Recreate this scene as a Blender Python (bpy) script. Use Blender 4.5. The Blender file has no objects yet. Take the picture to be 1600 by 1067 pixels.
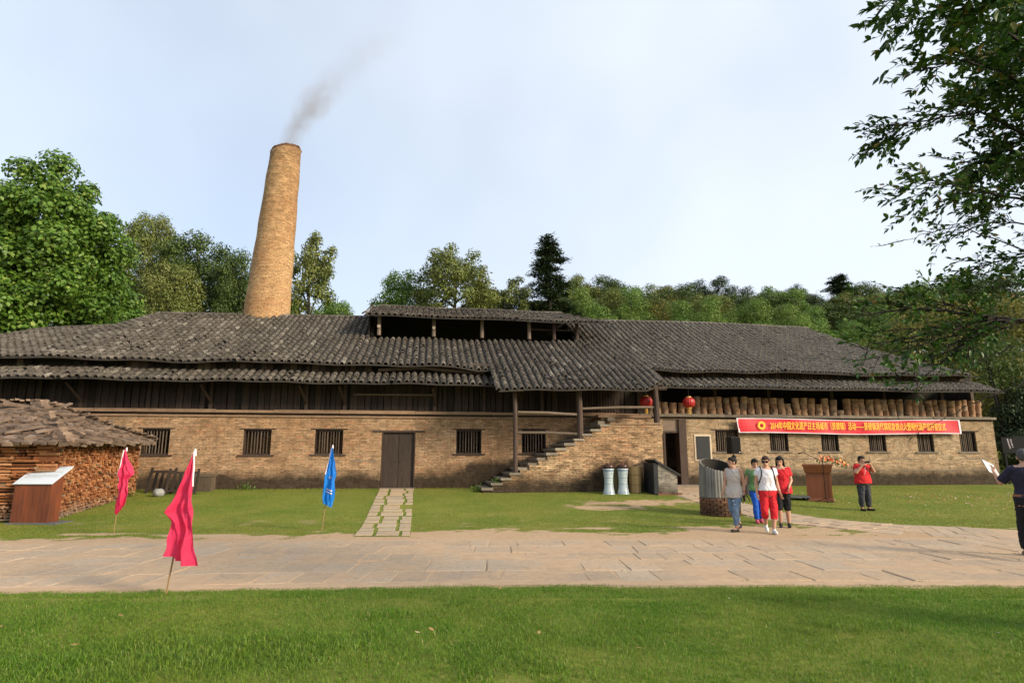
import bpy, bmesh, math, random
import numpy as np
from mathutils import Vector, Matrix, Euler

random.seed(7)
rng = np.random.default_rng(7)
SC = bpy.context.scene
COL = SC.collection

# ------------------------------------------------------------------ camera, sky, sun, exposure
CAM_H = 1.55
PITCH = math.atan(181.5 / 960.0)
cam_data = bpy.data.cameras.new('camera')
cam_data.sensor_width = 36.0
cam_data.lens = 21.6
cam_data.clip_start = 0.05
cam_data.clip_end = 3000
cam = bpy.data.objects.new('camera', cam_data)
cam.location = (0, 0, CAM_H)
cam.rotation_euler = (math.pi / 2 + PITCH, 0, 0)
COL.objects.link(cam)
SC.camera = cam

SUN_DIR = Vector((0.83, -0.50, 0.41)).normalized()      # towards the sun: low, behind the camera on the right
SUN_EL = math.asin(SUN_DIR.z)
SUN_AZ = math.atan2(SUN_DIR.x, SUN_DIR.y)
world = bpy.data.worlds.new('World')
SC.world = world
world.use_nodes = True
wn = world.node_tree
wn.nodes.clear()
w_out = wn.nodes.new('ShaderNodeOutputWorld')
w_bg = wn.nodes.new('ShaderNodeBackground')
w_sky = wn.nodes.new('ShaderNodeTexSky')
w_sky.sky_type = 'NISHITA'
w_sky.sun_disc = False
w_sky.sun_elevation = SUN_EL
w_sky.sun_rotation = SUN_AZ
w_sky.air_density = 1.0
w_sky.dust_density = 3.5
w_sky.ozone_density = 2.0
# thin, uneven high haze: the sky colour pulled towards white, a little more in soft patches
w_mix = wn.nodes.new('ShaderNodeMixRGB')
w_hsv = wn.nodes.new('ShaderNodeHueSaturation')
w_hsv.inputs['Saturation'].default_value = 0.95
w_hsv.inputs['Value'].default_value = 1.0
w_tc = wn.nodes.new('ShaderNodeTexCoord')
w_ns = wn.nodes.new('ShaderNodeTexNoise')
w_ns.inputs['Scale'].default_value = 1.25
w_ns.inputs['Detail'].default_value = 4.0
w_rp = wn.nodes.new('ShaderNodeValToRGB')
w_rp.color_ramp.elements[0].position = 0.28
w_rp.color_ramp.elements[0].color = (0.42, 0.42, 0.42, 1)
w_rp.color_ramp.elements[1].position = 0.68
w_rp.color_ramp.elements[1].color = (0.88, 0.88, 0.88, 1)
w_mix.inputs[2].default_value = (4.15, 4.5, 4.95, 1)
wn.links.new(w_sky.outputs[0], w_hsv.inputs['Color'])
w_mp = wn.nodes.new('ShaderNodeMapping')
w_mp.inputs['Location'].default_value = (4.4, 0.6, 7.0)
w_mp.inputs['Rotation'].default_value = (0, 0, -0.35)
wn.links.new(w_tc.outputs['Generated'], w_mp.inputs['Vector'])
wn.links.new(w_mp.outputs[0], w_ns.inputs['Vector'])
wn.links.new(w_ns.outputs['Fac'], w_rp.inputs[0])
wn.links.new(w_rp.outputs[0], w_mix.inputs[0])
wn.links.new(w_hsv.outputs[0], w_mix.inputs[1])
wn.links.new(w_mix.outputs[0], w_bg.inputs['Color'])
w_bg.inputs['Strength'].default_value = 0.118
wn.links.new(w_bg.outputs[0], w_out.inputs[0])

sun_data = bpy.data.lights.new('sun', 'SUN')
sun_data.energy = 2.4
sun_data.angle = math.radians(14.0)
sun_data.color = (1.0, 0.86, 0.66)
sun = bpy.data.objects.new('sun', sun_data)
sun.rotation_euler = SUN_DIR.to_track_quat('Z', 'Y').to_euler()
COL.objects.link(sun)

SC.view_settings.view_transform = 'Standard'
SC.view_settings.look = 'None'
SC.view_settings.gamma = 1.0
SC.view_settings.exposure = 1.0
SC.view_settings.use_curve_mapping = False
SC.render.engine = 'CYCLES'
SC.cycles.max_bounces = 6
SC.cycles.transparent_max_bounces = 8
SC.cycles.volume_bounces = 1
SC.cycles.volume_step_rate = 1.0
SC.cycles.use_denoising = True

# ------------------------------------------------------------------ measuring helpers
F = 960.0
CP, SP = math.cos(PITCH), math.sin(PITCH)
A = np.array([-10.9, 22.7])                 # a point at the foot of the workshop's front wall
YAW = math.radians(8.0)
DU = np.array([math.cos(YAW), math.sin(YAW)])
DV = np.array([-math.sin(YAW), math.cos(YAW)])

def at(x, y, Y):
    """the world point at distance Y whose direction was measured at (x, y)"""
    a = (x - 800.0) / F; b = -(y - 533.5) / F
    r = Vector((a, CP - b * SP, SP + b * CP))
    return Vector((0, 0, CAM_H)) + r * (Y / r.y)

def uvw(u, v, w=0.0):
    q = A + u * DU + v * DV
    return Vector((q[0], q[1], w))

def ground_z(X, Y):
    """lawn level: flat by the road, rising gently to the wall, a hill behind the workshop"""
    X = np.asarray(X, float); Y = np.asarray(Y, float)
    v = (X - A[0]) * DV[0] + (Y - A[1]) * DV[1]
    t = np.clip((v + 8.5) / 7.5, 0, 1)
    z = 0.42 * (0.35 * t * t * (3 - 2 * t) + 0.65 * t)
    z = z + np.interp(Y, [40, 43, 48, 55, 62, 75, 95, 150, 700], [0, 0.6, 4.2, 8.6, 11.0, 14.0, 17.0, 19.0, 19.0])
    k = np.clip((7.9 - Y) / 0.8, 0, 1)
    z = z + 0.025 * k
    return z

def gz(X, Y):
    return float(ground_z(X, Y))

# ------------------------------------------------------------------ mesh helpers
class MB:
    def __init__(self):
        self.v = []; self.f = []; self.m = []
    def add(self, vs, fs, mi=0):
        o = len(self.v)
        self.v.extend([tuple(p) for p in vs])
        for q in fs:
            self.f.append(tuple(i + o for i in q)); self.m.append(mi)
        return self
    def box(self, x0, x1, y0, y1, z0, z1, mi=0):
        vs = [(x0,y0,z0),(x1,y0,z0),(x1,y1,z0),(x0,y1,z0),(x0,y0,z1),(x1,y0,z1),(x1,y1,z1),(x0,y1,z1)]
        return self.add(vs, [(3,2,1,0),(4,5,6,7),(0,1,5,4),(1,2,6,5),(2,3,7,6),(3,0,4,7)], mi)
    def hexa(self, vs, mi=0):
        return self.add(vs, [(3,2,1,0),(4,5,6,7),(0,1,5,4),(1,2,6,5),(2,3,7,6),(3,0,4,7)], mi)
    def obox(self, c, s, M=None, mi=0):
        hx, hy, hz = s[0]/2, s[1]/2, s[2]/2
        vs = [Vector(p) for p in [(-hx,-hy,-hz),(hx,-hy,-hz),(hx,hy,-hz),(-hx,hy,-hz),(-hx,-hy,hz),(hx,-hy,hz),(hx,hy,hz),(-hx,hy,hz)]]
        if M is not None: vs = [M @ p for p in vs]
        return self.hexa([p + Vector(c) for p in vs], mi)
    def tube(self, pts, rad, n=8, mi=0, caps=True, squash=None):
        pts = [Vector(p) for p in pts]
        if not hasattr(rad, '__len__'): rad = [rad] * len(pts)
        rings = []
        up0 = None
        for i, p in enumerate(pts):
            d = (pts[min(i+1, len(pts)-1)] - pts[max(i-1, 0)])
            if d.length < 1e-9: d = Vector((0,0,1))
            d.normalize()
            if up0 is None:
                a = Vector((1,0,0)) if abs(d.x) < 0.8 else Vector((0,1,0))
            else:
                a = up0
            a = (a - d * a.dot(d)).normalized(); up0 = a
            b = d.cross(a)
            rings.append([p + (a * math.cos(2*math.pi*k/n) + b * math.sin(2*math.pi*k/n)) * rad[i] for k in range(n)])
        vs = [q for r in rings for q in r]
        fs = []
        for i in range(len(pts)-1):
            for k in range(n):
                k2 = (k+1) % n
                fs.append((i*n+k, i*n+k2, (i+1)*n+k2, (i+1)*n+k))
        if caps:
            fs.append(tuple(range(n-1, -1, -1)))
            fs.append(tuple((len(pts)-1)*n + k for k in range(n)))
        return self.add(vs, fs, mi)
    def lathe(self, prof, n=20, c=(0,0,0), mi=0, close=False):
        vs = []
        for r, z in prof:
            for k in range(n):
                a = 2*math.pi*k/n
                vs.append((c[0]+r*math.cos(a), c[1]+r*math.sin(a), c[2]+z))
        fs = []
        for i in range(len(prof)-1):
            for k in range(n):
                k2 = (k+1) % n
                fs.append((i*n+k, i*n+k2, (i+1)*n+k2, (i+1)*n+k))
        if close:
            fs.append(tuple(range(n-1, -1, -1)))
            fs.append(tuple((len(prof)-1)*n+k for k in range(n)))
        return self.add(vs, fs, mi)
    def build(self, name, mats, parent=None, smooth=False):
        me = bpy.data.meshes.new(name)
        me.from_pydata(self.v, [], self.f)
        if not isinstance(mats, (list, tuple)): mats = [mats]
        for mm in mats: me.materials.append(mm)
        if len(mats) > 1: me.polygons.foreach_set('material_index', self.m)
        if smooth: me.polygons.foreach_set('use_smooth', [True] * len(me.polygons))
        me.update()
        return link(name, me, parent)

def link(name, me, parent=None):
    o = bpy.data.objects.new(name, me)
    COL.objects.link(o)
    if parent is not None: o.parent = parent
    return o

def np_mesh(name, verts, faces, mat, smooth=False):
    """mesh data from numpy arrays; faces all triangles or all quads"""
    me = bpy.data.meshes.new(name)
    nv, nf, k = len(verts), len(faces), faces.shape[1]
    me.vertices.add(nv); me.vertices.foreach_set('co', np.asarray(verts, np.float32).ravel())
    me.loops.add(nf * k); me.loops.foreach_set('vertex_index', np.asarray(faces, np.int32).ravel())
    me.polygons.add(nf)
    me.polygons.foreach_set('loop_start', np.arange(0, nf * k, k, dtype=np.int32))
    me.polygons.foreach_set('loop_total', np.full(nf, k, np.int32))
    if smooth: me.polygons.foreach_set('use_smooth', np.ones(nf, bool))
    me.materials.append(mat)
    me.update(calc_edges=True)
    return me

def empty(name, loc=(0,0,0), rz=0.0):
    o = bpy.data.objects.new(name, None)
    o.empty_display_size = 0.2
    o.location = loc; o.rotation_euler = (0, 0, rz)
    COL.objects.link(o)
    return o

def tag(o, label=None, cat=None, group=None, kind=None):
    if label: o['label'] = label
    if cat: o['category'] = cat
    if group: o['group'] = group
    if kind: o['kind'] = kind
    return o

ORD = ['first','second','third','fourth','fifth','sixth','seventh','eighth','ninth','tenth','eleventh','twelfth','thirteenth','fourteenth','fifteenth','sixteenth','seventeenth','eighteenth','nineteenth','twentieth']
TENS = {20:'twenty', 30:'thirty', 40:'forty', 50:'fifty', 60:'sixty'}
def ordinal(i):
    """1 -> first, 23 -> twenty-third"""
    if i <= 20: return ORD[i-1]
    t, r = (i // 10) * 10, i % 10
    return TENS[t][:-1] + 'ieth' if r == 0 else TENS[t] + '-' + ORD[r-1]

# ------------------------------------------------------------------ material helpers
class NT:
    def __init__(self, name):
        self.mat = bpy.data.materials.new(name)
        self.mat.use_nodes = True
        self.t = self.mat.node_tree
        self.t.nodes.clear()
        self.out = self.n('ShaderNodeOutputMaterial')
        self.b = self.n('ShaderNodeBsdfPrincipled')
        self.l(self.b.outputs[0], self.out.inputs[0])
    def n(self, typ, **kw):
        nd = self.t.nodes.new(typ)
        for k, v in kw.items(): setattr(nd, k, v)
        return nd
    def l(self, a, b): self.t.links.new(a, b)
    def obj(self): return self.n('ShaderNodeTexCoord').outputs['Object']
    def mapping(self, vec, scale=(1,1,1), rot=(0,0,0), loc=(0,0,0)):
        m = self.n('ShaderNodeMapping')
        m.inputs['Scale'].default_value = scale; m.inputs['Rotation'].default_value = rot; m.inputs['Location'].default_value = loc
        self.l(vec, m.inputs['Vector']); return m.outputs[0]
    def noise(self, vec, scale, detail=4, rough=0.55, dist=0.0):
        nd = self.n('ShaderNodeTexNoise')
        nd.inputs['Scale'].default_value = scale; nd.inputs['Detail'].default_value = detail
        nd.inputs['Roughness'].default_value = rough; nd.inputs['Distortion'].default_value = dist
        if vec is not None: self.l(vec, nd.inputs['Vector'])
        return nd.outputs['Fac']
    def ramp(self, fac, stops):
        r = self.n('ShaderNodeValToRGB')
        el = r.color_ramp.elements
        while len(el) < len(stops): el.new(0.5)
        for e, (p, c) in zip(el, stops):
            e.position = p
            e.color = (c, c, c, 1) if not hasattr(c, '__len__') else (c[0], c[1], c[2], 1)
        self.l(fac, r.inputs[0]); return r.outputs[0]
    def mix(self, fac, a, b, mode='MIX'):
        m = self.n('ShaderNodeMixRGB', blend_type=mode)
        for i, x in ((0, fac), (1, a), (2, b)):
            if hasattr(x, 'links') or hasattr(x, 'is_linked'): self.l(x, m.inputs[i])
            elif hasattr(x, '__len__'): m.inputs[i].default_value = (x[0], x[1], x[2], 1)
            else: m.inputs[i].default_value = x if i == 0 else (x, x, x, 1)
        return m.outputs[0]
    def math(self, op, a, b=0.0, c=None):
        m = self.n('ShaderNodeMath', operation=op)
        for i, x in enumerate((a, b) if c is None else (a, b, c)):
            if hasattr(x, 'is_linked'): self.l(x, m.inputs[i])
            else: m.inputs[i].default_value = x
        return m.outputs[0]
    def rand(self):
        """a random number for each separate piece, whether island or object"""
        g = self.n('ShaderNodeNewGeometry').outputs['Random Per Island']
        o = self.n('ShaderNodeObjectInfo').outputs['Random']
        return self.math('FRACT', self.math('ADD', g, o))
    def sep(self, vec):
        s = self.n('ShaderNodeSeparateXYZ'); self.l(vec, s.inputs[0]); return s.outputs
    def comb(self, x, y, z=0.0):
        c = self.n('ShaderNodeCombineXYZ')
        for i, q in enumerate((x, y, z)):
            if hasattr(q, 'is_linked'): self.l(q, c.inputs[i])
            else: c.inputs[i].default_value = q
        return c.outputs[0]
    def bump(self, h, strength=0.4, dist=0.02):
        b = self.n('ShaderNodeBump')
        b.inputs['Strength'].default_value = strength; b.inputs['Distance'].default_value = dist
        self.l(h, b.inputs['Height']); self.l(b.outputs[0], self.b.inputs['Normal'])
    def color(self, c):
        if hasattr(c, 'is_linked'): self.l(c, self.b.inputs['Base Color'])
        else: self.b.inputs['Base Color'].default_value = (c[0], c[1], c[2], 1)
    def rough(self, r, spec=0.3):
        if hasattr(r, 'is_linked'): self.l(r, self.b.inputs['Roughness'])
        else: self.b.inputs['Roughness'].default_value = r
        self.b.inputs['Specular IOR Level'].default_value = spec

M = {}
def simple(name, c1, c2=None, scale=8.0, rough=0.7, bump=0.0, stretch=(1,1,1), per=0.0, spec=0.3, bdist=0.01):
    """two tones of noise with an optional brightness step for each separate piece"""
    t = NT(name)
    if c2 is None: c2 = tuple(x * 0.75 for x in c1)
    vec = t.mapping(t.obj(), stretch)
    nz = t.noise(vec, scale, 5, 0.6)
    c = t.mix(t.ramp(nz, [(0.3, 0.0), (0.7, 1.0)]), c1, c2)
    if per > 0:
        r = t.rand()
        g = t.ramp(r, [(0.0, 1 - per), (1.0, 1 + per)])
        c = t.mix(1.0, c, g, 'MULTIPLY')
    t.color(c); t.rough(rough, spec)
    if bump > 0: t.bump(nz, bump, bdist)
    M[name] = t.mat
    return t.mat

def brick_material(name, c1, c2, c3, mortar, mold=0.95, cyl=False, row=0.062, wide=0.25, moldcol=(0.020, 0.015, 0.010), stain=None, streak=False, blotch=1.0, contrast=1.0):
    t = NT(name)
    if cyl:
        vec = t.n('ShaderNodeUVMap').outputs[0]
        pos = t.obj()
        s = t.sep(pos)
        u2 = vec
    else:
        pos = t.obj()
        s = t.sep(pos)
        u2 = t.comb(t.math('ADD', s[0], s[1]), s[2])
    wob = t.noise(pos, 2.5, 2)
    u2 = t.mix(0.012, u2, t.comb(wob, wob))
    br = t.n('ShaderNodeTexBrick')
    br.offset = 0.5; br.squash = 1.0
    t.l(u2, br.inputs['Vector'])
    br.inputs['Color1'].default_value = (0, 0, 0, 1); br.inputs['Color2'].default_value = (1, 1, 1, 1)
    br.inputs['Mortar'].default_value = (0.5, 0.5, 0.5, 1)
    br.inputs['Scale'].default_value = 1.0; br.inputs['Mortar Size'].default_value = 0.009
    br.inputs['Mortar Smooth'].default_value = 0.15
    br.inputs['Brick Width'].default_value = wide; br.inputs['Row Height'].default_value = row
    big = t.noise(pos, 0.55, 4, 0.6)
    mid = t.noise(pos, 3.0, 5, 0.65)
    fine = t.noise(pos, 26.0, 3, 0.6)
    base = t.mix(t.ramp(big, [(0.38, 0.0), (0.62, 1.0)]), c1, c2)
    per = t.ramp(br.outputs['Color'], [(0.0, 1 - 0.5 * contrast), (0.25, 1 - 0.16 * contrast), (0.8, 1 + 0.10 * contrast), (1.0, 1 + 0.42 * contrast)])
    col = t.mix(0.8, base, per, 'MULTIPLY')
    red = t.ramp(br.outputs['Color'], [(0.80, 0.0), (0.84, 1.0), (0.88, 1.0), (0.9, 0.0)])
    col = t.mix(t.math('MULTIPLY', red, 0.5), col, c3)
    col = t.mix(t.ramp(mid, [(0.34, 0.70 * blotch), (0.52, 0.0)]), col, tuple(x * 0.38 for x in c1))
    col = t.mix(t.ramp(mid, [(0.60, 0.0), (0.72, 0.30 * blotch)]), col, tuple(min(0.8, x * 1.35) for x in c2))
    pit = t.noise(t.mapping(pos, (5.0, 5.0, 15.0)), 1.5, 3, 0.7)
    col = t.mix(t.ramp(pit, [(0.35, 0.92), (0.45, 0.0)]), col, tuple(x * 0.16 for x in c1))
    col = t.mix(t.ramp(fine, [(0.32, 0.45), (0.48, 0.0)]), col, tuple(x * 0.3 for x in c1))
    mf = br.outputs['Fac']
    lost = t.ramp(t.noise(pos, 7.0, 4, 0.7), [(0.35, 1.0), (0.65, 0.3)])
    col = t.mix(t.math('MULTIPLY', mf, lost), col, mortar)
    if streak:   # soot streaks that wind up the shaft
        st = t.noise(t.mapping(pos, (1.2, 1.2, 4.5), (0.25, 0.2, 0)), 2.6, 6, 0.75, 0.6)
        hi = t.ramp(t.math('DIVIDE', s[2], 11.0), [(0.15, 0.25), (0.9, 1.0)])
        col = t.mix(t.math('MULTIPLY', t.ramp(st, [(0.40, 0.0), (0.60, 0.85)]), hi), col, tuple(x * 0.32 for x in c1))
    if streak:
        soot = t.math('ADD', s[2], t.math('MULTIPLY', st, 1.2))
        col = t.mix(t.ramp(t.math('DIVIDE', soot, 14.0), [(0.76, 0.0), (0.86, 0.55)]), col, (0.10, 0.055, 0.03))
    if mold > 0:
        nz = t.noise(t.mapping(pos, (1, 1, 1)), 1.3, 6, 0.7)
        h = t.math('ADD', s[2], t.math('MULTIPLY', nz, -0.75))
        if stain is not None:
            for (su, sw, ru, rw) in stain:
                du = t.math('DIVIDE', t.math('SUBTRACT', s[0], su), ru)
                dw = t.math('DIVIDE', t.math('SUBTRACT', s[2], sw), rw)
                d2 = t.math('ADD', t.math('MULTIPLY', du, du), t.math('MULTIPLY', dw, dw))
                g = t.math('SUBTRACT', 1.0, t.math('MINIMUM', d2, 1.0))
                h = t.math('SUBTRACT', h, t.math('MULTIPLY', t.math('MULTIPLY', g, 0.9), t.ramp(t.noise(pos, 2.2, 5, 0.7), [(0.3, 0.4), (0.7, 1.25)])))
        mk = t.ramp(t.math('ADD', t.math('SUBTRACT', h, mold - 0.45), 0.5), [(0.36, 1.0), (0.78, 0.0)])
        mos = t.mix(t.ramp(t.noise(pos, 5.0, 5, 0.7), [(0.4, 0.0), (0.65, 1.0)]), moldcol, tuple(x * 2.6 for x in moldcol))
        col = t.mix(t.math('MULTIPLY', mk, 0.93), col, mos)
    t.color(col); t.rough(0.92, 0.15)
    hgt = t.mix(0.35, t.math('SUBTRACT', 1.0, mf), fine)
    t.bump(hgt, 0.7, 0.012)
    M[name] = t.mat
    return t.mat
# ------------------------------------------------------------------ materials
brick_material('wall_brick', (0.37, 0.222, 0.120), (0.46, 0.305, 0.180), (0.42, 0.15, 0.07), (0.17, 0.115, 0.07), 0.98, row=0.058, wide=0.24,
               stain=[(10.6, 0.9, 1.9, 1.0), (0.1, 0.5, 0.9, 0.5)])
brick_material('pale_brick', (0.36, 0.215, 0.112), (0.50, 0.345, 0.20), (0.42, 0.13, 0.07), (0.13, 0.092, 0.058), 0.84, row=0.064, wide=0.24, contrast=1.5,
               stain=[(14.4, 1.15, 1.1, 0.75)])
brick_material('east_brick', (0.37, 0.255, 0.150), (0.47, 0.345, 0.215), (0.42, 0.20, 0.105), (0.17, 0.13, 0.088), 1.0, row=0.058, wide=0.24)
brick_material('chimney_brick', (0.48, 0.275, 0.130), (0.61, 0.40, 0.20), (0.36, 0.14, 0.055), (0.20, 0.11, 0.05), 0.0, cyl=True, row=0.072, wide=0.27, streak=True, blotch=0.35, contrast=0.6)
brick_material('grey_brick', (0.20, 0.18, 0.15), (0.27, 0.24, 0.19), (0.27, 0.16, 0.11), (0.30, 0.27, 0.23), 0.50, row=0.07, wide=0.25)
brick_material('red_brick', (0.17, 0.075, 0.045), (0.22, 0.11, 0.065), (0.26, 0.09, 0.05), (0.16, 0.11, 0.075), 0.12, row=0.065, wide=0.2)
simple('dark_wood', (0.018, 0.012, 0.009), (0.044, 0.031, 0.023), 4.0, 0.8, 0.5, (6, 6, 0.6), 0.45)
simple('post_wood', (0.040, 0.024, 0.018), (0.075, 0.050, 0.037), 4.0, 0.75, 0.5, (6, 6, 0.6), 0.25)
simple('grey_wood', (0.11, 0.080, 0.058), (0.19, 0.145, 0.108), 5.0, 0.85, 0.5, (1, 6, 6), 0.3)
simple('slat_wood', (0.070, 0.050, 0.036), (0.125, 0.095, 0.070), 6.0, 0.85, 0.4, (6, 6, 0.8), 0.5)
simple('door_wood', (0.032, 0.019, 0.014), (0.062, 0.044, 0.033), 5.0, 0.75, 0.5, (7, 7, 0.5), 0.25)
simple('ledge_stone', (0.19, 0.120, 0.075), (0.29, 0.19, 0.12), 3.0, 0.9, 0.5, (1, 4, 4), 0.2)
simple('east_ledge', (0.13, 0.105, 0.08), (0.24, 0.20, 0.155), 5.0, 0.95, 0.6, (1, 3, 3), 0.2)
simple('step_stone', (0.17, 0.145, 0.11), (0.28, 0.235, 0.18), 5.0, 0.9, 0.5, (1, 1, 1), 0.3)
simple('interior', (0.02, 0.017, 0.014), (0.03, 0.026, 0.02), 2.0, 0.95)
simple('plaster', (0.50, 0.40, 0.28), (0.62, 0.51, 0.38), 4.0, 0.9, 0.2)
simple('slate', (0.013, 0.015, 0.016), (0.026, 0.028, 0.030), 12.0, 0.6, 0.2)
simple('iron', (0.02, 0.02, 0.022), (0.035, 0.033, 0.032), 20.0, 0.5)

def tile_material():
    t = NT('roof_tile')
    pos = t.obj()
    r = t.rand()
    c = t.ramp(r, [(0.0, (0.085, 0.070, 0.054)), (0.35, (0.115, 0.097, 0.076)), (0.80, (0.150, 0.128, 0.101)), (0.95, (0.195, 0.168, 0.134)), (1.0, (0.30, 0.265, 0.215))])
    big = t.noise(pos, 0.25, 3, 0.6)
    c = t.mix(1.0, c, t.ramp(big, [(0.3, 0.75), (0.7, 1.25)]), 'MULTIPLY')
    s = t.sep(pos)
    east = t.ramp(t.math('DIVIDE', t.math('ADD', s[0], 20.0), 52.0), [(0.62, 0.0), (0.80, 1.0)])
    c = t.mix(t.math('MULTIPLY', east, 0.55), c, (0.215, 0.187, 0.150))
    fn = t.noise(pos, 14.0, 5, 0.7)
    c = t.mix(t.ramp(fn, [(0.42, 0.65), (0.58, 0.0)]), c, (0.022, 0.020, 0.017))
    mo = t.noise(pos, 1.6, 5, 0.7)
    c = t.mix(t.ramp(mo, [(0.58, 0.0), (0.72, 0.55)]), c, (0.075, 0.075, 0.035))
    t.color(c); t.rough(0.9, 0.2); t.bump(fn, 0.5, 0.01)
    M['roof_tile'] = t.mat
tile_material()
simple('tile_bed', (0.032, 0.027, 0.021), (0.055, 0.046, 0.036), 6.0, 0.95)

# ------------------------------------------------------------------ the kiln workshop
W = empty('kiln_workshop', uvw(0, 0, 0), YAW)
tag(W, 'long old brick kiln workshop with sweeping grey tiled roofs and dark plank upper storey', 'building')
U0, U1 = -17.0, 32.35       # ends of the front wall
DEPTH = 13.0

def wall_holes(u0, u1, w0, w1, v0, v1, holes, mb=None, batter=0.0):
    """one wall slab in the plane of the front, pierced by rectangular openings (u0, u1, w0, w1)"""
    us = sorted({u0, u1} | {x for h in holes for x in h[:2] if u0 < x < u1})
    ws = sorted({w0, w1} | {x for h in holes for x in h[2:] if w0 < x < w1})
    # extra cuts keep the cells small
    us2 = []
    for a, b in zip(us, us[1:]):
        n = max(1, int((b - a) / 2.0)); us2 += [a + (b - a) * i / n for i in range(n)]
    us = us2 + [us[-1]]
    def solid(i, j):
        if i < 0 or j < 0 or i >= len(us)-1 or j >= len(ws)-1: return False
        cu, cw = (us[i]+us[i+1])/2, (ws[j]+ws[j+1])/2
        return not any(h[0] < cu < h[1] and h[2] < cw < h[3] for h in holes)
    mb = mb or MB()
    for i in range(len(us)-1):
        for j in range(len(ws)-1):
            if not solid(i, j): continue
            a, b, c, d = us[i], us[i+1], ws[j], ws[j+1]
            mb.add([(a,v0,c),(b,v0,c),(b,v0,d),(a,v0,d)], [(0,1,2,3)])
            mb.add([(a,v1,c),(b,v1,c),(b,v1,d),(a,v1,d)], [(3,2,1,0)])
            if not solid(i-1, j): mb.add([(a,v0,c),(a,v1,c),(a,v1,d),(a,v0,d)], [(3,2,1,0)])
            if not solid(i+1, j): mb.add([(b,v0,c),(b,v1,c),(b,v1,d),(b,v0,d)], [(0,1,2,3)])
            if not solid(i, j-1): mb.add([(a,v0,c),(b,v0,c),(b,v1,c),(a,v1,c)], [(3,2,1,0)])
            if not solid(i, j+1): mb.add([(a,v0,d),(b,v0,d),(b,v1,d),(a,v1,d)], [(0,1,2,3)])
    return mb

WINS_W = [(-2.45, -1.50, 1.66, 2.57), (1.03, 2.02, 1.66, 2.57), (3.58, 4.60, 1.68, 2.58), (8.84, 9.81, 1.70, 2.61), (11.39, 12.35, 1.73, 2.62)]
WINS_E = [(19.40, 20.42, 1.79, 2.65), (21.78, 22.60, 1.81, 2.62), (24.08, 24.88, 1.81, 2.62), (26.27, 27.07, 1.81, 2.62), (28.56, 29.34, 1.80, 2.62), (30.61, 31.41, 1.80, 2.66)]
DOOR_W = (6.05, 7.29, 0.30, 2.50)
DOOR_E = (17.17, 18.17, 0.30, 3.09)
TOPW = 3.12
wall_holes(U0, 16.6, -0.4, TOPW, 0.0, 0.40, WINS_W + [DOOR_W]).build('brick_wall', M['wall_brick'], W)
wall_holes(16.6, U1, -0.4, TOPW, 0.0, 0.40, WINS_E + [DOOR_E]).build('brick_wall', M['east_brick'], W)
# side and back walls, floor
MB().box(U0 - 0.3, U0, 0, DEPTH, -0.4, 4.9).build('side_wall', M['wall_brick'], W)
MB().box(U1 - 0.4, U1, 0.40, DEPTH, -0.4, TOPW).build('side_wall', M['east_brick'], W)
MB().box(U1 - 0.55, U1 - 0.42, 0.40, DEPTH, TOPW - 0.02, 4.95).build('side_wall', M['dark_wood'], W)
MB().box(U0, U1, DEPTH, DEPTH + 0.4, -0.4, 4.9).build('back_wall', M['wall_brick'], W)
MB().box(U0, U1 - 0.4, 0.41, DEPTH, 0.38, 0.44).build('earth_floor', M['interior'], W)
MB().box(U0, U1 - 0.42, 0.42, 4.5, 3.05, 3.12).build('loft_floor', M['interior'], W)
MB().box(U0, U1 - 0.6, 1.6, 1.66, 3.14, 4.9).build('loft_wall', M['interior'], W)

# ledge: a coping with a course below it coloured dark as its shadow, in lengths of uneven stone
def coping(u0, u1, mat, step, proud, rnd):
    u = u0
    while u < u1 - 0.05:
        L = min(step * rnd.uniform(0.7, 1.5), u1 - u)
        z = 3.30 + rnd.uniform(-0.02, 0.012)
        MB().box(u, u + L - 0.012, -proud - rnd.uniform(0, 0.02), 0.46, 3.185, z).build('coping_stone', mat, W)
        u += L
rl = random.Random(3)
coping(U0, 16.2, M['ledge_stone'], 2.2, 0.10, rl)
coping(16.2, U1 + 0.08, M['east_ledge'], 1.0, 0.13, rl)
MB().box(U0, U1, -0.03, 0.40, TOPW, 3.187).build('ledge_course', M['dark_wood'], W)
MB().box(U0, 16.2, -0.055, -0.001, 3.035, 3.085).build('ledge_course', M['ledge_stone'], W)
# projecting string courses of the east wall
for (a, b, z) in ((18.9, 32.2, 1.50), (20.6, 31.8, 1.02), (-1.0, 5.9, 1.42)):
    u = a
    while u < b:
        L = rl.uniform(0.8, 2.6)
        if rl.random() < 0.6:
            MB().box(u, min(b, u + L), -0.012, -0.002, z, z + 0.035).build('string_course', M['east_ledge'], W)
        u += L

# windows: timber frame, sill and upright bars
def window(h, nb, seed, sillmat):
    a, b, c, d = h
    win = MB()
    win.box(a, a + 0.05, 0.06, 0.16, c, d); win.box(b - 0.05, b, 0.06, 0.16, c, d)
    win.box(a + 0.05, b - 0.05, 0.06, 0.16, d - 0.05, d); win.box(a + 0.05, b - 0.05, 0.06, 0.16, c, c + 0.05)
    w = win.build('window', M['dark_wood'], W)
    r = random.Random(seed)
    for i in range(nb):
        x = a + 0.05 + (b - a - 0.1) * (i + 1) / (nb + 1) + r.uniform(-0.012, 0.012)
        MB().box(x - 0.015, x + 0.015, 0.085, 0.12, c + 0.05, d - 0.05).build('bar', M['slat_wood'], w)
    MB().box(a - 0.14, b + 0.14, -0.05, 0.058, c - 0.055, c - 0.002).build('sill', sillmat, w)
    MB().box(a - 0.16, b + 0.16, -0.012, 0.058, d + 0.003, d + 0.045).build('lintel', M['dark_wood'], w)
    return w
for i, h in enumerate(WINS_W): window(h, 7 if i != 2 else 8, i, M['post_wood'])
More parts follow.
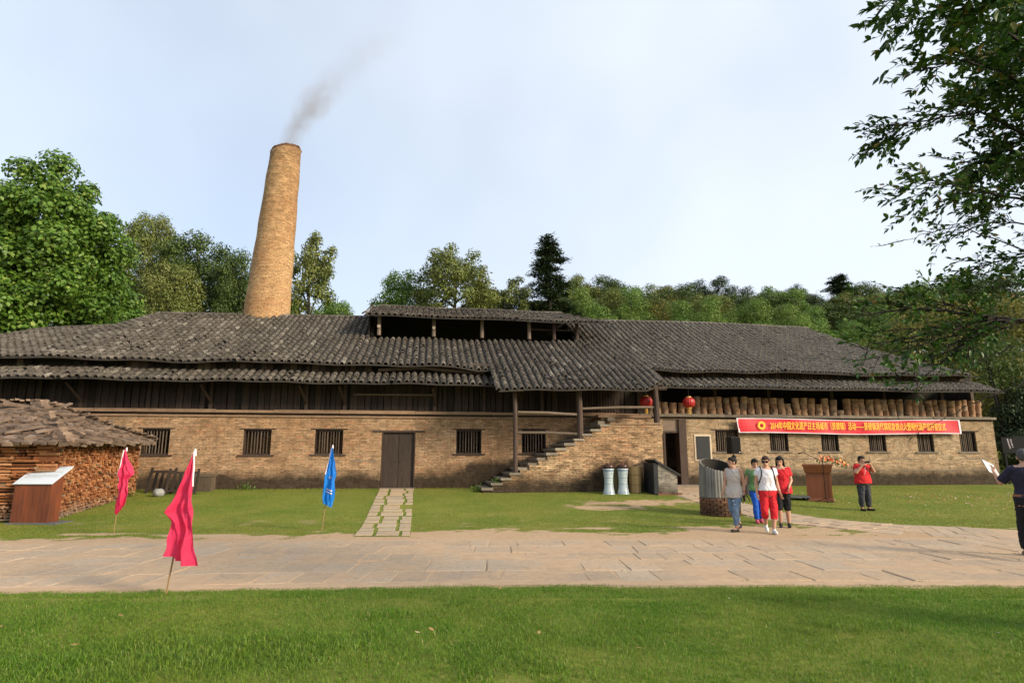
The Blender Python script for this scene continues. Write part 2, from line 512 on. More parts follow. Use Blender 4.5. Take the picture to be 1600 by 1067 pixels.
for i, h in enumerate(WINS_E):
    w = window(h, 9 if i == 0 else 7, 20 + i, M['east_ledge'])
    if i in (1, 2, 3, 4, 5):      # saggars and boards stored just inside
        r = random.Random(40 + i)
        for k in range(6):
            x = h[0] + 0.07 + k * 0.115
            MB().box(x, x + 0.10, 0.30, 0.33, h[2] + 0.01, h[3] - r.choice((0.02, 0.1, 0.3, 0.45)) ).build('shutter_board', M['slat_wood'] if r.random() < 0.5 else M['dark_wood'], w)

# west door: two plank leaves in a timber frame
a, b, c, d = DOOR_W
fr = MB().box(a, a + 0.04, -0.02, 0.2, 0.30, d).box(b - 0.04, b, -0.02, 0.2, 0.30, d).box(a - 0.35, b + 0.35, -0.03, 0.2, d, d + 0.07).build('door_frame', M['post_wood'], W)
for leaf in range(2):
    x0 = a + 0.045 + leaf * ((b - a - 0.09) / 2 + 0.004)
    x1 = x0 + (b - a - 0.09) / 2 - 0.008
    dl = MB().box(x0, x1, 0.11, 0.13, 0.46, d - 0.01).build('door', M['door_wood'], W)
    for k in range(3):
        q0 = x0 + (x1 - x0) * k / 3; q1 = x0 + (x1 - x0) * (k + 1) / 3
        MB().box(q0 + 0.002, q1 - 0.002, 0.08 + 0.004 * (k % 2), 0.108, 0.47, d - 0.012).build('plank', M['door_wood'], dl)
    MB().tube([(x1 - 0.09 if leaf == 0 else x0 + 0.09, 0.076, 1.42), (x1 - 0.09 if leaf == 0 else x0 + 0.09, 0.055, 1.42)], 0.035, 10).build('ring_handle', M['iron'], dl)
MB().box(a - 0.05, b + 0.05, -0.16, 0.10, 0.36, 0.455).build('door_sill', M['step_stone'], W)
# east doorway: open, with a panel over it and a heavy jamb
a, b, c, d = DOOR_E
MB().box(a, b - 0.33, 0.05, 0.10, 2.62, d - 0.002).build('door_panel', M['grey_wood'], W)
MB().box(a, b - 0.33, 0.02, 0.12, 2.54, 2.618).build('door_lintel', M['post_wood'], W)
MB().box(b - 0.33, b - 0.02, -0.04, 0.39, 0.30, d - 0.002).build('door_jamb', M['post_wood'], W)
MB().box(a, a + 0.08, -0.03, 0.39, 0.30, 2.53).build('door_jamb', M['post_wood'], W)
MB().box(a - 0.1, b + 0.3, -0.55, -0.05, 0.34, 0.50).build('door_step', M['step_stone'], W)

# upper storey of planks, west part and behind the porch
rp = random.Random(11)
u = U0
while u < 16.9:
    wd = rp.uniform(0.17, 0.30)
    if rp.random() < 0.93:
        top = 4.72 if u < 10.2 else 5.1
        MB().box(u, u + wd - rp.uniform(0.012, 0.045), 0.02 + rp.uniform(0, 0.05), 0.085, 3.30, top - (rp.uniform(0, 0.5) if rp.random() < 0.1 else 0)).build('plank', M['dark_wood'], W)
    u += wd
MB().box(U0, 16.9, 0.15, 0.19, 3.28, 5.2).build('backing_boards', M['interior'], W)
# strip of boards between the two eaves
u = U0
while u < 16.4:
    wd = rp.uniform(0.2, 0.34)
    gap = (-6.6 < u < -5.2) or (-4.6 < u < -3.6) or (5.4 < u < 8.6 and u % 1.7 < 1.1)
    if not gap:
        MB().box(u, u + wd - 0.02, 0.03 + rp.uniform(0, 0.04), 0.10, 4.74, 5.22).build('plank', M['slat_wood'] if rp.random() < 0.45 else M['dark_wood'], W)
    u += wd
u = 16.5
while u < 31.2:                               # upright bamboo slats of the east strip
    MB().box(u, u + 0.05, 0.02 + rp.uniform(0, 0.03), 0.075, 4.76, 5.25 - rp.uniform(0, 0.06)).build('slat', M['slat_wood'], W)
    u += rp.uniform(0.085, 0.12)
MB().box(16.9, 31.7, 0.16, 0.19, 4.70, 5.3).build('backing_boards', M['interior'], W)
# posts and braces of the upper storey
for u in (-8.0, -4.6, -0.2, 3.2, 4.6, 8.0, 9.9, 12.2, 14.6, 16.9):
    MB().box(u - 0.06, u + 0.06, -0.06, 0.018, 3.30, 4.99).build('post', M['post_wood'], W)
    if u < 9:
        MB().tube([(u + 0.03, -0.08, 3.55), (u - 0.12, -0.9, 4.12)], 0.045, 6).build('brace', M['post_wood'], W)
for u in (19.6, 22.0, 24.9, 27.4, 30.2, 31.7):
    MB().box(u - 0.07, u + 0.07, 0.18, 0.32, 3.30, 5.0).build('post', M['post_wood'], W)
for (a, b, v, z, r) in ((U0, 10.3, -0.80, 4.335, 0.05), (16.6, 31.5, -0.80, 4.37, 0.05), (U0, 10.3, -0.12, 5.10, 0.06), (16.4, 31.0, -0.12, 5.12, 0.06)):
    MB().tube([(a, v, z), ((a + b) / 2, v, z - 0.02), (b, v, z)], r, 8).build('eave_beam', M['dark_wood'], W)
MB().tube([(5.8, -0.1, 4.86), (7.4, -0.12, 4.98), (9.9, -0.1, 4.80)], 0.07, 8).build('curved_beam', M['grey_wood'], W)
MB().tube([(4.9, 0.0, 3.92), (8.0, 0.0, 3.94)], 0.04, 6).build('rail', M['slat_wood'], W)

# ------------------------------------------------------------------ tiled roofs
def ridge_w(u):
    return float(np.interp(u, [-22, -16, -12, -10.4, -7.1, -5.2, 5, 15.8, 22.6, 28.4, 32], [6.2, 6.55, 7.09, 7.47, 7.74, 8.40, 8.52, 8.70, 8.76, 8.66, 8.55]))
def eave_w(u):
    return 4.99 + 0.03 * math.sin(u * 0.9) + 0.02 * math.sin(u * 2.3 + 1) - (0.16 * max(0, 1 - abs(u - 9.6) / 2.0))
def main_roof(u, v):
    t = (v + 0.6) / 7.6
    e = 4.99
    w = e + (ridge_w(u) - e) * t - 0.14 * math.sin(math.pi * min(max(t, 0), 1))
    return w + (eave_w(u) - 4.99) * (1 - min(max(t, 0), 1)) + 0.015 * math.sin(u * 1.7 + v * 0.6)

RT = 0.100
def tile_verts(surf, u, v, L, rj):
    """one half-round tile whose lower end lies at (u, v) on the surface; five-sided arch with a thick lower rim"""
    n = 6
    jit_u = rj.uniform(-0.014, 0.014); lift = rj.uniform(0, 0.012); skew = rj.uniform(-0.02, 0.02); r1 = RT * rj.uniform(0.94, 1.06); dv = rj.uniform(-0.03, 0.03)
    vs = []
    if rj.random() < 0.035: dv -= rj.uniform(0.05, 0.16); skew += rj.uniform(-0.07, 0.07); lift += 0.02      # slipped tile
    for (vv, r, z) in ((v + dv, r1, 0.030 + lift), (v + L + 0.04 + dv, r1 * 0.84, 0.004)):
        uc = u + jit_u + (skew if vv > v + 0.1 else 0)
        w0 = surf(uc, vv)
        for k in range(n):
            a = math.pi * k / (n - 1)
            vs.append((uc - r * math.cos(a), vv, w0 + z + r * 1.0 * math.sin(a)))
    for k in range(n):            # thickness seen at the lower end
        a = math.pi * k / (n - 1)
        uc = u + jit_u; w0 = surf(uc, v)
        vs.append((uc - (r1 - 0.022) * math.cos(a), v + dv + 0.002, w0 + 0.030 + lift + (r1 - 0.022) * 1.0 * math.sin(a) - 0.004))
    fs = [(k, k + 1, n + k + 1, n + k) for k in range(n - 1)] + [(2*n + k, 2*n + k + 1, k + 1, k) for k in range(n - 1)]
    return vs, fs

def tiled(name, surf, us, v0f, v1f, L, parent, seed, n_single=0, single_rows=1, sheet_step=0.27, clip=None, under=0.035):
    """a roof part: an under-sheet, single tiles for the lowest rows and the rest of the tiles as one mass"""
    rj = random.Random(seed)
    sh = MB()
    nv = 8
    bed = us if len(us) < 2 else us + [us[-1] + PIT]
    for a, b in zip(bed, bed[1:]):
        pa, pb = [], []
        for i in range(nv + 1):
            for q, lst in ((a, pa), (b, pb)):
                v = v0f(q) + 0.02 + (v1f(q) - v0f(q)) * i / nv
                lst.append((q, v, surf(q, v)))
        for i in range(nv):
            sh.add([pa[i], pb[i], pb[i+1], pa[i+1]], [(0, 1, 2, 3)])
            sh.add([(p[0], p[1], p[2] - under) for p in (pa[i], pb[i], pb[i+1], pa[i+1])], [(3, 2, 1, 0)])
        sh.add([pa[0], pb[0], (pb[0][0], pb[0][1], pb[0][2] - under), (pa[0][0], pa[0][1], pa[0][2] - under)], [(3, 2, 1, 0)])
    roof = sh.build(name, M['tile_bed'], parent)
    mass = MB(); left = n_single
    for u in us:
        v = v0f(u); row = 0; end = v1f(u)
        while v < end - L * 0.3:
            if clip is None or clip(u, v):
                vs, fs = tile_verts(surf, u, v, min(L, end - v), rj)
                if row < single_rows and left > 0:
                    MB().add(vs, fs).build('tile', M['roof_tile'], roof, smooth=False); left -= 1
                else:
                    mass.add(vs, fs)
            v += L; row += 1
    o = mass.build('tile_mass', M['roof_tile'], roof)
    o['kind'] = 'stuff'
    return roof

PIT = 0.27
def frange(a, b, s):
    n = int(round((b - a) / s)); return [a + i * s for i in range(n + 1)]

PIT = 0.27
def porch_edge(u):
    """lower edge of the main slope: carried far down over the stair porch"""
    if 9.95 <= u <= 16.55:
        return -2.8
    return -0.6
def v_top(u):
    if 5.3 < u < 14.75: return 3.55           # under the raised roof
    if u > 28.4: return 7.0 - (u - 28.4) / 2.75 * 7.6
    return 7.0
def main_surf(u, v):
    w = main_roof(u, v)
    return w
us = frange(-19.0, 31.05, PIT)
west = [u for u in us if u <= 9.95]
mid = [u for u in us if 9.9 <= u <= 16.6]
east = [u for u in us if u >= 16.5]
single_west = [u for u in west if u > -9]
tiled('roof', main_surf, [u for u in west if u <= -8.9], lambda u: -0.6, v_top, 0.42, W, 1)
tiled('roof', main_surf, [u for u in west if u >= -9.0], lambda u: -0.6, v_top, 0.42, W, 2, 70, 1)
tiled('porch_roof', main_surf, mid, lambda u: -2.8 + (0.0 if u < 15.6 else (u - 15.6) * 0.9), v_top, 0.42, W, 3, 75, 3)
tiled('roof', main_surf, east, lambda u: -0.6, v_top, 0.42, W, 4, 54, 1)
# raised roof over the firing chamber
def clere(u, v):
    t = (v - 2.9) / 4.3
    return 7.70 + 1.45 * t - 0.05 * math.sin(math.pi * t) + 0.02 * math.sin(u * 1.3) - 0.006 * (u - 5)
cl_us = frange(4.85, 15.9, PIT)
def cl_top(u): return 7.2 if u < 14.6 else 7.2 - (u - 14.6) / 1.4 * 4.0
tiled('raised_roof', clere, cl_us, lambda u: 2.9, cl_top, 0.42, W, 5, 42, 1)
# pent roofs under the main eaves
def pent_w(u, v): return 4.20 + 0.02 * math.sin(u * 1.1) + 0.015 * math.sin(u * 2.9) + (v + 1.3) * 0.44
def pent_e(u, v): return 4.24 + 0.015 * math.sin(u * 1.3) + (v + 1.3) * 0.43
tiled('pent_roof', pent_w, frange(-19, 10.1, PIT), lambda u: -1.3, lambda u: -0.02, 0.40, W, 6, 62, 1)
tiled('pent_roof', pent_e, frange(16.7, 31.5, PIT), lambda u: -1.3, lambda u: -0.02, 0.40, W, 7, 50, 1)
# back slopes and the gable end, unseen from the front but closing the house
bk = MB()
for a, b in zip(frange(-19, 28.4, 0.79), frange(-19, 28.4, 0.79)[1:]):
    for (q0, q1) in ((0, 1), (1, 2)):
        vs = []
        for (u, k) in ((a, q0), (b, q0), (b, q1), (a, q1)):
            v = 7.0 + k * 3.3; vs.append((u, v, ridge_w(u) - (ridge_w(u) - 4.9) * k / 2))
        bk.add(vs, [(0, 1, 2, 3)]); bk.add([(x, y, z - 0.06) for x, y, z in vs], [(3, 2, 1, 0)])
bk.add([(28.4, 7.0, 8.62), (31.1, -0.5, 4.98), (31.6, 6, 4.95), (31.6, 13.6, 4.9)], [(0, 1, 2), (0, 2, 3)])
bk.build('back_roof', M['roof_tile'], W)
# ridge caps: short lengths of half-round tile laid end to end
def ridge_caps(u0, u1, f, v, step=0.5, r=0.11):
    u = u0
    while u < u1:
        m = MB()
        vs = []
        for q in (u, u + step - 0.02):
            w = f(q)
            for k in range(6):
                a = math.pi * k / 5
                vs.append((q, v - r * math.cos(a), w + 0.0 + r * 0.8 * math.sin(a)))
        m.add(vs, [(k + 1, k, 6 + k, 7 + k) for k in range(5)])
        m.build('ridge_tile', M['roof_tile'], W); u += step
ridge_caps(-18.6, 5.2, ridge_w, 7.02); ridge_caps(15.2, 28.3, ridge_w, 7.02)
ridge_caps(5.2, 14.6, lambda u: clere(u, 7.2), 7.2)
# structure of the raised opening
for u in (5.48, 7.92, 10.12, 12.32, 13.5, 14.60):
    MB().tube([(u, 3.62, 6.95), (u, 3.62, 7.95)], 0.085, 8).build('post', M['grey_wood'] if u < 13 else M['post_wood'], W)
for u in (5.48, 7.92):
    MB().tube([(u, 3.45, 7.34), (u, 3.75, 7.34)], 0.075, 10).build('beam_end', M['plaster'], W)
MB().tube([(5.2, 3.62, 7.93), (14.9, 3.62, 7.88)], 0.07, 8).build('beam', M['post_wood'], W)
MB().tube([(12.4, 3.75, 7.45), (14.7, 3.75, 7.43)], 0.04, 6).build('rail', M['post_wood'], W)
MB().tube([(14.6, 3.6, 7.2), (14.6, 5.6, 7.9)], 0.05, 6).build('brace', M['post_wood'], W)
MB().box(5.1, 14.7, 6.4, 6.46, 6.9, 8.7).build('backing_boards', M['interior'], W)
MB().hexa([(5.0,3.7,6.9),(5.06,3.7,6.9),(5.06,6.4,6.9),(5.0,6.4,6.9),(5.0,3.7,7.85),(5.06,3.7,7.85),(5.06,6.4,8.75),(5.0,6.4,8.75)]).build('backing_boards', M['dark_wood'], W)

# ------------------------------------------------------------------ the stair porch
NS = 14
SU0, SU1, SW0, SW1 = 9.66, 14.25, 0.36, 2.74
SV = -2.3
prof = [(SU0, -0.3)]
rs = random.Random(5)
for i in range(NS):
    u = SU0 + (SU1 - SU0) * i / NS; w = SW0 + (SW1 - SW0) * (i + 1) / NS
    prof += [(u, w - 0.10), (u + (SU1 - SU0) / NS, w - 0.10)]
# brick flank of the stair: a stepped profile extruded to the wall
st = MB()
cols = []
for i in range(NS):
    a = SU0 + (SU1 - SU0) * i / NS; b = SU0 + (SU1 - SU0) * (i + 1) / NS
    cols.append((a, b, SW0 + (SW1 - SW0) * (i + 1) / NS - 0.085))
cols.append((SU1, 16.2, SW1))
pw = -0.3
for i, (a, b, t) in enumerate(cols):
    st.add([(a, SV, -0.3), (b, SV, -0.3), (b, SV, t), (a, SV, t)], [(0, 1, 2, 3)])
    st.add([(a, SV, t), (b, SV, t), (b, -0.004, t), (a, -0.004, t)], [(0, 1, 2, 3)])
    st.add([(a, SV, pw), (a, -0.004, pw), (a, -0.004, t), (a, SV, t)], [(3, 2, 1, 0)])
    pw = t
st.add([(16.2, SV, -0.3), (16.2, -0.004, -0.3), (16.2, -0.004, SW1), (16.2, SV, SW1)], [(0, 1, 2, 3)])
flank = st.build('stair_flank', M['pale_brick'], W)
for i in range(NS):
    a, b, t = cols[i]
    MB().box(a - 0.05 + rs.uniform(-0.02, 0.02), b + 0.02 + rs.uniform(-0.01, 0.02), SV - 0.03 + (0.10 if i in (4, 5, 6) else 0) - rs.uniform(0, 0.03), -0.02, t + 0.001, t + 0.082 + rs.uniform(-0.012, 0.012)).build('step', M['step_stone'], W)
u = SU1
while u < 16.15:
    L = min(rs.uniform(0.3, 0.75), 16.2 - u)
    MB().box(u, u + L - 0.012, SV - 0.035, SV + 0.5, SW1 + 0.001, SW1 + 0.06 + rs.uniform(-0.02, 0.012)).build('coping_stone', M['ledge_stone'], W)
    u += L
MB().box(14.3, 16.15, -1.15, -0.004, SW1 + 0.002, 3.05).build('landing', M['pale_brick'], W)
MB().box(14.15, 16.25, -1.22, -0.11, 3.052, 3.16).build('landing_slab', M['ledge_stone'], W)
MB().box(14.05, 14.3, -1.5, -0.2, SW1 + 0.003, SW1 + 0.16).build('step', M['step_stone'], W)
MB().box(14.42, 14.7, -1.5, -0.2, SW1 + 0.165, SW1 + 0.30).build('step', M['step_stone'], W)
for (u, w0) in ((10.82, 0.98), (13.18, 2.24), (16.08, 2.76)):
    r = 0.085 if u < 12 else 0.115
    MB().tube([(u, SV + 0.10, w0), (u, SV + 0.10, (w0 + 4.1) / 2), (u - 0.02, SV + 0.10, 4.16)], [r, r * 0.97, r * 0.9], 10).build('post', M['post_wood'], W)
MB().tube([(10.3, SV + 0.08, 4.06), (13.2, SV + 0.08, 4.03), (16.5, SV + 0.08, 4.08)], 0.075, 8).build('eave_beam', M['post_wood'], W)
MB().tube([(10.6, SV + 0.10, 3.93), (11.1, SV + 0.10, 3.93)], 0.05, 6).build('bracket', M['grey_wood'], W)
for (a, b, wa, wb) in ((10.90, 13.08, 3.15, 3.08), (13.28, 15.98, 3.30, 3.38), (10.90, 13.08, 2.43, 2.39)):
    MB().tube([(a, SV + 0.10, wa), ((a + b) / 2, SV + 0.08, (wa + wb) / 2 + 0.02), (b, SV + 0.10, wb)], [0.042, 0.05, 0.045], 8).build('handrail', M['grey_wood'], W)
for k in range(16):
    u = 13.55 + k * 0.115
    MB().box(u, u + 0.035, -0.10, -0.06, 3.32, 4.7).build('lattice_bar', M['post_wood'], W)
for u in (10.2, 13.2, 16.1):
    MB().tube([(u, -2.2, 4.12), (u, 0.0, 5.12)], 0.06, 6).build('rafter', M['post_wood'], W)

# low grey brick buttress beside the steps of the east door
gb = MB()
gb.hexa([(15.62, -3.30, 0.0), (16.30, -3.30, 0.0), (16.30, -2.34, 0.0), (15.62, -2.34, 0.0), (15.62, -3.30, 1.36), (16.30, -3.30, 0.98), (16.30, -2.34, 0.98), (15.62, -2.34, 1.36)])
but = gb.build('sloped_buttress', M['grey_brick'], None)
but.location = uvw(0, 0, 0); but.rotation_euler = (0, 0, YAW)
tag(but, 'low grey brick buttress with sloping stone cap beside the dark doorway', 'buttress')
MB().hexa([(15.50, -3.37, 1.435), (16.40, -3.37, 0.925), (16.40, -2.345, 0.925), (15.50, -2.345, 1.435), (15.50, -3.37, 1.50), (16.40, -3.37, 0.99), (16.40, -2.345, 0.99), (15.50, -2.345, 1.50)]).build('cap_stone', M['slate'], but)
MB().hexa([(15.46, -3.31, 0.02), (15.615, -3.31, 0.02), (15.615, -2.345, 0.02), (15.46, -2.345, 0.02), (15.46, -3.31, 1.38), (15.615, -3.31, 1.36), (15.615, -2.345, 1.36), (15.46, -2.345, 1.38)]).build('end_slab', M['slate'], but)
MB().box(15.55, 16.42, -3.40, -2.345, 0.28, 0.36).build('footing', M['red_brick'], but)
# ------------------------------------------------------------------ ground, road, paths, lawn
def vnoise(x, y, seed=0):
    """smooth value noise on numpy arrays, 0..1"""
    x = np.asarray(x, float); y = np.asarray(y, float)
    xi = np.floor(x).astype(np.int64); yi = np.floor(y).astype(np.int64)
    xf = x - xi; yf = y - yi
    def h(i, j):
        n = (i * 374761393 + j * 668265263 + seed * 974634777) & 0x7fffffff
        n = ((n ^ (n >> 13)) * 1274126177) & 0x7fffffff
        return ((n ^ (n >> 16)) & 0xffff) / 65535.0
    sx = xf * xf * (3 - 2 * xf); sy = yf * yf * (3 - 2 * yf)
    a = h(xi, yi) * (1 - sx) + h(xi + 1, yi) * sx
    b = h(xi, yi + 1) * (1 - sx) + h(xi + 1, yi + 1) * sx
    return a * (1 - sy) + b * sy
def fbm(x, y, seed=0, oct=4):
    s = 0; a = 0.5; t = 0
    for k in range(oct):
        s = s + a * vnoise(x * 2**k, y * 2**k, seed + k); t += a; a *= 0.55
    return s / t

def road_near(X): return np.interp(X, [-30, -12, -6, 0, 6, 12, 30], [6.0, 6.9, 7.5, 7.95, 7.9, 7.5, 6.5])
def road_far(X): return np.interp(X, [-30, -12, -9.5, -3, 3, 8, 14, 30], [11.0, 11.7, 11.95, 12.5, 12.6, 12.75, 12.9, 13.0])
# right-hand path: from the road junction up to the east doorway
PATH_C = [(10.6, 13.0, 1.15), (8.6, 13.9, 1.15), (7.5, 15.6, 0.9), (6.75, 18.2, 0.75), (6.35, 20.6, 0.70), (6.4, 22.6, 0.9), (6.75, 24.5, 0.95)]
def path_dist(X, Y):
    X = np.asarray(X, float); Y = np.asarray(Y, float)
    d = np.full(X.shape, 9.0)
    for (x0, y0, w0), (x1, y1, w1) in zip(PATH_C, PATH_C[1:]):
        dx, dy = x1 - x0, y1 - y0
        t = np.clip(((X - x0) * dx + (Y - y0) * dy) / (dx * dx + dy * dy), 0, 1)
        d = np.minimum(d, np.hypot(X - x0 - t * dx, Y - y0 - t * dy) - (w0 + t * (w1 - w0)))
    return d
def sand_mask(X, Y):
    """1 on bare earth, 0 on full turf"""
    n = fbm(X * 0.9, Y * 1.3, 3); n2 = fbm(X * 3.5, Y * 4.5, 9)
    m = np.zeros(np.shape(X))
    inroad = np.minimum(Y - road_near(X) + 0.10 * (n2 - 0.5) - 0.30 * (fbm(X * 1.1, X * 0 + 3.3, 77) - 0.5), road_far(X) - Y)
    m = np.maximum(m, np.clip(inroad / 0.10 + 0.5, 0, 1) * (Y < road_far(X)))
    verge = Y - road_far(X)                                     # worn earth along the far verge
    vw = 0.22 + 3.2 * np.clip(n - 0.42, 0, 1) + 1.1 * np.exp(-((X - 4.6) / 2.4) ** 2) + 0.35 * np.exp(-((X + 6) / 4.0) ** 2) + 0.5 * np.exp(-((X + 0.2) / 2.2) ** 2)
    m = np.maximum(m, np.clip((vw - verge) / 0.8 + (n2 - 0.5) * 2.4 + 0.2, 0, 1) * (verge >= -0.05))
    pd = path_dist(X, Y)
    m = np.maximum(m, np.clip((0.10 - pd) / 0.25 + (n2 - 0.5) * 1.2, 0, 1) * (Y > 11))
    for (cx, cy, rx, ry, rot) in ((5.3, 13.9, 2.4, 1.2, 0.1), (3.9, 19.6, 2.6, 0.75, 0.22), (2.7, 18.5, 1.5, 0.6, 0.1), (-1.0, 13.4, 1.8, 0.6, 0.0), (1.9, 14.3, 1.0, 0.4, 0.0), (-6.3, 13.0, 1.6, 0.5, 0.0), (1.1, 13.1, 1.5, 0.35, 0), (11.6, 14.3, 0.7, 0.16, 0), (-8.6, 13.2, 1.2, 0.3, 0)):
        c, s = math.cos(rot), math.sin(rot)
        du = ((X - cx) * c + (Y - cy) * s) / rx; dw = (-(X - cx) * s + (Y - cy) * c) / ry
        d = np.sqrt(du * du + dw * dw)
        m = np.maximum(m, np.clip((1.0 - d) * 1.6 + (n2 - 0.5) * 2.2 + (n - 0.5), 0, 1) * 0.92 * (d < 1.5))
    m = np.maximum(m, 0.42 * np.clip((n2 - 0.58) * 6, 0, 1) * (Y > 12) * np.clip(1.3 - (Y - 12.5) / 7, 0.25, 1))
    return m

xs = np.concatenate([[-600, -300, -150, -90, -60, -45, -36], np.arange(-30, 30.01, 0.14), [36, 45, 60, 90, 150, 300, 600]])
ys = np.concatenate([[-300, -100, -30, -8, 0, 2.5], np.arange(3.6, 25.5, 0.12), np.arange(26, 60, 2.0), [64, 70, 78, 88, 100, 150, 300, 700]])
GX, GY = np.meshgrid(xs, ys)
GZ = ground_z(GX, GY) + 0.03 * (fbm(GX * 0.5, GY * 0.5, 21) - 0.5) * (GY > 12.8) * np.clip((26 - GY) / 2, 0, 1) + 0.10 * (fbm(GX * 0.8, GY * 0.8, 31) - 0.5) * (GY < 7.2) * (GY > 3)
vg = np.stack([GX.ravel(), GY.ravel(), GZ.ravel()], 1)
nx, ny = len(xs), len(ys)
ii = (np.arange(ny - 1)[:, None] * nx + np.arange(nx - 1)[None, :]).ravel()
fg = np.stack([ii, ii + 1, ii + nx + 1, ii + nx], 1)

def ground_material():
    t = NT('ground')
    pos = t.obj()
    at_ = t.n('ShaderNodeAttribute', attribute_name='sand').outputs['Fac']
    n1 = t.noise(pos, 0.55, 6, 0.65); n2 = t.noise(pos, 9.0, 5, 0.7); n3 = t.noise(pos, 60.0, 3, 0.7)
    g = t.mix(t.ramp(n1, [(0.35, 0.0), (0.65, 1.0)]), (0.095, 0.150, 0.014), (0.205, 0.205, 0.036))
    g = t.mix(t.ramp(n2, [(0.48, 0.0), (0.72, 0.55)]), g, (0.25, 0.21, 0.07))
    g = t.mix(t.ramp(n3, [(0.3, 0.55), (0.5, 0.0)]), g, (0.05, 0.075, 0.012))
    sd = t.mix(t.ramp(n1, [(0.35, 0.0), (0.7, 1.0)]), (0.43, 0.285, 0.165), (0.48, 0.345, 0.215))
    sd = t.mix(t.ramp(n2, [(0.35, 0.5), (0.5, 0.0)]), sd, (0.24, 0.165, 0.10))
    sd = t.mix(t.ramp(n3, [(0.35, 0.35), (0.5, 0.0)]), sd, (0.16, 0.12, 0.08))
    m = t.math('ADD', at_, t.math('MULTIPLY', t.math('SUBTRACT', n2, 0.5), 0.5))
    dry = t.mix(t.ramp(m, [(0.12, 0.0), (0.42, 0.8)]), g, (0.27, 0.215, 0.095))
    c = t.mix(t.ramp(m, [(0.36, 0.0), (0.66, 1.0)]), dry, sd)
    t.color(c); t.rough(0.95, 0.15); t.bump(t.mix(0.5, n2, n3), 0.5, 0.02)
    M['ground'] = t.mat
ground_material()
gm = np_mesh('ground', vg, fg, M['ground'], True)
sa = gm.attributes.new('sand', 'FLOAT', 'POINT')
sm = sand_mask(GX, GY).ravel()
sm[(np.abs(GX.ravel()) > 31)] = 0
sm[GY.ravel() > 26] = 0
sa.data.foreach_set('value', sm.astype(np.float32))
ground = tag(link('ground', gm), kind='structure')

def slab_material():
    t = NT('paving')
    pos = t.n('ShaderNodeNewGeometry').outputs['Position']
    r = t.rand()
    n1 = t.noise(pos, 0.9, 5, 0.65); n2 = t.noise(pos, 12.0, 6, 0.7); n3 = t.noise(pos, 70.0, 3, 0.6)
    c = t.ramp(r, [(0.0, (0.36, 0.275, 0.195)), (0.5, (0.40, 0.31, 0.222)), (1.0, (0.44, 0.35, 0.255))])
    c = t.mix(t.ramp(n1, [(0.42, 0.05), (0.60, 0.85)]), c, (0.48, 0.335, 0.205))        # blown orange earth
    c = t.mix(t.ramp(n2, [(0.34, 0.5), (0.50, 0.0)]), c, (0.22, 0.17, 0.115))
    c = t.mix(t.ramp(n3, [(0.35, 0.35), (0.5, 0.0)]), c, (0.15, 0.12, 0.09))
    t.color(c); t.rough(0.9, 0.2); t.bump(t.mix(0.4, n2, n3), 0.6, 0.012)
    M['paving'] = t.mat
slab_material()

def slab(parent, quad, top, rj, thick=0.09):
    """a paving stone: four corners pulled in a little, worn edge, slightly out of level"""
    q = [Vector(p) for p in quad]
    c = sum(q, Vector((0, 0, 0))) / 4
    dz = rj.uniform(-0.006, 0.006)
    tilt = Vector((rj.uniform(-0.006, 0.006), rj.uniform(-0.006, 0.006), 0))
    low, mid, up = [], [], []
    for p in q:
        d = (p - c); L = d.length
        g = d * (1 - 0.012 / L) + Vector((rj.uniform(-0.012, 0.012), rj.uniform(-0.012, 0.012), 0))
        z = top(c.x + g.x, c.y + g.y) + dz + tilt.dot(g)
        low.append((c.x + g.x, c.y + g.y, z - thick)); mid.append((c.x + g.x, c.y + g.y, z - 0.010))
        g2 = g * (1 - 0.016 / L)
        up.append((c.x + g2.x, c.y + g2.y, z))
    m = MB(); o = 4
    m.add(low + mid + up, [(0,1,5,4),(1,2,6,5),(2,3,7,6),(3,0,4,7),(4,5,9,8),(5,6,10,9),(6,7,11,10),(7,4,8,11),(8,9,10,11)])
    return m.build('paving_stone', M['paving'], parent)

# road bed with its stones
rb = MB()
rx = np.concatenate([[-29, -24, -19], np.arange(-14, 14.01, 0.11), [19, 24, 29]])
ry = np.linspace(0, 1, 46)
RX, RY = np.meshgrid(rx, ry)
YY = (road_near(RX) + 0.10) * (1 - RY) + (road_far(RX) - 0.18) * RY
edge_ = np.minimum(RY, 1 - RY)
ZZ = 0.003 + 0.036 * (fbm(RX * 1.3, YY * 1.3, 41, 5) - 0.40)
ZZ = np.maximum(ZZ, 0.004) * np.clip(edge_ * 22, 0, 1) + 0.002
simple('road_earth', (0.47, 0.33, 0.205), (0.38, 0.265, 0.165), 5.0, 0.95, 0.4)
nxr_ = len(rx); i2 = (np.arange(len(ry) - 1)[:, None] * nxr_ + np.arange(nxr_ - 1)[None, :]).ravel()
road = tag(link('road', np_mesh('road', np.stack([RX.ravel(), YY.ravel(), ZZ.ravel()], 1), np.stack([i2, i2 + 1, i2 + nxr_ + 1, i2 + nxr_], 1), M['road_earth'], True)), kind='structure')
rj = random.Random(17)
ROWS = [0.05, 0.22, 0.43, 0.60, 0.79, 0.955]
for r in range(5):
    x = -14.0
    while x < 15.0:
        wd = rj.choice((0.34, 0.40, 0.46, 0.52, 0.64, 0.85))
        if rj.random() < 0.975:
            def P(xx, k):
                f = ROWS[k]; n0, f0 = float(road_near(xx)) + 0.12, float(road_far(xx)) - 0.28
                return (xx, n0 + (f0 - n0) * f, 0)
            sh = rj.uniform(-0.05, 0.05)
            slab(road, [P(x, r), P(x + wd, r), P(x + wd + sh, r + 1), P(x + sh, r + 1)], lambda X, Y: 0.0145, rj)
        x += wd
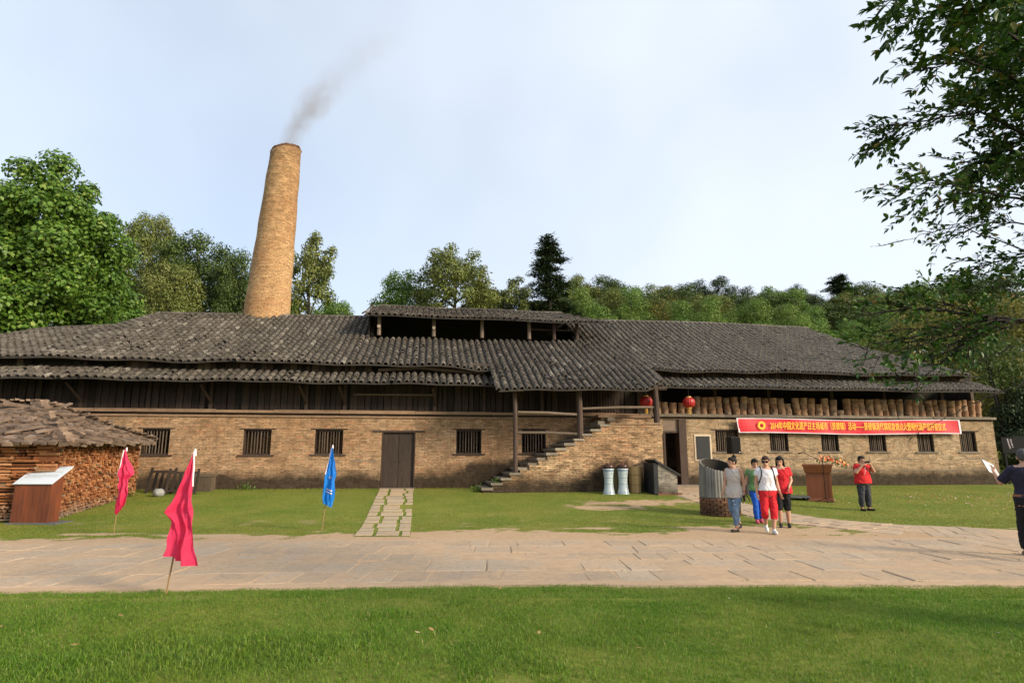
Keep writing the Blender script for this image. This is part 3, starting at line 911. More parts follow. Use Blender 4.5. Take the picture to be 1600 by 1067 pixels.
# stepping path to the west door
pathw = MB()
L0, R0 = (-3.20, 12.85), (-2.02, 12.85)
L1 = uvw(6.02, -0.3); R1 = uvw(7.32, -0.3)
def pw(s, t):
    a = Vector((L0[0] + (L1.x - L0[0]) * t, L0[1] + (L1.y - L0[1]) * t, 0)); b = Vector((R0[0] + (R1.x - R0[0]) * t, R0[1] + (R1.y - R0[1]) * t, 0))
    return a + (b - a) * s
for k in range(12):
    q = [pw(0.02, k / 12), pw(0.98, k / 12), pw(0.98, (k + 1) / 12), pw(0.02, (k + 1) / 12)]
    pathw.add([(p.x, p.y, gz(p.x, p.y) + 0.004) for p in q], [(0, 1, 2, 3)])
path = tag(pathw.build('path', M['ground']), kind='structure')
t = 0.0; rj = random.Random(23)
while t < 0.985:
    dt = min(rj.uniform(0.050, 0.085), 1.0 - t)
    cut1, cut2 = rj.uniform(0.24, 0.36), rj.uniform(0.70, 0.82)
    for (a, b) in ((0.0, cut1), (cut1, cut2), (cut2, 1.0)):
        if rj.random() < 0.93:
            g = 0.028
            slab(path, [pw(a + g, t + 0.008), pw(b - g, t + 0.008), pw(b - g, t + dt - 0.008), pw(a + g, t + dt - 0.008)], lambda X, Y: gz(X, Y) + 0.018, rj)
    t += dt
# flagged path curving to the east doorway
pe = MB(); pts = []
for (x0, y0, w0), (x1, y1, w1) in zip(PATH_C, PATH_C[1:]):
    n = 8
    for k in range(n): pts.append((x0 + (x1 - x0) * k / n, y0 + (y1 - y0) * k / n, w0 + (w1 - w0) * k / n))
def pe_edge(i, s):
    x, y, w = pts[i]; x2, y2, _ = pts[min(i + 1, len(pts) - 1)]; x1, y1, _ = pts[max(i - 1, 0)]
    d = Vector((x2 - x1, y2 - y1, 0)).normalized(); nrm = Vector((d.y, -d.x, 0))
    return Vector((x, y, 0)) + nrm * w * s
for i in range(len(pts) - 1):
    q = [pe_edge(i, 0.9), pe_edge(i + 1, 0.9), pe_edge(i + 1, -0.9), pe_edge(i, -0.9)]
    pe.add([(p.x, p.y, gz(p.x, p.y) + 0.004) for p in q], [(0, 1, 2, 3)])
epath = tag(pe.build('path', M['road_earth']), kind='structure')
rj = random.Random(29)
for i in range(2, len(pts) - 1):
    cuts = [-0.95, -0.95 + rj.uniform(0.5, 0.75), 0.15 + rj.uniform(-0.1, 0.3), 0.95]
    for a, b in zip(cuts, cuts[1:]):
        if rj.random() < 0.9:
            slab(epath, [pe_edge(i, a), pe_edge(i, b), pe_edge(i + 1, b), pe_edge(i + 1, a)], lambda X, Y: gz(X, Y) + 0.016, rj)

# ---- grass blades
def foliage_material(name, stops, trans=0.35, rough=0.55, spec=0.3, noise=None):
    t = NT(name)
    r = t.rand()
    c = t.ramp(r, stops)
    if noise:
        pos = t.n('ShaderNodeNewGeometry').outputs['Position']
        nz = t.noise(pos, noise[0], 4, 0.6)
        c = t.mix(t.ramp(nz, [(0.38, 0.0), (0.64, noise[2] if len(noise) > 2 else 0.7)]), c, noise[1])
    t.color(c); t.rough(rough, spec)
    tr = t.n('ShaderNodeBsdfTranslucent'); t.l(c, tr.inputs['Color'])
    ms = t.n('ShaderNodeMixShader'); ms.inputs[0].default_value = trans
    t.l(t.b.outputs[0], ms.inputs[1]); t.l(tr.outputs[0], ms.inputs[2]); t.l(ms.outputs[0], t.out.inputs[0])
    M[name] = t.mat
    return t.mat
foliage_material('near_grass', [(0.0, (0.060, 0.150, 0.008)), (0.5, (0.110, 0.235, 0.016)), (0.88, (0.175, 0.300, 0.030)), (1.0, (0.38, 0.33, 0.11))], 0.40, 0.45, 0.3, (0.55, (0.19, 0.26, 0.034), 0.6))
foliage_material('lawn_grass', [(0.0, (0.085, 0.150, 0.008)), (0.5, (0.140, 0.210, 0.015)), (0.85, (0.205, 0.255, 0.028)), (1.0, (0.40, 0.33, 0.12))], 0.35, 0.5, 0.3, (0.45, (0.25, 0.23, 0.045), 0.75))

def blades(name, X, Y, H, wid, lean, mat, label):
    n = len(X)
    Z = ground_z(X, Y) - 0.004
    Z = Z + 0.10 * (fbm(X * 0.8, Y * 0.8, 31) - 0.5) * (Y < 7.2) + 0.03 * (fbm(X * 0.5, Y * 0.5, 21) - 0.5) * (Y > 12.8)
    az = rng.uniform(0, 2 * np.pi, n); lz = np.abs(rng.normal(0, lean, n)) * H
    wa = rng.uniform(0, 2 * np.pi, n)
    bx, by = np.cos(wa) * wid * 0.5, np.sin(wa) * wid * 0.5
    lx, ly = np.cos(az) * lz, np.sin(az) * lz
    v = np.zeros((n, 5, 3))
    v[:, 0] = np.stack([X - bx, Y - by, Z], 1); v[:, 1] = np.stack([X + bx, Y + by, Z], 1)
    mz = Z + H * 0.6
    v[:, 2] = np.stack([X + bx * 0.8 + lx * 0.35, Y + by * 0.8 + ly * 0.35, mz], 1)
    v[:, 3] = np.stack([X - bx * 0.8 + lx * 0.35, Y - by * 0.8 + ly * 0.35, mz], 1)
    v[:, 4] = np.stack([X + lx, Y + ly, Z + H * np.clip(1 - 0.35 * lz / H, 0.3, 1)], 1)
    b = np.arange(n)[:, None] * 5
    f = np.concatenate([b + np.array([[0, 1, 2]]), b + np.array([[0, 2, 3]]), b + np.array([[3, 2, 4]])], 0)
    me = np_mesh(name, v.reshape(-1, 3), f, mat)
    return tag(link(name, me), label, 'grass', kind='stuff')

n = 420000                                             # thick turf this side of the road
Y = 3.9 + (8.1 - 3.9) * rng.random(n) ** 0.85
X = (rng.random(n) * 2 - 1) * (Y * 0.90 + 0.6)
edge = road_near(X) + 0.12 + 0.42 * (fbm(X * 1.1, X * 0 + 3.3, 77) - 0.5) + 0.10 * (fbm(X * 7.0, X * 0 + 8.1, 79) - 0.5) - Y
tall = fbm(X * 0.9, Y * 0.9, 51)
thin = np.clip(fbm(X * 1.6, Y * 1.6, 61) * 1.7 - 0.25, 0.45, 1)
bare = np.clip((fbm(X * 0.8, Y * 1.4, 83) - 0.66) * 9, 0, 0.85)
keep = (edge > 0) & (rng.random(n) < thin * np.clip(0.35 + edge * 5, 0, 1)) & (rng.random(n) > bare)
X, Y, tall, edge = X[keep], Y[keep], tall[keep], edge[keep]
weed = np.exp(-(((X + 2.2) / 1.4) ** 2 + ((Y - 5.3) / 0.55) ** 2)) + np.exp(-(((X + 2.9) / 0.7) ** 2 + ((Y - 4.9) / 0.4) ** 2)) + np.clip((fbm(X * 1.7, Y * 1.7, 131) - 0.66) * 7, 0, 0.8)
H = (0.018 + 0.050 * tall ** 1.8 * rng.random(len(X)) + 0.016 * rng.random(len(X))) * np.clip(0.5 + edge * 1.0, 0.5, 1.0) + 0.055 * np.clip(weed, 0, 1) * rng.random(len(X))
wd = 0.0026 + 0.0030 * rng.random(len(X)) + 0.004 * np.clip(weed, 0, 1) * rng.random(len(X))
blades('grass', X, Y, H, wd, 1.05, M['near_grass'], 'thick uneven green turf in front of the stone road')
n = 330000                                             # shorter lawn between road and wall
Y = 11.9 + (25.2 - 11.9) * rng.random(n) ** 1.25
X = (rng.random(n) * 2 - 1) * (Y * 0.86 + 0.8)
v_ = (X - A[0]) * DV[0] + (Y - A[1]) * DV[1]
u_ = (X - A[0]) * DU[0] + (Y - A[1]) * DU[1]
s_ = sand_mask(X, Y)
onw = (Y > 12.8) & (np.abs((X - (L0[0] + (L1.x - L0[0]) * (Y - 12.85) / (L1.y - 12.85))) - 0.62) < 0.60)
keep = (v_ < -0.03) & (Y > road_far(X) - 0.15) & (rng.random(n) > np.clip(s_ * 1.7, 0, 1)) & ~((u_ > 9.7) & (u_ < 16.2) & (v_ > -2.3)) & ~(onw & (rng.random(n) < 0.94)) & ~((path_dist(X, Y) < -0.05))
X, Y, s_, v_ = X[keep], Y[keep], s_[keep], v_[keep]
H = (0.012 + 0.018 * rng.random(len(X))) * (1 - 0.45 * np.clip(s_, 0, 1)) + 0.05 * (v_ > -0.35) * rng.random(len(X))
blades('grass', X, Y, H, 0.006 + 0.007 * rng.random(len(X)), 0.6, M['lawn_grass'], 'short yellow-green lawn between the stone road and brick wall')
# weeds in the joints of the road
n = 2600
X = rng.uniform(-11, 11, n); rr = rng.integers(0, 6, n)
nn, ff = road_near(X) + 0.12, road_far(X) - 0.28
Y = nn + (ff - nn) * np.array(ROWS)[rr] + rng.normal(0, 0.018, n)
k = fbm(X * 2.2, rr * 7.0 + X * 0, 91) > 0.60
X, Y = X[k], Y[k]
blades('weeds', X, Y, 0.02 + 0.03 * rng.random(len(X)), np.full(len(X), 0.006), 0.7, M['lawn_grass'], 'small weeds sprouting from the joints of the stone road')
# fallen confetti on the east lawn
n = 620
X = rng.normal(15.0, 3.0, n); Y = rng.normal(20.8, 1.3, n)
k = (((X - A[0]) * DV[0] + (Y - A[1]) * DV[1]) < -0.6) & (X > 9.8) & (Y > 17.2)
X, Y = X[k], Y[k]; n = len(X)
Z = ground_z(X, Y) + 0.035
a = rng.uniform(0, 6.28, n); s = rng.uniform(0.010, 0.024, n)
q = np.zeros((n, 4, 3))
for i, (ca, cb) in enumerate(((-1, -1), (1, -1), (1, 1), (-1, 1))):
    q[:, i] = np.stack([X + s * (ca * np.cos(a) - cb * 0.7 * np.sin(a)), Y + s * (ca * np.sin(a) + cb * 0.7 * np.cos(a)), Z + rng.uniform(-0.008, 0.014, n)], 1)
t = NT('confetti'); t.color(t.ramp(t.rand(), [(0.0, (0.55, 0.05, 0.06)), (0.45, (0.62, 0.16, 0.16)), (0.7, (0.75, 0.45, 0.42)), (0.9, (0.8, 0.74, 0.7)), (1.0, (0.75, 0.35, 0.1))])); t.rough(0.7)
me = np_mesh('confetti', q.reshape(-1, 3), np.arange(n * 4).reshape(n, 4), t.mat)
tag(link('confetti', me), 'scattered red and pink confetti on the lawn', 'confetti', kind='stuff')
# fallen leaves on the near turf
n = 26
t = NT('fallen_leaf'); t.color(t.ramp(t.rand(), [(0.0, (0.22, 0.11, 0.04)), (0.6, (0.34, 0.22, 0.08)), (1.0, (0.5, 0.42, 0.3))])); t.rough(0.7)
fl = MB(); r = random.Random(8)
for k in range(n):
    y = r.uniform(5.0, 7.6); x = r.uniform(-0.8, 0.8) * y
    c = Vector((x, y, gz(x, y) + 0.07)); a = r.uniform(0, 6.28); L = r.uniform(0.02, 0.045)
    d = Vector((math.cos(a), math.sin(a), r.uniform(-0.2, 0.3))) * L; e = Vector((-math.sin(a), math.cos(a), r.uniform(-0.3, 0.3))) * L * 0.45
    fl.add([c - d, c + e, c + d, c - e], [(0, 1, 2), (0, 2, 3)])
tag(fl.build('fallen_leaves', t.mat), 'few dry brown leaves lying on the front turf', 'leaves', kind='stuff')
# ------------------------------------------------------------------ chimney and its smoke
CH = uvw(-0.47, 7.55, 0)
ch = empty('kiln_chimney', (CH.x, CH.y, 6.5))
tag(ch, 'tall tapering round brick chimney, soot-streaked orange, rising through the tiled roof', 'chimney')
NC, NR = 48, 40
TOPC = Vector((uvw(-0.05, 7.55).x - CH.x, uvw(-0.05, 7.55).y - CH.y, 10.95))
cm = MB(); uvs = []
rc = random.Random(4)
def ch_ring(t):
    c = TOPC * t
    r = 1.17 + (0.765 - 1.17) * t + 0.012 * math.sin(t * 31)
    return c, r
rows = []
for i in range(NR + 1):
    t = i / NR
    c, r = ch_ring(t)
    rows.append([(c.x + r * (1 + 0.006 * math.sin(7 * k + i * 1.3)) * math.cos(2*math.pi*k/NC), c.y + r * math.sin(2*math.pi*k/NC), c.z + 0.17 * t ** 3 * math.cos(2*math.pi*k/NC)) for k in range(NC)])
for c, r, z in ((TOPC, 0.52, 10.95), (TOPC, 0.50, 9.2)):
    rows.append([(c.x + r * math.cos(2*math.pi*k/NC), c.y + r * math.sin(2*math.pi*k/NC), z) for k in range(NC)])
vs = [p for r in rows for p in r]
fs = []
for i in range(len(rows) - 1):
    for k in range(NC):
        fs.append((i*NC + k, i*NC + (k+1) % NC, (i+1)*NC + (k+1) % NC, (i+1)*NC + k))
cm.add(vs, fs)
shaft = cm.build('shaft', M['chimney_brick'], ch, True)
uvl = shaft.data.uv_layers.new(name='UVMap')
for p in shaft.data.polygons:
    i, k = divmod(p.index, NC)
    for li, (a, b) in zip(p.loop_indices, ((k, i), (k + 1, i), (k + 1, i + 1), (k, i + 1))):
        uvl.data[li].uv = (a / NC * 6.4, b / NR * 11.3)
for k in range(26):                           # loose top course of bricks
    a = 2 * math.pi * k / 26
    r = 0.70 + rc.uniform(-0.02, 0.03)
    MB().obox((TOPC.x + r * math.cos(a), TOPC.y + r * math.sin(a), 10.95 + 0.17 * math.cos(a) + 0.04 + rc.uniform(0, 0.03)), (0.12, 0.17, 0.075), Matrix.Rotation(a + rc.uniform(-0.15, 0.15), 3, 'Z')).build('brick', M['red_brick'], ch)

sm_mat = bpy.data.materials.new('smoke'); sm_mat.use_nodes = True
t = NT.__new__(NT); t.mat = sm_mat; t.t = sm_mat.node_tree; t.t.nodes.clear()
out = t.n('ShaderNodeOutputMaterial'); pv = t.n('ShaderNodeVolumePrincipled')
pv.inputs['Color'].default_value = (0.55, 0.52, 0.50, 1); pv.inputs['Anisotropy'].default_value = 0.1
pos = t.obj()
wob = t.n('ShaderNodeTexNoise'); wob.inputs['Scale'].default_value = 0.75; wob.inputs['Detail'].default_value = 3
t.l(pos, wob.inputs['Vector'])
wv = t.n('ShaderNodeVectorMath', operation='SUBTRACT'); t.l(wob.outputs['Color'], wv.inputs[0]); wv.inputs[1].default_value = (0.5, 0.5, 0.5)
wv2 = t.n('ShaderNodeVectorMath', operation='SCALE'); t.l(wv.outputs[0], wv2.inputs[0]); wv2.inputs['Scale'].default_value = 1.7
wv3 = t.n('ShaderNodeVectorMath', operation='ADD'); t.l(pos, wv3.inputs[0]); t.l(wv2.outputs[0], wv3.inputs[1])
s = t.sep(pos); d = t.sep(wv3.outputs[0])
z = t.math('MAXIMUM', s[2], 0.0)
kz = t.math('MINIMUM', t.math('MULTIPLY', z, 0.5), 1.0)               # the wobble grows with height
px = t.math('ADD', t.math('MULTIPLY', d[0], kz), t.math('MULTIPLY', s[0], t.math('SUBTRACT', 1.0, kz)))
py = t.math('ADD', t.math('MULTIPLY', d[1], kz), t.math('MULTIPLY', s[1], t.math('SUBTRACT', 1.0, kz)))
ax = t.math('ADD', t.math('MULTIPLY', z, 0.30), t.math('MULTIPLY', t.math('MULTIPLY', z, z), 0.065))
rx_ = t.math('SUBTRACT', px, ax)
rad = t.math('SQRT', t.math('ADD', t.math('MULTIPLY', rx_, rx_), t.math('MULTIPLY', py, py)))
R = t.math('ADD', 0.60, t.math('MULTIPLY', z, 0.17))
core = t.math('MAXIMUM', t.math('SUBTRACT', 1.0, t.math('DIVIDE', rad, R)), 0.0)
core = t.math('POWER', core, 1.3)
nz = t.noise(pos, 1.9, 5, 0.65, 0.6)
den = t.math('MULTIPLY', core, t.ramp(nz, [(0.32, 0.30), (0.62, 1.0)]))
fade = t.ramp(t.math('DIVIDE', z, 7.5), [(0.0, 1.0), (0.03, 1.0), (0.25, 0.85), (0.40, 0.65), (0.56, 0.16), (1.0, 0.06)])
den = t.math('MULTIPLY', t.math('MULTIPLY', den, fade), 1.9)
t.l(den, pv.inputs['Density']); t.l(pv.outputs[0], out.inputs['Volume'])
smk = MB()
vs = []
for zz, cx, r in ((0.02, 0.0, 0.50), (1.0, 0.35, 1.1), (3.0, 1.5, 1.7), (5.0, 3.1, 2.2), (7.0, 5.3, 2.6)):
    for k in range(12): vs.append((cx + r * math.cos(2*math.pi*k/12), r * math.sin(2*math.pi*k/12), zz))
fs = [(i*12 + k, i*12 + (k+1) % 12, (i+1)*12 + (k+1) % 12, (i+1)*12 + k) for i in range(4) for k in range(12)] + [tuple(range(11, -1, -1)), tuple(range(48, 60))]
smk.add(vs, fs)
smoke = smk.build('smoke', sm_mat)
smoke.location = (CH.x + TOPC.x, CH.y + TOPC.y, 6.5 + 11.0)
tag(smoke, 'thin grey smoke drifting from the top of the brick chimney', 'smoke', kind='stuff')

# ------------------------------------------------------------------ saggars stored on the east wall
def saggar_mat():
    t = NT('saggar')
    pos = t.n('ShaderNodeNewGeometry').outputs['Position']
    r = t.n('ShaderNodeObjectInfo').outputs['Random']
    c = t.ramp(r, [(0.0, (0.22, 0.115, 0.060)), (0.35, (0.34, 0.19, 0.105)), (0.7, (0.42, 0.26, 0.155)), (1.0, (0.25, 0.18, 0.13))])
    nz = t.noise(pos, 6.0, 5, 0.7)
    c = t.mix(t.ramp(nz, [(0.40, 0.75), (0.52, 0.0)]), c, (0.085, 0.055, 0.038))
    c = t.mix(t.ramp(nz, [(0.62, 0.0), (0.70, 0.6)]), c, (0.44, 0.35, 0.24))
    t.color(c); t.rough(0.85, 0.25); t.bump(nz, 0.4, 0.01)
    M['saggar'] = t.mat
saggar_mat()
def saggar_mesh(i):
    r = 0.150; h = 0.235
    m = MB()
    m.lathe([(r*0.97, 0.0), (r*1.02, 0.012), (r*0.985, 0.03), (r*0.985, h*0.5), (r, h-0.03), (r*1.04, h-0.012), (r*1.0, h), (r*0.84, h), (r*0.82, h-0.09), (0.0, h-0.09)], 14)
    me_o = m.build('saggar', M['saggar'], None, True)
    me = me_o.data
    bpy.data.objects.remove(me_o)
    return me
SAG = saggar_mesh(0)
rsg = random.Random(31)
cols_u = []
u = 16.72
while u < 32.0:
    cols_u.append(u); u += rsg.uniform(0.315, 0.375)
for ci, u in enumerate(cols_u):
    nh = rsg.choices((1, 2, 3), (0.06, 0.10, 0.84))[0]
    lean = rsg.uniform(-0.04, 0.04); sc = rsg.uniform(0.92, 1.10)
    z = 3.302
    v = 0.13 + rsg.uniform(-0.04, 0.05)
    for k in range(nh):
        sh = rsg.uniform(0.93, 1.08)
        o = link('saggar', SAG)
        o.location = uvw(u + lean * k + rsg.uniform(-0.006, 0.006), v, z)
        o.rotation_euler = (rsg.uniform(-0.02, 0.02), rsg.uniform(-0.03, 0.03), rsg.uniform(0, 6))
        o.scale = (sc, sc, sh)
        z += 0.235 * sh + 0.003
        pos_w = 'only' if nh == 1 else ('bottom' if k == 0 else 'top' if k == nh - 1 else 'middle')
        tag(o, 'brown clay saggar, %s one in the %s column from the stair porch on the wall' % (pos_w, ordinal(ci + 1)), 'saggar', 'saggars stacked along the east wall')

# ------------------------------------------------------------------ banner
simple('banner_red', (0.62, 0.018, 0.030), (0.55, 0.014, 0.026), 3.0, 0.55, 0.1, spec=0.3)
simple('banner_white', (0.80, 0.70, 0.76), (0.74, 0.64, 0.70), 3.0, 0.6)
simple('letter_yellow', (0.85, 0.56, 0.03), (0.80, 0.52, 0.03), 3.0, 0.5)
ban = empty('event_banner', uvw(20.28, -0.22, 2.57), YAW)
tag(ban, 'long red banner with yellow Chinese lettering hung below the saggars', 'banner')
BL, BH = 10.18, 0.56
NXB = 60
def ban_pt(s, t, off=0.0):
    x = s * BL
    sag = 0.018 * math.sin(s * 9) - 0.03 * math.sin(math.pi * s)
    return (x + 0.07 * (1 - t) * (1 if s < 0.5 else 0.3), -0.02 * math.sin(s * 23 + 2 * t) - 0.012 * math.sin(s * 57) + off - 0.015 * (1 - t), t * BH + sag)
bm_ = MB()
for (y0, y1, off, mi) in ((0, 1, 0, 0),):
    for i in range(NXB):
        for j in range(4):
            a, b = i / NXB, (i + 1) / NXB; c, d = j / 4, (j + 1) / 4
            bm_.add([ban_pt(a, c), ban_pt(b, c), ban_pt(b, d), ban_pt(a, d)], [(0, 1, 2, 3)])
            bm_.add([ban_pt(a, c, 0.004), ban_pt(b, c, 0.004), ban_pt(b, d, 0.004), ban_pt(a, d, 0.004)], [(3, 2, 1, 0)])
bm_.build('cloth', M['banner_red'], ban, True)
hem = MB()
for i in range(NXB):
    a, b = i / NXB, (i + 1) / NXB
    for (c, d) in ((-0.03, 0.022), (0.978, 1.03)):
        hem.add([ban_pt(a, c, -0.004), ban_pt(b, c, -0.004), ban_pt(b, d, -0.004), ban_pt(a, d, -0.004)], [(0, 1, 2, 3)])
for (a, b) in ((-0.004, 0.0025), (0.9965, 1.004)):
    hem.add([ban_pt(a, -0.03, -0.006), ban_pt(b, -0.03, -0.006), ban_pt(b, 1.03, -0.006), ban_pt(a, 1.03, -0.006)], [(0, 1, 2, 3)])
hem.build('hem', M['banner_white'], ban)

def text_mesh(name, body, width, height, mat, parent, loc, rot, bold=0.0, thick=0.004, font=None):
    cu = bpy.data.curves.new(name, 'FONT')
    cu.body = body; cu.size = 1.0; cu.offset = 0.0; cu.extrude = 0.0
    cu.resolution_u = 2
    o = bpy.data.objects.new(name, cu); COL.objects.link(o)
    dg = bpy.context.evaluated_depsgraph_get()
    me = bpy.data.meshes.new_from_object(o.evaluated_get(dg))
    bpy.data.objects.remove(o); bpy.data.curves.remove(cu)
    co = np.zeros(len(me.vertices) * 3); me.vertices.foreach_get('co', co); co = co.reshape(-1, 3)
    if len(co):
        mn, mx = co.min(0), co.max(0)
        co[:, 0] = (co[:, 0] - mn[0]) / (mx[0] - mn[0]) * width
        co[:, 1] = (co[:, 1] - mn[1]) / (mx[1] - mn[1]) * height
        me.vertices.foreach_set('co', co.ravel())
    if bold > 0:      # heavier strokes: the same outlines laid again a hair to each side
        bm = bmesh.new(); bm.from_mesh(me)
        src = bm.verts[:] + bm.edges[:] + bm.faces[:]
        for k, dx in enumerate((-bold, bold)):
            r_ = bmesh.ops.duplicate(bm, geom=src)
            for e_ in r_['geom']:
                if isinstance(e_, bmesh.types.BMVert): e_.co.x += dx; e_.co.z += 0.0012 * (k + 1)
        bm.to_mesh(me); bm.free()
    me.materials.clear(); me.materials.append(mat)
    me.update()
    q = link(name, me, parent)
    q.location = loc; q.rotation_euler = rot
    return q
tx = text_mesh('lettering', '2014年中国文化遗产日主场城市（景德镇）活动——景德镇清代镇窑复烧点火暨明代葫芦窑开窑仪式', 8.05, 0.33, M['letter_yellow'], ban, (1.40, -0.075, 0.115), (math.pi / 2, 0, 0), bold=0.003)
rgm = MB()
for k in range(24):
    a0, a1 = 2*math.pi*k/24, 2*math.pi*(k+1)/24
    for (r0, r1) in ((0.085, 0.15), (0.165, 0.178)):
        rgm.add([(r0*math.cos(a0), 0, r0*math.sin(a0)), (r1*math.cos(a0), 0, r1*math.sin(a0)), (r1*math.cos(a1), 0, r1*math.sin(a1)), (r0*math.cos(a1), 0, r0*math.sin(a1))], [(0, 1, 2, 3)])
em = rgm.build('emblem', M['letter_yellow'], ban); em.location = (1.02, -0.075, 0.28)

# plaque on a plastered patch
pl = empty('stone_plaque', uvw(18.85, 0, 1.95), YAW)
tag(pl, 'dark slate plaque with engraved rows on pale plaster beside the doorway', 'plaque')
MB().box(-0.37, 0.36, -0.022, -0.003, -0.52, 0.54).build('plaster_border', M['plaster'], pl)
MB().box(-0.285, 0.275, -0.055, -0.023, -0.46, 0.46).build('slab', M['slate'], pl)
simple('engraving', (0.045, 0.05, 0.05), (0.035, 0.04, 0.04), 9.0, 0.7)
eng = MB(); r = random.Random(12)
for i in range(13):
    z1 = 0.40; x = 0.235 - i * 0.039
    while z1 > -0.38:
        L = r.uniform(0.018, 0.028)
        if r.random() < 0.8: eng.box(x - 0.009, x + 0.009, -0.0575, -0.0555, z1 - L, z1)
        z1 -= 0.04
eng.build('engraved_text', M['engraving'], pl)

# ------------------------------------------------------------------ lanterns
simple('lantern_red', (0.36, 0.012, 0.010), (0.26, 0.009, 0.008), 4.0, 0.45, 0.0, spec=0.4)
simple('gold', (0.62, 0.36, 0.06), (0.5, 0.28, 0.05), 8.0, 0.45, spec=0.5)
def lantern(u, v, w, lab, sc=1.0, hang=4.2):
    L = empty('lantern', uvw(u, v, w), YAW)
    L.scale = (sc, sc, sc)
    tag(L, lab, 'lantern', 'red lanterns under the eaves')
    m = MB(); n = 32
    prof = [(0.10, 0.205), (0.17, 0.18), (0.235, 0.11), (0.258, 0.0), (0.235, -0.11), (0.17, -0.18), (0.10, -0.205)]
    vs = []
    for r, z in prof:
        for k in range(n):
            rr = r * (1.0 if k % 2 == 0 else 0.955)
            vs.append((rr * math.cos(2*math.pi*k/n), rr * math.sin(2*math.pi*k/n), z))
    fs = [(i*n + (k+1) % n, i*n + k, (i+1)*n + k, (i+1)*n + (k+1) % n) for i in range(len(prof)-1) for k in range(n)]
    m.add(vs, fs); m.build('paper_body', M['lantern_red'], L)
    MB().lathe([(0.0, 0.245), (0.10, 0.245), (0.105, 0.203), (0.0, 0.203)], 16).build('top_ring', M['gold'], L)
    MB().lathe([(0.0, -0.203), (0.105, -0.203), (0.10, -0.245), (0.0, -0.245)], 16).build('bottom_ring', M['gold'], L)
    MB().tube([(0, 0, 0.245), (0, 0, (hang - w) / sc)], 0.008, 5).build('cord', M['iron'], L)
    for k in range(7):
        a = 2*math.pi*k/7
        MB().tube([(0.05*math.cos(a), 0.05*math.sin(a), -0.245), (0.055*math.cos(a), 0.055*math.sin(a), -0.47)], [0.010, 0.014], 5).build('tassel', M['gold'], L)
lantern(15.86, -1.75, 3.62, 'round red lantern hanging behind the porch corner post', 0.95)
lantern(17.78, -1.25, 3.66, 'round red lantern hanging in front of the saggars over the doorway', 0.95, 4.2)

# ------------------------------------------------------------------ bins and bamboo baskets
simple('porcelain', (0.42, 0.48, 0.49), (0.36, 0.43, 0.45), 3.0, 0.25, 0.0, spec=0.5)
simple('glaze_blue', (0.10, 0.16, 0.26), (0.14, 0.21, 0.30), 20.0, 0.3)
simple('bin_lid', (0.06, 0.022, 0.015), (0.035, 0.014, 0.010), 6.0, 0.3, spec=0.5)
simple('bamboo', (0.40, 0.27, 0.12), (0.30, 0.195, 0.085), 8.0, 0.6, 0.3, (5, 5, 0.6), 0.2)
def bin_prof(z):
    return float(np.interp(z, [0, 0.05, 0.2, 0.42, 0.6, 0.78, 0.86], [0.215, 0.20, 0.165, 0.148, 0.158, 0.178, 0.195]))
def litter_bin(u, v, lab, yaw_marks):
    p = uvw(u, v)
    B = empty('litter_bin', (p.x, p.y, gz(p.x, p.y)))
    tag(B, lab, 'litter bin', 'porcelain litter bins by the stair')
    m = MB(); zs = [0, 0.02, 0.05, 0.12, 0.2, 0.3, 0.42, 0.52, 0.6, 0.7, 0.78, 0.86]
    m.lathe([(bin_prof(z), z) for z in zs] + [(0.16, 0.86), (0.15, 0.7), (0, 0.7)], 28)
    m.build('body', M['porcelain'], B, True)
    for (z0, z1, mm) in ((0.775, 0.82, 'glaze_blue'), (0.535, 0.55, 'glaze_blue'), (0.335, 0.35, 'glaze_blue'), (0.05, 0.062, 'glaze_blue')):
        MB().lathe([(bin_prof(z0) + 0.002, z0), (bin_prof(z1) + 0.002, z1)], 28).build('painted_band', M[mm], B)
    MB().lathe([(0.17, 0.862), (0.198, 0.864), (0.198, 0.955), (0.19, 0.965), (0.17, 0.985), (0.09, 1.01), (0.0, 1.015)], 24).build('lid', M['bin_lid'], B, True)
    MB().lathe([(0.0, 1.05), (0.03, 1.045), (0.035, 1.01)], 12).build('knob', M['bin_lid'], B, True)
    mk = MB(); r = random.Random(5)
    def on(a, z, da, dz):
        def P(aa, zz): return ((bin_prof(zz) + 0.003) * math.cos(aa), (bin_prof(zz) + 0.003) * math.sin(aa), zz)
        mk.add([P(a, z), P(a + da, z), P(a + da * 0.5 if False else a + da, z + dz), P(a, z + dz)], [(0, 1, 2, 3)])
    a0 = -math.pi / 2 + yaw_marks
    for k in range(4): on(a0 - 0.25 + k * 0.22, 0.655, 0.12, 0.016)
    for k in range(4): on(a0 - 0.3 + k * 0.24, 0.44 + 0.04 * (k % 2), 0.12, 0.018)
    for k in range(6): on(a0 + 0.05 + 0.01 * k, 0.72 + k * 0.008 - 0.025, 0.30 - 0.05 * k, 0.008)      # small tree mark
    for k in range(7):                                                                                 # standing figure and an arc
        on(a0 + 0.28 - 0.012 * abs(k - 3), 0.14 + k * 0.022, 0.12 if k < 5 else 0.07, 0.021)
    for k in range(8):
        b = math.pi * (0.5 + k / 8.0)
        on(a0 + 0.12 + 0.22 * math.cos(b), 0.19 + 0.07 * math.sin(b), 0.035, 0.016)
    for k in range(7): on(a0 - 0.4 + k * 0.15, 0.075, 0.09, 0.012)
    mk.build('painted_marks', M['glaze_blue'], B)
litter_bin(13.95, -2.98, 'waisted white porcelain litter bin with brown lid, farther from the buttress', 0.45)
litter_bin(14.47, -2.95, 'waisted white porcelain litter bin with brown lid, beside the tan bamboo basket', 0.40)
simple('old_bamboo', (0.16, 0.125, 0.055), (0.12, 0.095, 0.045), 8.0, 0.7, 0.3, (5, 5, 0.6), 0.2)
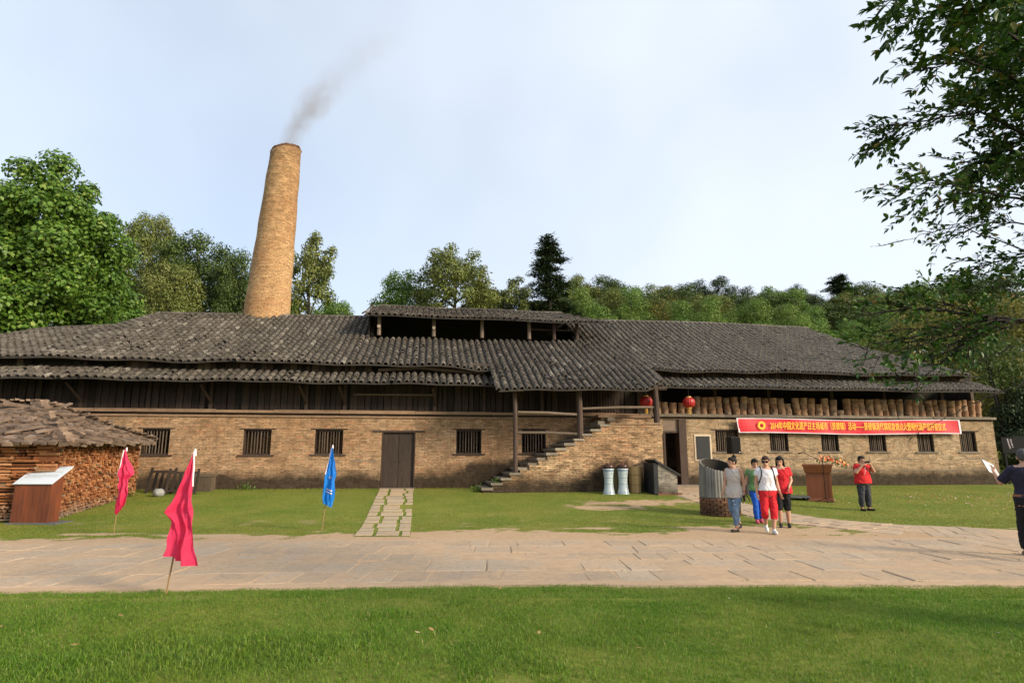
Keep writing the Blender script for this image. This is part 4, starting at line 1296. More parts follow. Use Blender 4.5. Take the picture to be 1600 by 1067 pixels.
def basket(u, v, mat, lab):
    p = uvw(u, v)
    B = empty('bamboo_basket', (p.x, p.y, gz(p.x, p.y)), YAW)
    tag(B, lab, 'basket')
    n = 18
    for k in range(n):
        a0, a1 = 2*math.pi*k/n + 0.015, 2*math.pi*(k+1)/n - 0.015
        m = MB()
        vs = []
        for (r, z) in ((0.20, 0.0), (0.235, 0.9)):
            for (a, dr) in ((a0, 0), (a1, 0), (a1, -0.015), (a0, -0.015)): vs.append(((r+dr)*math.cos(a), (r+dr)*math.sin(a), z))
        m.hexa(vs); m.build('bamboo_slat', mat, B)
    for z in (0.28, 0.62, 0.88):
        r = 0.20 + 0.035 * z / 0.9 + 0.006
        MB().lathe([(r, z - 0.008), (r + 0.006, z), (r, z + 0.008)], 20).build('hoop', M['old_bamboo'], B)
    MB().lathe([(0.19, 0.02), (0, 0.02)], 16).build('base', mat, B)
basket(15.02, -2.62, M['bamboo'], 'tan upright bamboo slat basket at the foot of the stair wall')
basket(14.28, -2.58, M['old_bamboo'], 'dark weathered bamboo basket standing between and behind the white bins')

# ------------------------------------------------------------------ corrugated kiln pot on a brick base
simple('pot_clay', (0.15, 0.135, 0.115), (0.27, 0.25, 0.22), 2.5, 0.85, 0.4, (1, 1, 0.6), 0.25)
kp = empty('display_kiln', (5.66, 17.25, gz(5.66, 17.25))); kp.scale = (0.88, 0.88, 1.0)
tag(kp, 'round grey fluted display kiln with slanting open top on a red brick base', 'kiln')
RB = 0.56
arc = []
nb = 40
mm = MB()
m = MB(); prof = [(RB, -0.05), (RB, 0.47), (RB - 0.16, 0.47), (RB - 0.16, -0.05)]
m.lathe(prof, 40); m.build('brick_base', M['red_brick'], kp)
rk = random.Random(9)
for row in range(7):
    for k in range(17):
        a = 2 * math.pi * (k + 0.5 * (row % 2)) / 17
        if math.sin(a) > 0.35: continue
        if 1 <= row <= 4 and abs(((a + math.pi/2 - 0.78 + math.pi) % (2*math.pi)) - math.pi) < 0.22: continue
        MB().obox(((RB + 0.012) * math.cos(a), (RB + 0.012) * math.sin(a), 0.033 + row * 0.066), (0.05 + rk.uniform(0, 0.012), 0.192, 0.055), Matrix.Rotation(a, 3, 'Z')).build('brick', M['red_brick'], kp)
a = -math.pi/2 + 0.78
MB().obox(((RB + 0.022) * math.cos(a), (RB + 0.022) * math.sin(a), 0.24), (0.06, 0.19, 0.26), Matrix.Rotation(a, 3, 'Z')).build('stoke_hole', M['interior'], kp)
nfl = 40
for k in range(nfl):                          # each flute a tall half-round stave, the rim slanting
    a = 2 * math.pi * k / nfl
    h = 1.33 + 0.17 * math.cos(a - math.radians(105)) + rk.uniform(-0.012, 0.012)
    m = MB(); vs = []
    for (r, z) in ((0.575, 0.47), (0.56, 0.95), (0.535, h)):
        for j in range(5):
            b = math.pi * j / 4
            wd = 0.0465 * r / 0.575
            t_ = -math.cos(b) * wd; o_ = math.sin(b) * 0.026
            vs.append(((r + o_) * math.cos(a) - t_ * math.sin(a), (r + o_) * math.sin(a) + t_ * math.cos(a), z))
        b = a
        vs.append(((r - 0.05) * math.cos(a), (r - 0.05) * math.sin(a), z))
    n_ = 6
    fs = [(i*n_ + j, i*n_ + (j+1) % n_, (i+1)*n_ + (j+1) % n_, (i+1)*n_ + j) for i in range(2) for j in range(n_)]
    fs.append((12, 13, 14, 15, 16, 17))
    m.add(vs, fs); m.build('stave', M['pot_clay'], kp)
ln = MB(); nl = 40
for k in range(nl):
    a0, a1 = 2*math.pi*k/nl, 2*math.pi*(k+1)/nl
    q = []
    for (a_, r_) in ((a0, 0.50), (a1, 0.50)):
        hh = 1.33 + 0.17 * math.cos(a_ - math.radians(105)) - 0.012
        q.append(((0.49 * math.cos(a_), 0.49 * math.sin(a_), 0.5), (0.478 * math.cos(a_), 0.478 * math.sin(a_), hh), (0.53 * math.cos(a_), 0.53 * math.sin(a_), hh)))
    ln.add([q[0][0], q[1][0], q[1][1], q[0][1]], [(0, 1, 2, 3)])
    ln.add([q[0][0], q[1][0], (0, 0, 0.5)], [(0, 1, 2)])
ln.build('shade_lining', M['interior'], kp)  # dark sheet added inside the staves; its colour stands in for shade

# ------------------------------------------------------------------ loudspeaker on its stand
simple('black_plastic', (0.005, 0.005, 0.0055), (0.009, 0.009, 0.0095), 30.0, 0.6, spec=0.15)
simple('grille', (0.006, 0.006, 0.006), (0.012, 0.012, 0.012), 90.0, 0.8, spec=0.1)
ps = Vector((7.05, 19.9, gz(7.05, 19.9)))
sp = empty('speaker_stand', ps); tag(sp, 'black tripod speaker stand behind the group of walking women', 'stand')
MB().tube([(0, 0, 0.35), (0, 0, 1.50)], 0.018, 8).build('pole', M['black_plastic'], sp)
MB().tube([(0, 0, 0.62), (0, 0, 0.80)], 0.032, 8).build('collar', M['black_plastic'], sp)
for k in range(3):
    a = 0.5 + 2*math.pi*k/3
    MB().tube([(0, 0, 0.78), (0.62*math.cos(a), 0.62*math.sin(a), 0.015)], 0.013, 6).build('leg', M['black_plastic'], sp)
    MB().tube([(0, 0, 0.36), (0.34*math.cos(a), 0.34*math.sin(a), 0.36)], 0.008, 5).build('strut', M['black_plastic'], sp)
lb = empty('loudspeaker', ps + Vector((0, 0, 1.50)), math.radians(18)); tag(lb, 'black box loudspeaker on a tripod in front of the barred window', 'loudspeaker')
MB().hexa([(-0.17, -0.17, 0), (0.17, -0.17, 0), (0.12, 0.16, 0), (-0.12, 0.16, 0), (-0.17, -0.17, 0.52), (0.17, -0.17, 0.52), (0.12, 0.16, 0.52), (-0.12, 0.16, 0.52)]).build('cabinet', M['black_plastic'], lb)
MB().box(-0.15, 0.15, -0.180, -0.171, 0.03, 0.49).build('grille', M['grille'], lb)
MB().box(0.09, 0.13, -0.183, -0.181, 0.04, 0.06).build('badge', M['banner_white'], lb)
MB().box(-0.16, 0.16, -0.02, 0.02, 0.521, 0.54).build('handle', M['black_plastic'], lb)

# ------------------------------------------------------------------ speaker's lectern with flowers, microphone, platform
simple('varnish', (0.20, 0.060, 0.022), (0.26, 0.085, 0.032), 3.0, 0.4, 0.05, (6, 6, 0.5), 0.05, 0.4)
simple('varnish_light', (0.42, 0.115, 0.035), (0.34, 0.085, 0.028), 5.0, 0.35, 0.05, (4, 4, 0.8), 0.05, 0.4)
pp = Vector((9.98, 20.5, gz(9.98, 20.5)))
lec = empty('lectern', pp, math.radians(-26)); tag(lec, 'polished reddish wooden lectern standing on the lawn by the wall', 'lectern')
def taper(m, x, y, z0, z1, x2, y2):
    return m.hexa([(-x, -y, z0), (x, -y, z0), (x, y, z0), (-x, y, z0), (-x2, -y2, z1), (x2, -y2, z1), (x2, y2, z1), (-x2, y2, z1)])
taper(MB(), 0.40, 0.27, 0.0, 0.09, 0.38, 0.25).build('plinth', M['varnish'], lec)
taper(MB(), 0.33, 0.21, 0.09, 0.88, 0.33, 0.21).build('column', M['varnish'], lec)
for s in (-1, 1):
    MB().box(s*0.335 - 0.03, s*0.335 + 0.03, -0.24, 0.22, 0.09, 0.88).build('side_rail', M['varnish'], lec)
MB().box(0.366, 0.372, -0.17, 0.17, 0.13, 0.85).build('side_panel', M['varnish_light'], lec)
simple('panel_mark', (0.75, 0.5, 0.35), (0.6, 0.3, 0.15), 40.0, 0.5)
pm = MB(); r = random.Random(2)
for k in range(7): pm.box(0.3725, 0.375, -0.07, 0.06, 0.24 + k*0.08, 0.24 + k*0.08 + r.uniform(0.02, 0.05))
pm.build('side_lettering', M['panel_mark'], lec)
taper(MB(), 0.38, 0.27, 0.88, 1.10, 0.43, 0.32).build('top_box', M['varnish'], lec)
MB().hexa([(-0.45, -0.33, 1.10), (0.45, -0.33, 1.10), (0.45, 0.33, 1.10), (-0.45, 0.33, 1.10), (-0.45, -0.33, 1.16), (0.45, -0.33, 1.16), (0.45, 0.33, 1.12), (-0.45, 0.33, 1.12)]).build('desk', M['varnish'], lec)
foliage_material('spray_leaf', [(0.0, (0.03, 0.08, 0.015)), (1.0, (0.09, 0.16, 0.03))], 0.2)
t = NT('petals'); t.color(t.ramp(t.rand(), [(0.0, (0.60, 0.03, 0.02)), (0.4, (0.70, 0.13, 0.02)), (0.6, (0.78, 0.30, 0.03)), (0.8, (0.75, 0.55, 0.45)), (1.0, (0.65, 0.5, 0.1))])); t.rough(0.6); M['petals'] = t.mat
M90 = Matrix.Rotation(math.radians(-26), 3, 'Z')
fl = empty('flower_arrangement', pp + M90 @ Vector((0.22, -0.14, 1.13))); tag(fl, 'red and orange flower spray trailing off the lectern top', 'flowers')
r = random.Random(6)
lv = MB()
for k in range(150):
    x = r.uniform(-0.25, 0.85); z = 0.22 - 0.30 * x + r.uniform(-0.08, 0.10) if x > 0.1 else 0.15 + r.uniform(-0.05, 0.10)
    c = Vector((x, r.uniform(-0.12, 0.10), z)); dd = Vector((r.uniform(-1, 1.5), r.uniform(-1, 1), r.uniform(-0.8, 0.6))).normalized() * r.uniform(0.06, 0.13)
    e = dd.cross(Vector((r.uniform(-1, 1), r.uniform(-1, 1), 1))).normalized() * 0.022
    lv.add([c, c + dd * 0.5 + e, c + dd, c + dd * 0.5 - e], [(0, 1, 2), (0, 2, 3)])
lv.build('leaves', M['spray_leaf'], fl)
for k in range(30):
    x = r.uniform(-0.2, 0.72); z = 0.24 - 0.30 * x + r.uniform(-0.05, 0.08) if x > 0.1 else 0.2 + r.uniform(-0.04, 0.08)
    c = Vector((x, r.uniform(-0.14, 0.02), z)); R_ = r.uniform(0.032, 0.058)
    fm = MB()
    for j in range(7):
        a = 2*math.pi*j/7
        d1 = Vector((math.cos(a), -0.5, math.sin(a))) * R_; d2 = Vector((math.cos(a + 0.55), -0.35, math.sin(a + 0.55))) * R_ * 0.75; d3 = Vector((math.cos(a - 0.55), -0.35, math.sin(a - 0.55))) * R_ * 0.75
        fm.add([c, c + d3, c + d1, c + d2], [(0, 1, 2, 3)])
    fm.build('flower', M['petals'], fl)
ms = empty('microphone_stand', pp + Vector((-0.05, -0.48, 0))); ms.location.z = gz(ms.location.x, ms.location.y)
tag(ms, 'black microphone stand with angled boom before the lectern', 'stand')
MB().tube([(0, 0, 0.12), (0.0, 0, 1.30)], 0.012, 6).build('pole', M['black_plastic'], ms)
MB().tube([(0.05, 0, 1.26), (-0.55, 0.1, 1.56)], 0.009, 6).build('boom', M['black_plastic'], ms)
MB().tube([(-0.55, 0.1, 1.56), (-0.70, 0.12, 1.53)], [0.014, 0.022], 8).build('microphone', M['grille'], ms)
for k in range(3):
    a = 0.2 + 2*math.pi*k/3
    MB().tube([(0, 0, 0.14), (0.30*math.cos(a), 0.30*math.sin(a), 0.012)], 0.010, 5).build('leg', M['black_plastic'], ms)
simple('platform_grey', (0.09, 0.10, 0.105), (0.12, 0.13, 0.14), 6.0, 0.5)
pb = empty('low_platform', (9.25, 20.75, gz(9.25, 20.75)), math.radians(-10)); tag(pb, 'low dark grey step platform beside the lectern', 'platform')
MB().box(-0.42, 0.42, -0.30, 0.30, 0.07, 0.12).build('deck', M['platform_grey'], pb)
for (x, y) in ((-0.36, -0.24), (0.36, -0.24), (0.36, 0.24), (-0.36, 0.24)):
    MB().box(x - 0.04, x + 0.04, y - 0.04, y + 0.04, -0.02, 0.069).build('leg', M['black_plastic'], pb)

# ------------------------------------------------------------------ firewood stack with its roof of split wood
t = NT('log_end')
pos = t.obj(); rr_ = t.rand()
c = t.ramp(rr_, [(0.0, (0.12, 0.042, 0.018)), (0.3, (0.26, 0.095, 0.036)), (0.65, (0.37, 0.150, 0.058)), (0.9, (0.45, 0.23, 0.105)), (1.0, (0.22, 0.16, 0.10))])
nz = t.noise(pos, 18.0, 4, 0.6)
c = t.mix(t.ramp(nz, [(0.35, 0.5), (0.55, 0.0)]), c, (0.12, 0.055, 0.03))
low = t.sep(pos)[2]
c = t.mix(t.ramp(t.math('ADD', low, t.math('MULTIPLY', t.noise(pos, 2.0, 3), 0.5)), [(0.35, 0.8), (0.75, 0.0)]), c, (0.19, 0.155, 0.115))
t.color(c); t.rough(0.85, 0.2); t.bump(nz, 0.4, 0.01); M['log_end'] = t.mat
simple('split_wood', (0.095, 0.062, 0.043), (0.205, 0.148, 0.106), 4.0, 0.85, 0.5, (1, 1, 1), 0.45)
WP = empty('firewood_stack', (-11.10, 15.25, 0.0), math.radians(12))
tag(WP, 'large firewood stack of orange split logs under a roof of grey split timber', 'firewood')
# local frame: origin at the near corner, x to the left along -x, y away from the road
rf = random.Random(14)
PH, PLX, PLY = 1.88, 6.0, 5.3
def pile_z(y): return gz(-11.1 - 0.2 * y, 15.25 + y)
MB().hexa([(-PLX, 0.3, -0.2), (-0.3, 0.3, -0.2), (-0.3, PLY - 0.1, -0.2), (-PLX, PLY - 0.1, -0.2), (-PLX, 0.3, PH), (-0.3, 0.3, PH), (-0.3, PLY - 0.1, PH + 0.16), (-PLX, PLY - 0.1, PH + 0.16)]).build('core', M['dark_wood'], WP)
def split_log(c, axis, L, r, rnd):
    """a wedge-shaped billet: three to five sided, length along the axis"""
    n = rnd.choice((3, 4, 4, 5))
    ph = rnd.uniform(0, 6.28)
    ring = [(r * rnd.uniform(0.75, 1.15) * math.cos(ph + 2*math.pi*k/n), r * rnd.uniform(0.6, 0.95) * math.sin(ph + 2*math.pi*k/n)) for k in range(n)]
    vs = []
    for s in (-0.5, 0.5):
        for (p, q) in ring:
            if axis == 'x': vs.append((c[0] + s * L, c[1] + p, c[2] + q))
            else: vs.append((c[0] + p, c[1] + s * L, c[2] + q))
    fs = [(k, (k+1) % n, n + (k+1) % n, n + k) for k in range(n)] + [tuple(range(n-1, -1, -1)), tuple(range(n, 2*n))]
    return vs, fs
singles = 0
mass = MB()
z = 0.0
logs = []
row = 0
while z < PH - 0.02:                          # side face: ends towards the lawn
    h = 0.074
    y = 0.02 + (row % 2) * 0.04
    while y < PLY:
        r = rf.uniform(0.038, 0.062)
        zz = z + (pile_z(y) if z < 0.5 else pile_z(y) * max(0.0, 1 - (z - 0.5)) + 0.16 * (y / PLY) * min(1, (z - 0.5))) + 0.03 + rf.uniform(-0.012, 0.012)
        logs.append(((-0.20 + rf.uniform(-0.05, 0.05), y, zz), 'x', 0.42, r))
        y += r * 1.75
    z += h; row += 1
z = 0.0
while z < PH - 0.02:                          # front face: billets lying along it with ends here and there
    h = rf.uniform(0.065, 0.085)
    x = -0.02
    while x > -PLX:
        if rf.random() < 0.45:
            r = rf.uniform(0.04, 0.06); logs.append(((x - r, 0.2 + rf.uniform(-0.05, 0.04), z + 0.1), 'y', 0.42, r)); x -= r * 1.9
        else:
            L = rf.uniform(0.25, 0.55); r = rf.uniform(0.034, 0.05); logs.append(((x - L / 2, 0.06 + rf.uniform(-0.05, 0.04), z + 0.1), 'x', L, r)); x -= L + 0.01
    z += h
order = sorted(range(len(logs)), key=lambda i: (abs(logs[i][0][0]) > 1.4, logs[i][0][1] + rf.uniform(0, 2.5)))
pick = set(order[:280])
for i, lg in enumerate(logs):
    vs, fs = split_log(*lg, rf)
    if i in pick: MB().add(vs, fs).build('log', M['log_end'], WP)
    else: mass.add(vs, fs)
o = mass.build('log_mass', M['log_end'], WP); o['kind'] = 'stuff'
# hipped roof: courses of thick split boards
OV = 0.28
RIDGE_Z = 3.06; APX = -2.0; APY = 3.0
rmass = MB(); cnt = 0
def roof_plank(p, along, up, L, wd, th, rnd):
    """a rough board lying on the slope: along = board direction, up = slope normal"""
    al = Vector(along).normalized(); nn = Vector(up).normalized(); sd = nn.cross(al)
    vs = []
    for s in (-0.5, 0.5):
        for (a, b) in ((-0.5, -0.5), (0.5, -0.5), (0.5, 0.5), (-0.5, 0.5)):
            vs.append(Vector(p) + al * L * s + sd * wd * a * rnd.uniform(0.75, 1.15) + nn * th * (b + rnd.uniform(-0.15, 0.15)))
    return vs, [(3,2,1,0),(4,5,6,7),(0,1,5,4),(1,2,6,5),(2,3,7,6),(3,0,4,7)]
planks = []
eave = {'E': (OV, None), 'S': (None, -OV)}
# east slope: from x = OV (eave) up to the ridge line x = APX
slope_n = Vector((RIDGE_Z - PH, 0, OV - APX)).normalized()
nrow = 15
for k in range(nrow):
    t_ = (k + 0.3) / nrow
    x = OV + (APX - OV) * t_
    y0 = -OV + (APY + OV) * t_; y1 = PLY + OV - (1.6) * t_
    y = y0
    while y < y1:
        z = PH + 0.02 + (RIDGE_Z - PH) * t_ + 0.16 * (y / PLY) * (1 - t_) + rf.uniform(-0.035, 0.05)
        wd = rf.uniform(0.08, 0.26)
        planks.append(((x + rf.uniform(-0.04, 0.04), y, z), (OV - APX, rf.uniform(-1.1, 1.1), -(RIDGE_Z - PH) + 0.55 + rf.uniform(-0.25, 0.25)), slope_n, rf.uniform(0.28, 0.6), wd, rf.uniform(0.05, 0.10)))
        y += wd * rf.uniform(0.8, 1.1)
slope_s = Vector((0, -(RIDGE_Z - PH), APY + OV)).normalized()
for k in range(nrow):
    t_ = (k + 0.3) / nrow
    y = -OV + (APY + OV) * t_
    x = OV + (APX - OV) * t_
    while x > -PLX:
        z = PH + 0.02 + (RIDGE_Z - PH) * t_ + rf.uniform(-0.02, 0.03)
        wd = rf.uniform(0.08, 0.26)
        planks.append(((x, y + rf.uniform(-0.04, 0.04), z), (rf.uniform(-1.1, 1.1), -(APY + OV), -(RIDGE_Z - PH) + 0.55 + rf.uniform(-0.25, 0.25)), slope_s, rf.uniform(0.28, 0.6), wd, rf.uniform(0.05, 0.10)))
        x -= wd * rf.uniform(0.8, 1.1)
for k in range(16):                           # courses laid up the hip, and slanting boards along the ridge
    t_ = k / 15
    planks.append(((OV + (APX - OV) * t_ - 0.02, -OV + (APY + OV) * t_ - 0.02, PH + 0.09 + (RIDGE_Z - PH) * t_), (1, -0.6, 0.0), (0, 0, 1), rf.uniform(0.36, 0.55), 0.22, 0.085))
x = APX + 0.2
while x > -PLX:
    planks.append(((x, APY + rf.uniform(-0.05, 0.05), RIDGE_Z + 0.06 + rf.uniform(-0.02, 0.03)), (0.5, -1, 0.1), (0, 0, 1), 0.6, 0.11, 0.05)); x -= 0.12
for k in range(34):
    t_ = k / 33
    planks.append(((APX + (OV - APX) * t_ * 0.97, APY + (PLY + OV - APY) * t_, RIDGE_Z + 0.05 - (RIDGE_Z - PH - 0.2) * t_ + rf.uniform(-0.02, 0.04)), (1, -0.35, 0.22), (0, 0, 1), rf.uniform(0.4, 0.65), 0.10, 0.045))
for k in range(46):                           # stray billets tossed on the slope
    t_ = rf.uniform(0.1, 0.95); e = rf.random() < 0.6
    if e: p_ = (OV + (APX - OV) * t_, rf.uniform(-OV + (APY + OV) * t_, PLY - 1.4 * t_), PH + 0.10 + (RIDGE_Z - PH) * t_ + 0.05)
    else: p_ = (rf.uniform(-PLX, OV + (APX - OV) * t_), -OV + (APY + OV) * t_, PH + 0.10 + (RIDGE_Z - PH) * t_ + 0.05)
    planks.append((p_, (rf.uniform(-1, 1), rf.uniform(-1, 1), rf.uniform(-0.35, 0.1)), (0.1, -0.2, 1), rf.uniform(0.4, 0.8), rf.uniform(0.08, 0.13), rf.uniform(0.05, 0.09)))
MB().add([(OV - 0.05, -OV + 0.05, PH - 0.02), (OV - 0.05, PLY + OV, PH + 0.12), (APX, PLY, RIDGE_Z - 0.1), (APX, APY, RIDGE_Z - 0.06), (-PLX, APY, RIDGE_Z - 0.06), (-PLX, -OV + 0.05, PH - 0.02), (-PLX, PLY, PH)], [(0, 1, 2, 3), (0, 3, 4, 5), (4, 3, 2, 6), (0, 5, 6, 1)]).build('roof_deck', M['dark_wood'], WP)
order = sorted(range(len(planks)), key=lambda i: planks[i][0][1] * 0.6 + abs(planks[i][0][0]) * 0.5 + rf.uniform(0, 1.5))
pick = set(order[:285])
for i, p_ in enumerate(planks):
    vs, fs = roof_plank(*p_, rf)
    if i in pick: MB().add(vs, fs).build('shingle', M['split_wood'], WP)
    else: rmass.add(vs, fs)
o = rmass.build('shingle_mass', M['split_wood'], WP); o['kind'] = 'stuff'

# ------------------------------------------------------------------ information board
simple('red_timber', (0.20, 0.055, 0.020), (0.085, 0.028, 0.014), 2.2, 0.7, 0.4, (5, 5, 0.7), 0.1)
simple('board_face', (0.62, 0.68, 0.74), (0.58, 0.65, 0.71), 3.0, 0.35, spec=0.5)
simple('board_edge', (0.40, 0.18, 0.07), (0.33, 0.14, 0.055), 4.0, 0.6)
simple('ink', (0.05, 0.05, 0.055), (0.08, 0.08, 0.085), 5.0, 0.6)
simple('pale_ink', (0.36, 0.39, 0.42), (0.40, 0.43, 0.46), 5.0, 0.6)
IBp = (-11.12, 14.98)
ib = empty('information_board', (IBp[0], IBp[1], gz(*IBp)), 0.0)
tag(ib, 'slanted white information board on a leaning red timber block by the firewood', 'information board')
MB().box(-0.66, 0.52, -0.20, 0.42, -0.04, 0.025).build('base_slab', M['platform_grey'], ib)
n_pl = 6
for k in range(n_pl):
    x0 = -0.50 + k * 0.145; x1 = x0 + 0.142; f = 0.10
    top = 0.90
    MB().hexa([(x0 - f, -0.12, 0.02), (x1 - f, -0.12, 0.02), (x1 - f + 0.0, 0.26, 0.02), (x0 - f, 0.26, 0.02), (x0 - f, -0.12, top - 0.01), (x1 - f, -0.12, top - 0.01), (x1 - f, 0.26, top + 0.215), (x0 - f, 0.26, top + 0.215)]).build('timber', M['red_timber'], ib)
fa = [(-0.62, -0.16, 0.895), (0.30, -0.16, 0.895), (0.30, 0.50, 1.285), (-0.62, 0.50, 1.285)]
def on_board(s, t, h):
    p = Vector(fa[0]) * (1-s) * (1-t) + Vector(fa[1]) * s * (1-t) + Vector(fa[2]) * s * t + Vector(fa[3]) * (1-s) * t
    nn = (Vector(fa[1]) - Vector(fa[0])).cross(Vector(fa[3]) - Vector(fa[0])).normalized()
    return p + nn * h
m = MB(); m.hexa([on_board(0, 0, 0), on_board(1, 0, 0), on_board(1, 1, 0), on_board(0, 1, 0), on_board(0, 0, 0.02), on_board(1, 0, 0.02), on_board(1, 1, 0.02), on_board(0, 1, 0.02)])
m.build('face_plate', M['board_face'], ib)
def board_mark(name, rects, mat):
    m = MB()
    for (a, b, c, d) in rects: m.add([on_board(a, c, 0.0225), on_board(b, c, 0.0225), on_board(b, d, 0.0225), on_board(a, d, 0.0225)], [(0, 1, 2, 3)])
    o_ = m.build(name, mat, ib); o_['kind'] = 'stuff'
board_mark('heading', [(0.075 + k*0.062, 0.12 + k*0.062, 0.80, 0.86) for k in range(3)], M['ink'])
r = random.Random(3); rects = []
for ln, (t0, t1) in enumerate([(0.68, 0.70), (0.63, 0.65), (0.58, 0.60), (0.48, 0.50), (0.43, 0.45), (0.38, 0.40), (0.33, 0.35)]):
    s = 0.08
    while s < (0.90 if ln not in (2, 6) else 0.5):
        L = r.uniform(0.03, 0.09); rects.append((s, min(s + L, 0.91), t0, t1)); s += L + 0.012
board_mark('body_text', rects, M['pale_ink'])
board_mark('corner_mark', [(0.58 + 0.03*k, 0.60 + 0.03*k, 0.955, 0.975) for k in range(9)] + [(0.64, 0.82, 0.915, 0.93)], M['glaze_blue'])

# ------------------------------------------------------------------ old gate frames, crate and stone by the wall
def old_gate(name, p, rz, lean, lab, n, wide, hgt):
    g = empty(name, p, rz); g.rotation_euler = (lean, 0, rz)
    tag(g, lab, 'gate')
    for x in (0, wide): MB().box(x - 0.035, x + 0.035, -0.03, 0.03, 0.0, hgt + 0.13).build('stile', M['dark_wood'], g)
    for z in (0.12, hgt): MB().box(0.036, wide - 0.036, -0.025, 0.025, z - 0.035, z + 0.035).build('rail', M['dark_wood'], g)
    for k in range(n):
        x = wide * (k + 1) / (n + 1)
        MB().box(x - 0.045, x + 0.045, -0.018, 0.018, 0.156, hgt - 0.036).build('slat', M['dark_wood'], g)
p = Vector((-12.15, 20.95, gz(-12.15, 20.95)))
old_gate('old_gate', p, math.radians(-4), math.radians(-16), 'dark wooden slatted gate leaning beside the firewood, farther behind', 3, 0.85, 0.72)
p = Vector((-11.28, 20.55, gz(-11.28, 20.55)))
old_gate('old_gate', p, math.radians(6), math.radians(-16), 'dark wooden slatted gate leaning behind the red flags, nearer one', 4, 0.9, 0.72)
simple('crate_wood', (0.075, 0.055, 0.034), (0.115, 0.085, 0.055), 4.0, 0.85, 0.4, (4, 4, 1), 0.3)
p = uvw(0.10, -1.0); cr = empty('plank_box', (p.x, p.y, gz(p.x, p.y)), YAW); tag(cr, 'weathered plank box standing against the wall behind the red flag', 'box')
for k in range(3): MB().box(-0.35 + 0.235*k, -0.122 + 0.235*k, -0.25, -0.225, 0.0, 0.5).build('board', M['crate_wood'], cr)
MB().box(-0.34, 0.34, -0.22, 0.25, 0.0, 0.49).build('body', M['crate_wood'], cr)
MB().box(-0.38, 0.38, -0.27, 0.27, 0.501, 0.60).build('top', M['crate_wood'], cr)
bm = bmesh.new(); bmesh.ops.create_icosphere(bm, subdivisions=2, radius=0.2)
r = random.Random(4)
for v in bm.verts: v.co = Vector((v.co.x * 0.85, v.co.y * 0.7, v.co.z * 0.72)) * r.uniform(0.86, 1.12)
me = bpy.data.meshes.new('rock'); bm.to_mesh(me); bm.free()
simple('rock', (0.20, 0.20, 0.195), (0.34, 0.34, 0.33), 6.0, 0.9, 0.5); me.materials.append(M['rock'])
rk_o = link('rock', me); rk_o.location = (-11.22, 20.05, gz(-11.22, 20.05) + 0.11); tag(rk_o, 'pale grey boulder on the grass before the leaning gates', 'rock')

# ------------------------------------------------------------------ flags
t = NT('flag_red'); t.color((0.90, 0.055, 0.165)); t.rough(0.4, 0.4); 
tr = t.n('ShaderNodeBsdfTranslucent'); tr.inputs['Color'].default_value = (0.92, 0.06, 0.16, 1); mx = t.n('ShaderNodeMixShader'); mx.inputs[0].default_value = 0.5
t.l(t.b.outputs[0], mx.inputs[1]); t.l(tr.outputs[0], mx.inputs[2]); t.l(mx.outputs[0], t.out.inputs[0]); M['flag_red'] = t.mat
nz = t.noise(t.mapping(t.obj(), (3, 3, 1.4), (0, 0.7, 0)), 6.0, 6, 0.75); t.bump(nz, 0.9, 0.03)
t = NT('flag_blue'); t.color((0.02, 0.27, 0.85)); t.rough(0.4, 0.4)
tr = t.n('ShaderNodeBsdfTranslucent'); tr.inputs['Color'].default_value = (0.03, 0.36, 0.92, 1); mx = t.n('ShaderNodeMixShader'); mx.inputs[0].default_value = 0.5
t.l(t.b.outputs[0], mx.inputs[1]); t.l(tr.outputs[0], mx.inputs[2]); t.l(mx.outputs[0], t.out.inputs[0]); M['flag_blue'] = t.mat
nz = t.noise(t.mapping(t.obj(), (3, 3, 1.4), (0, 0.7, 0)), 6.0, 6, 0.75); t.bump(nz, 0.9, 0.03)
simple('flag_sleeve', (0.72, 0.66, 0.68), (0.65, 0.58, 0.62), 8.0, 0.6)
simple('cane', (0.30, 0.20, 0.09), (0.22, 0.14, 0.065), 10.0, 0.6, 0.2, (1, 1, 0.5))
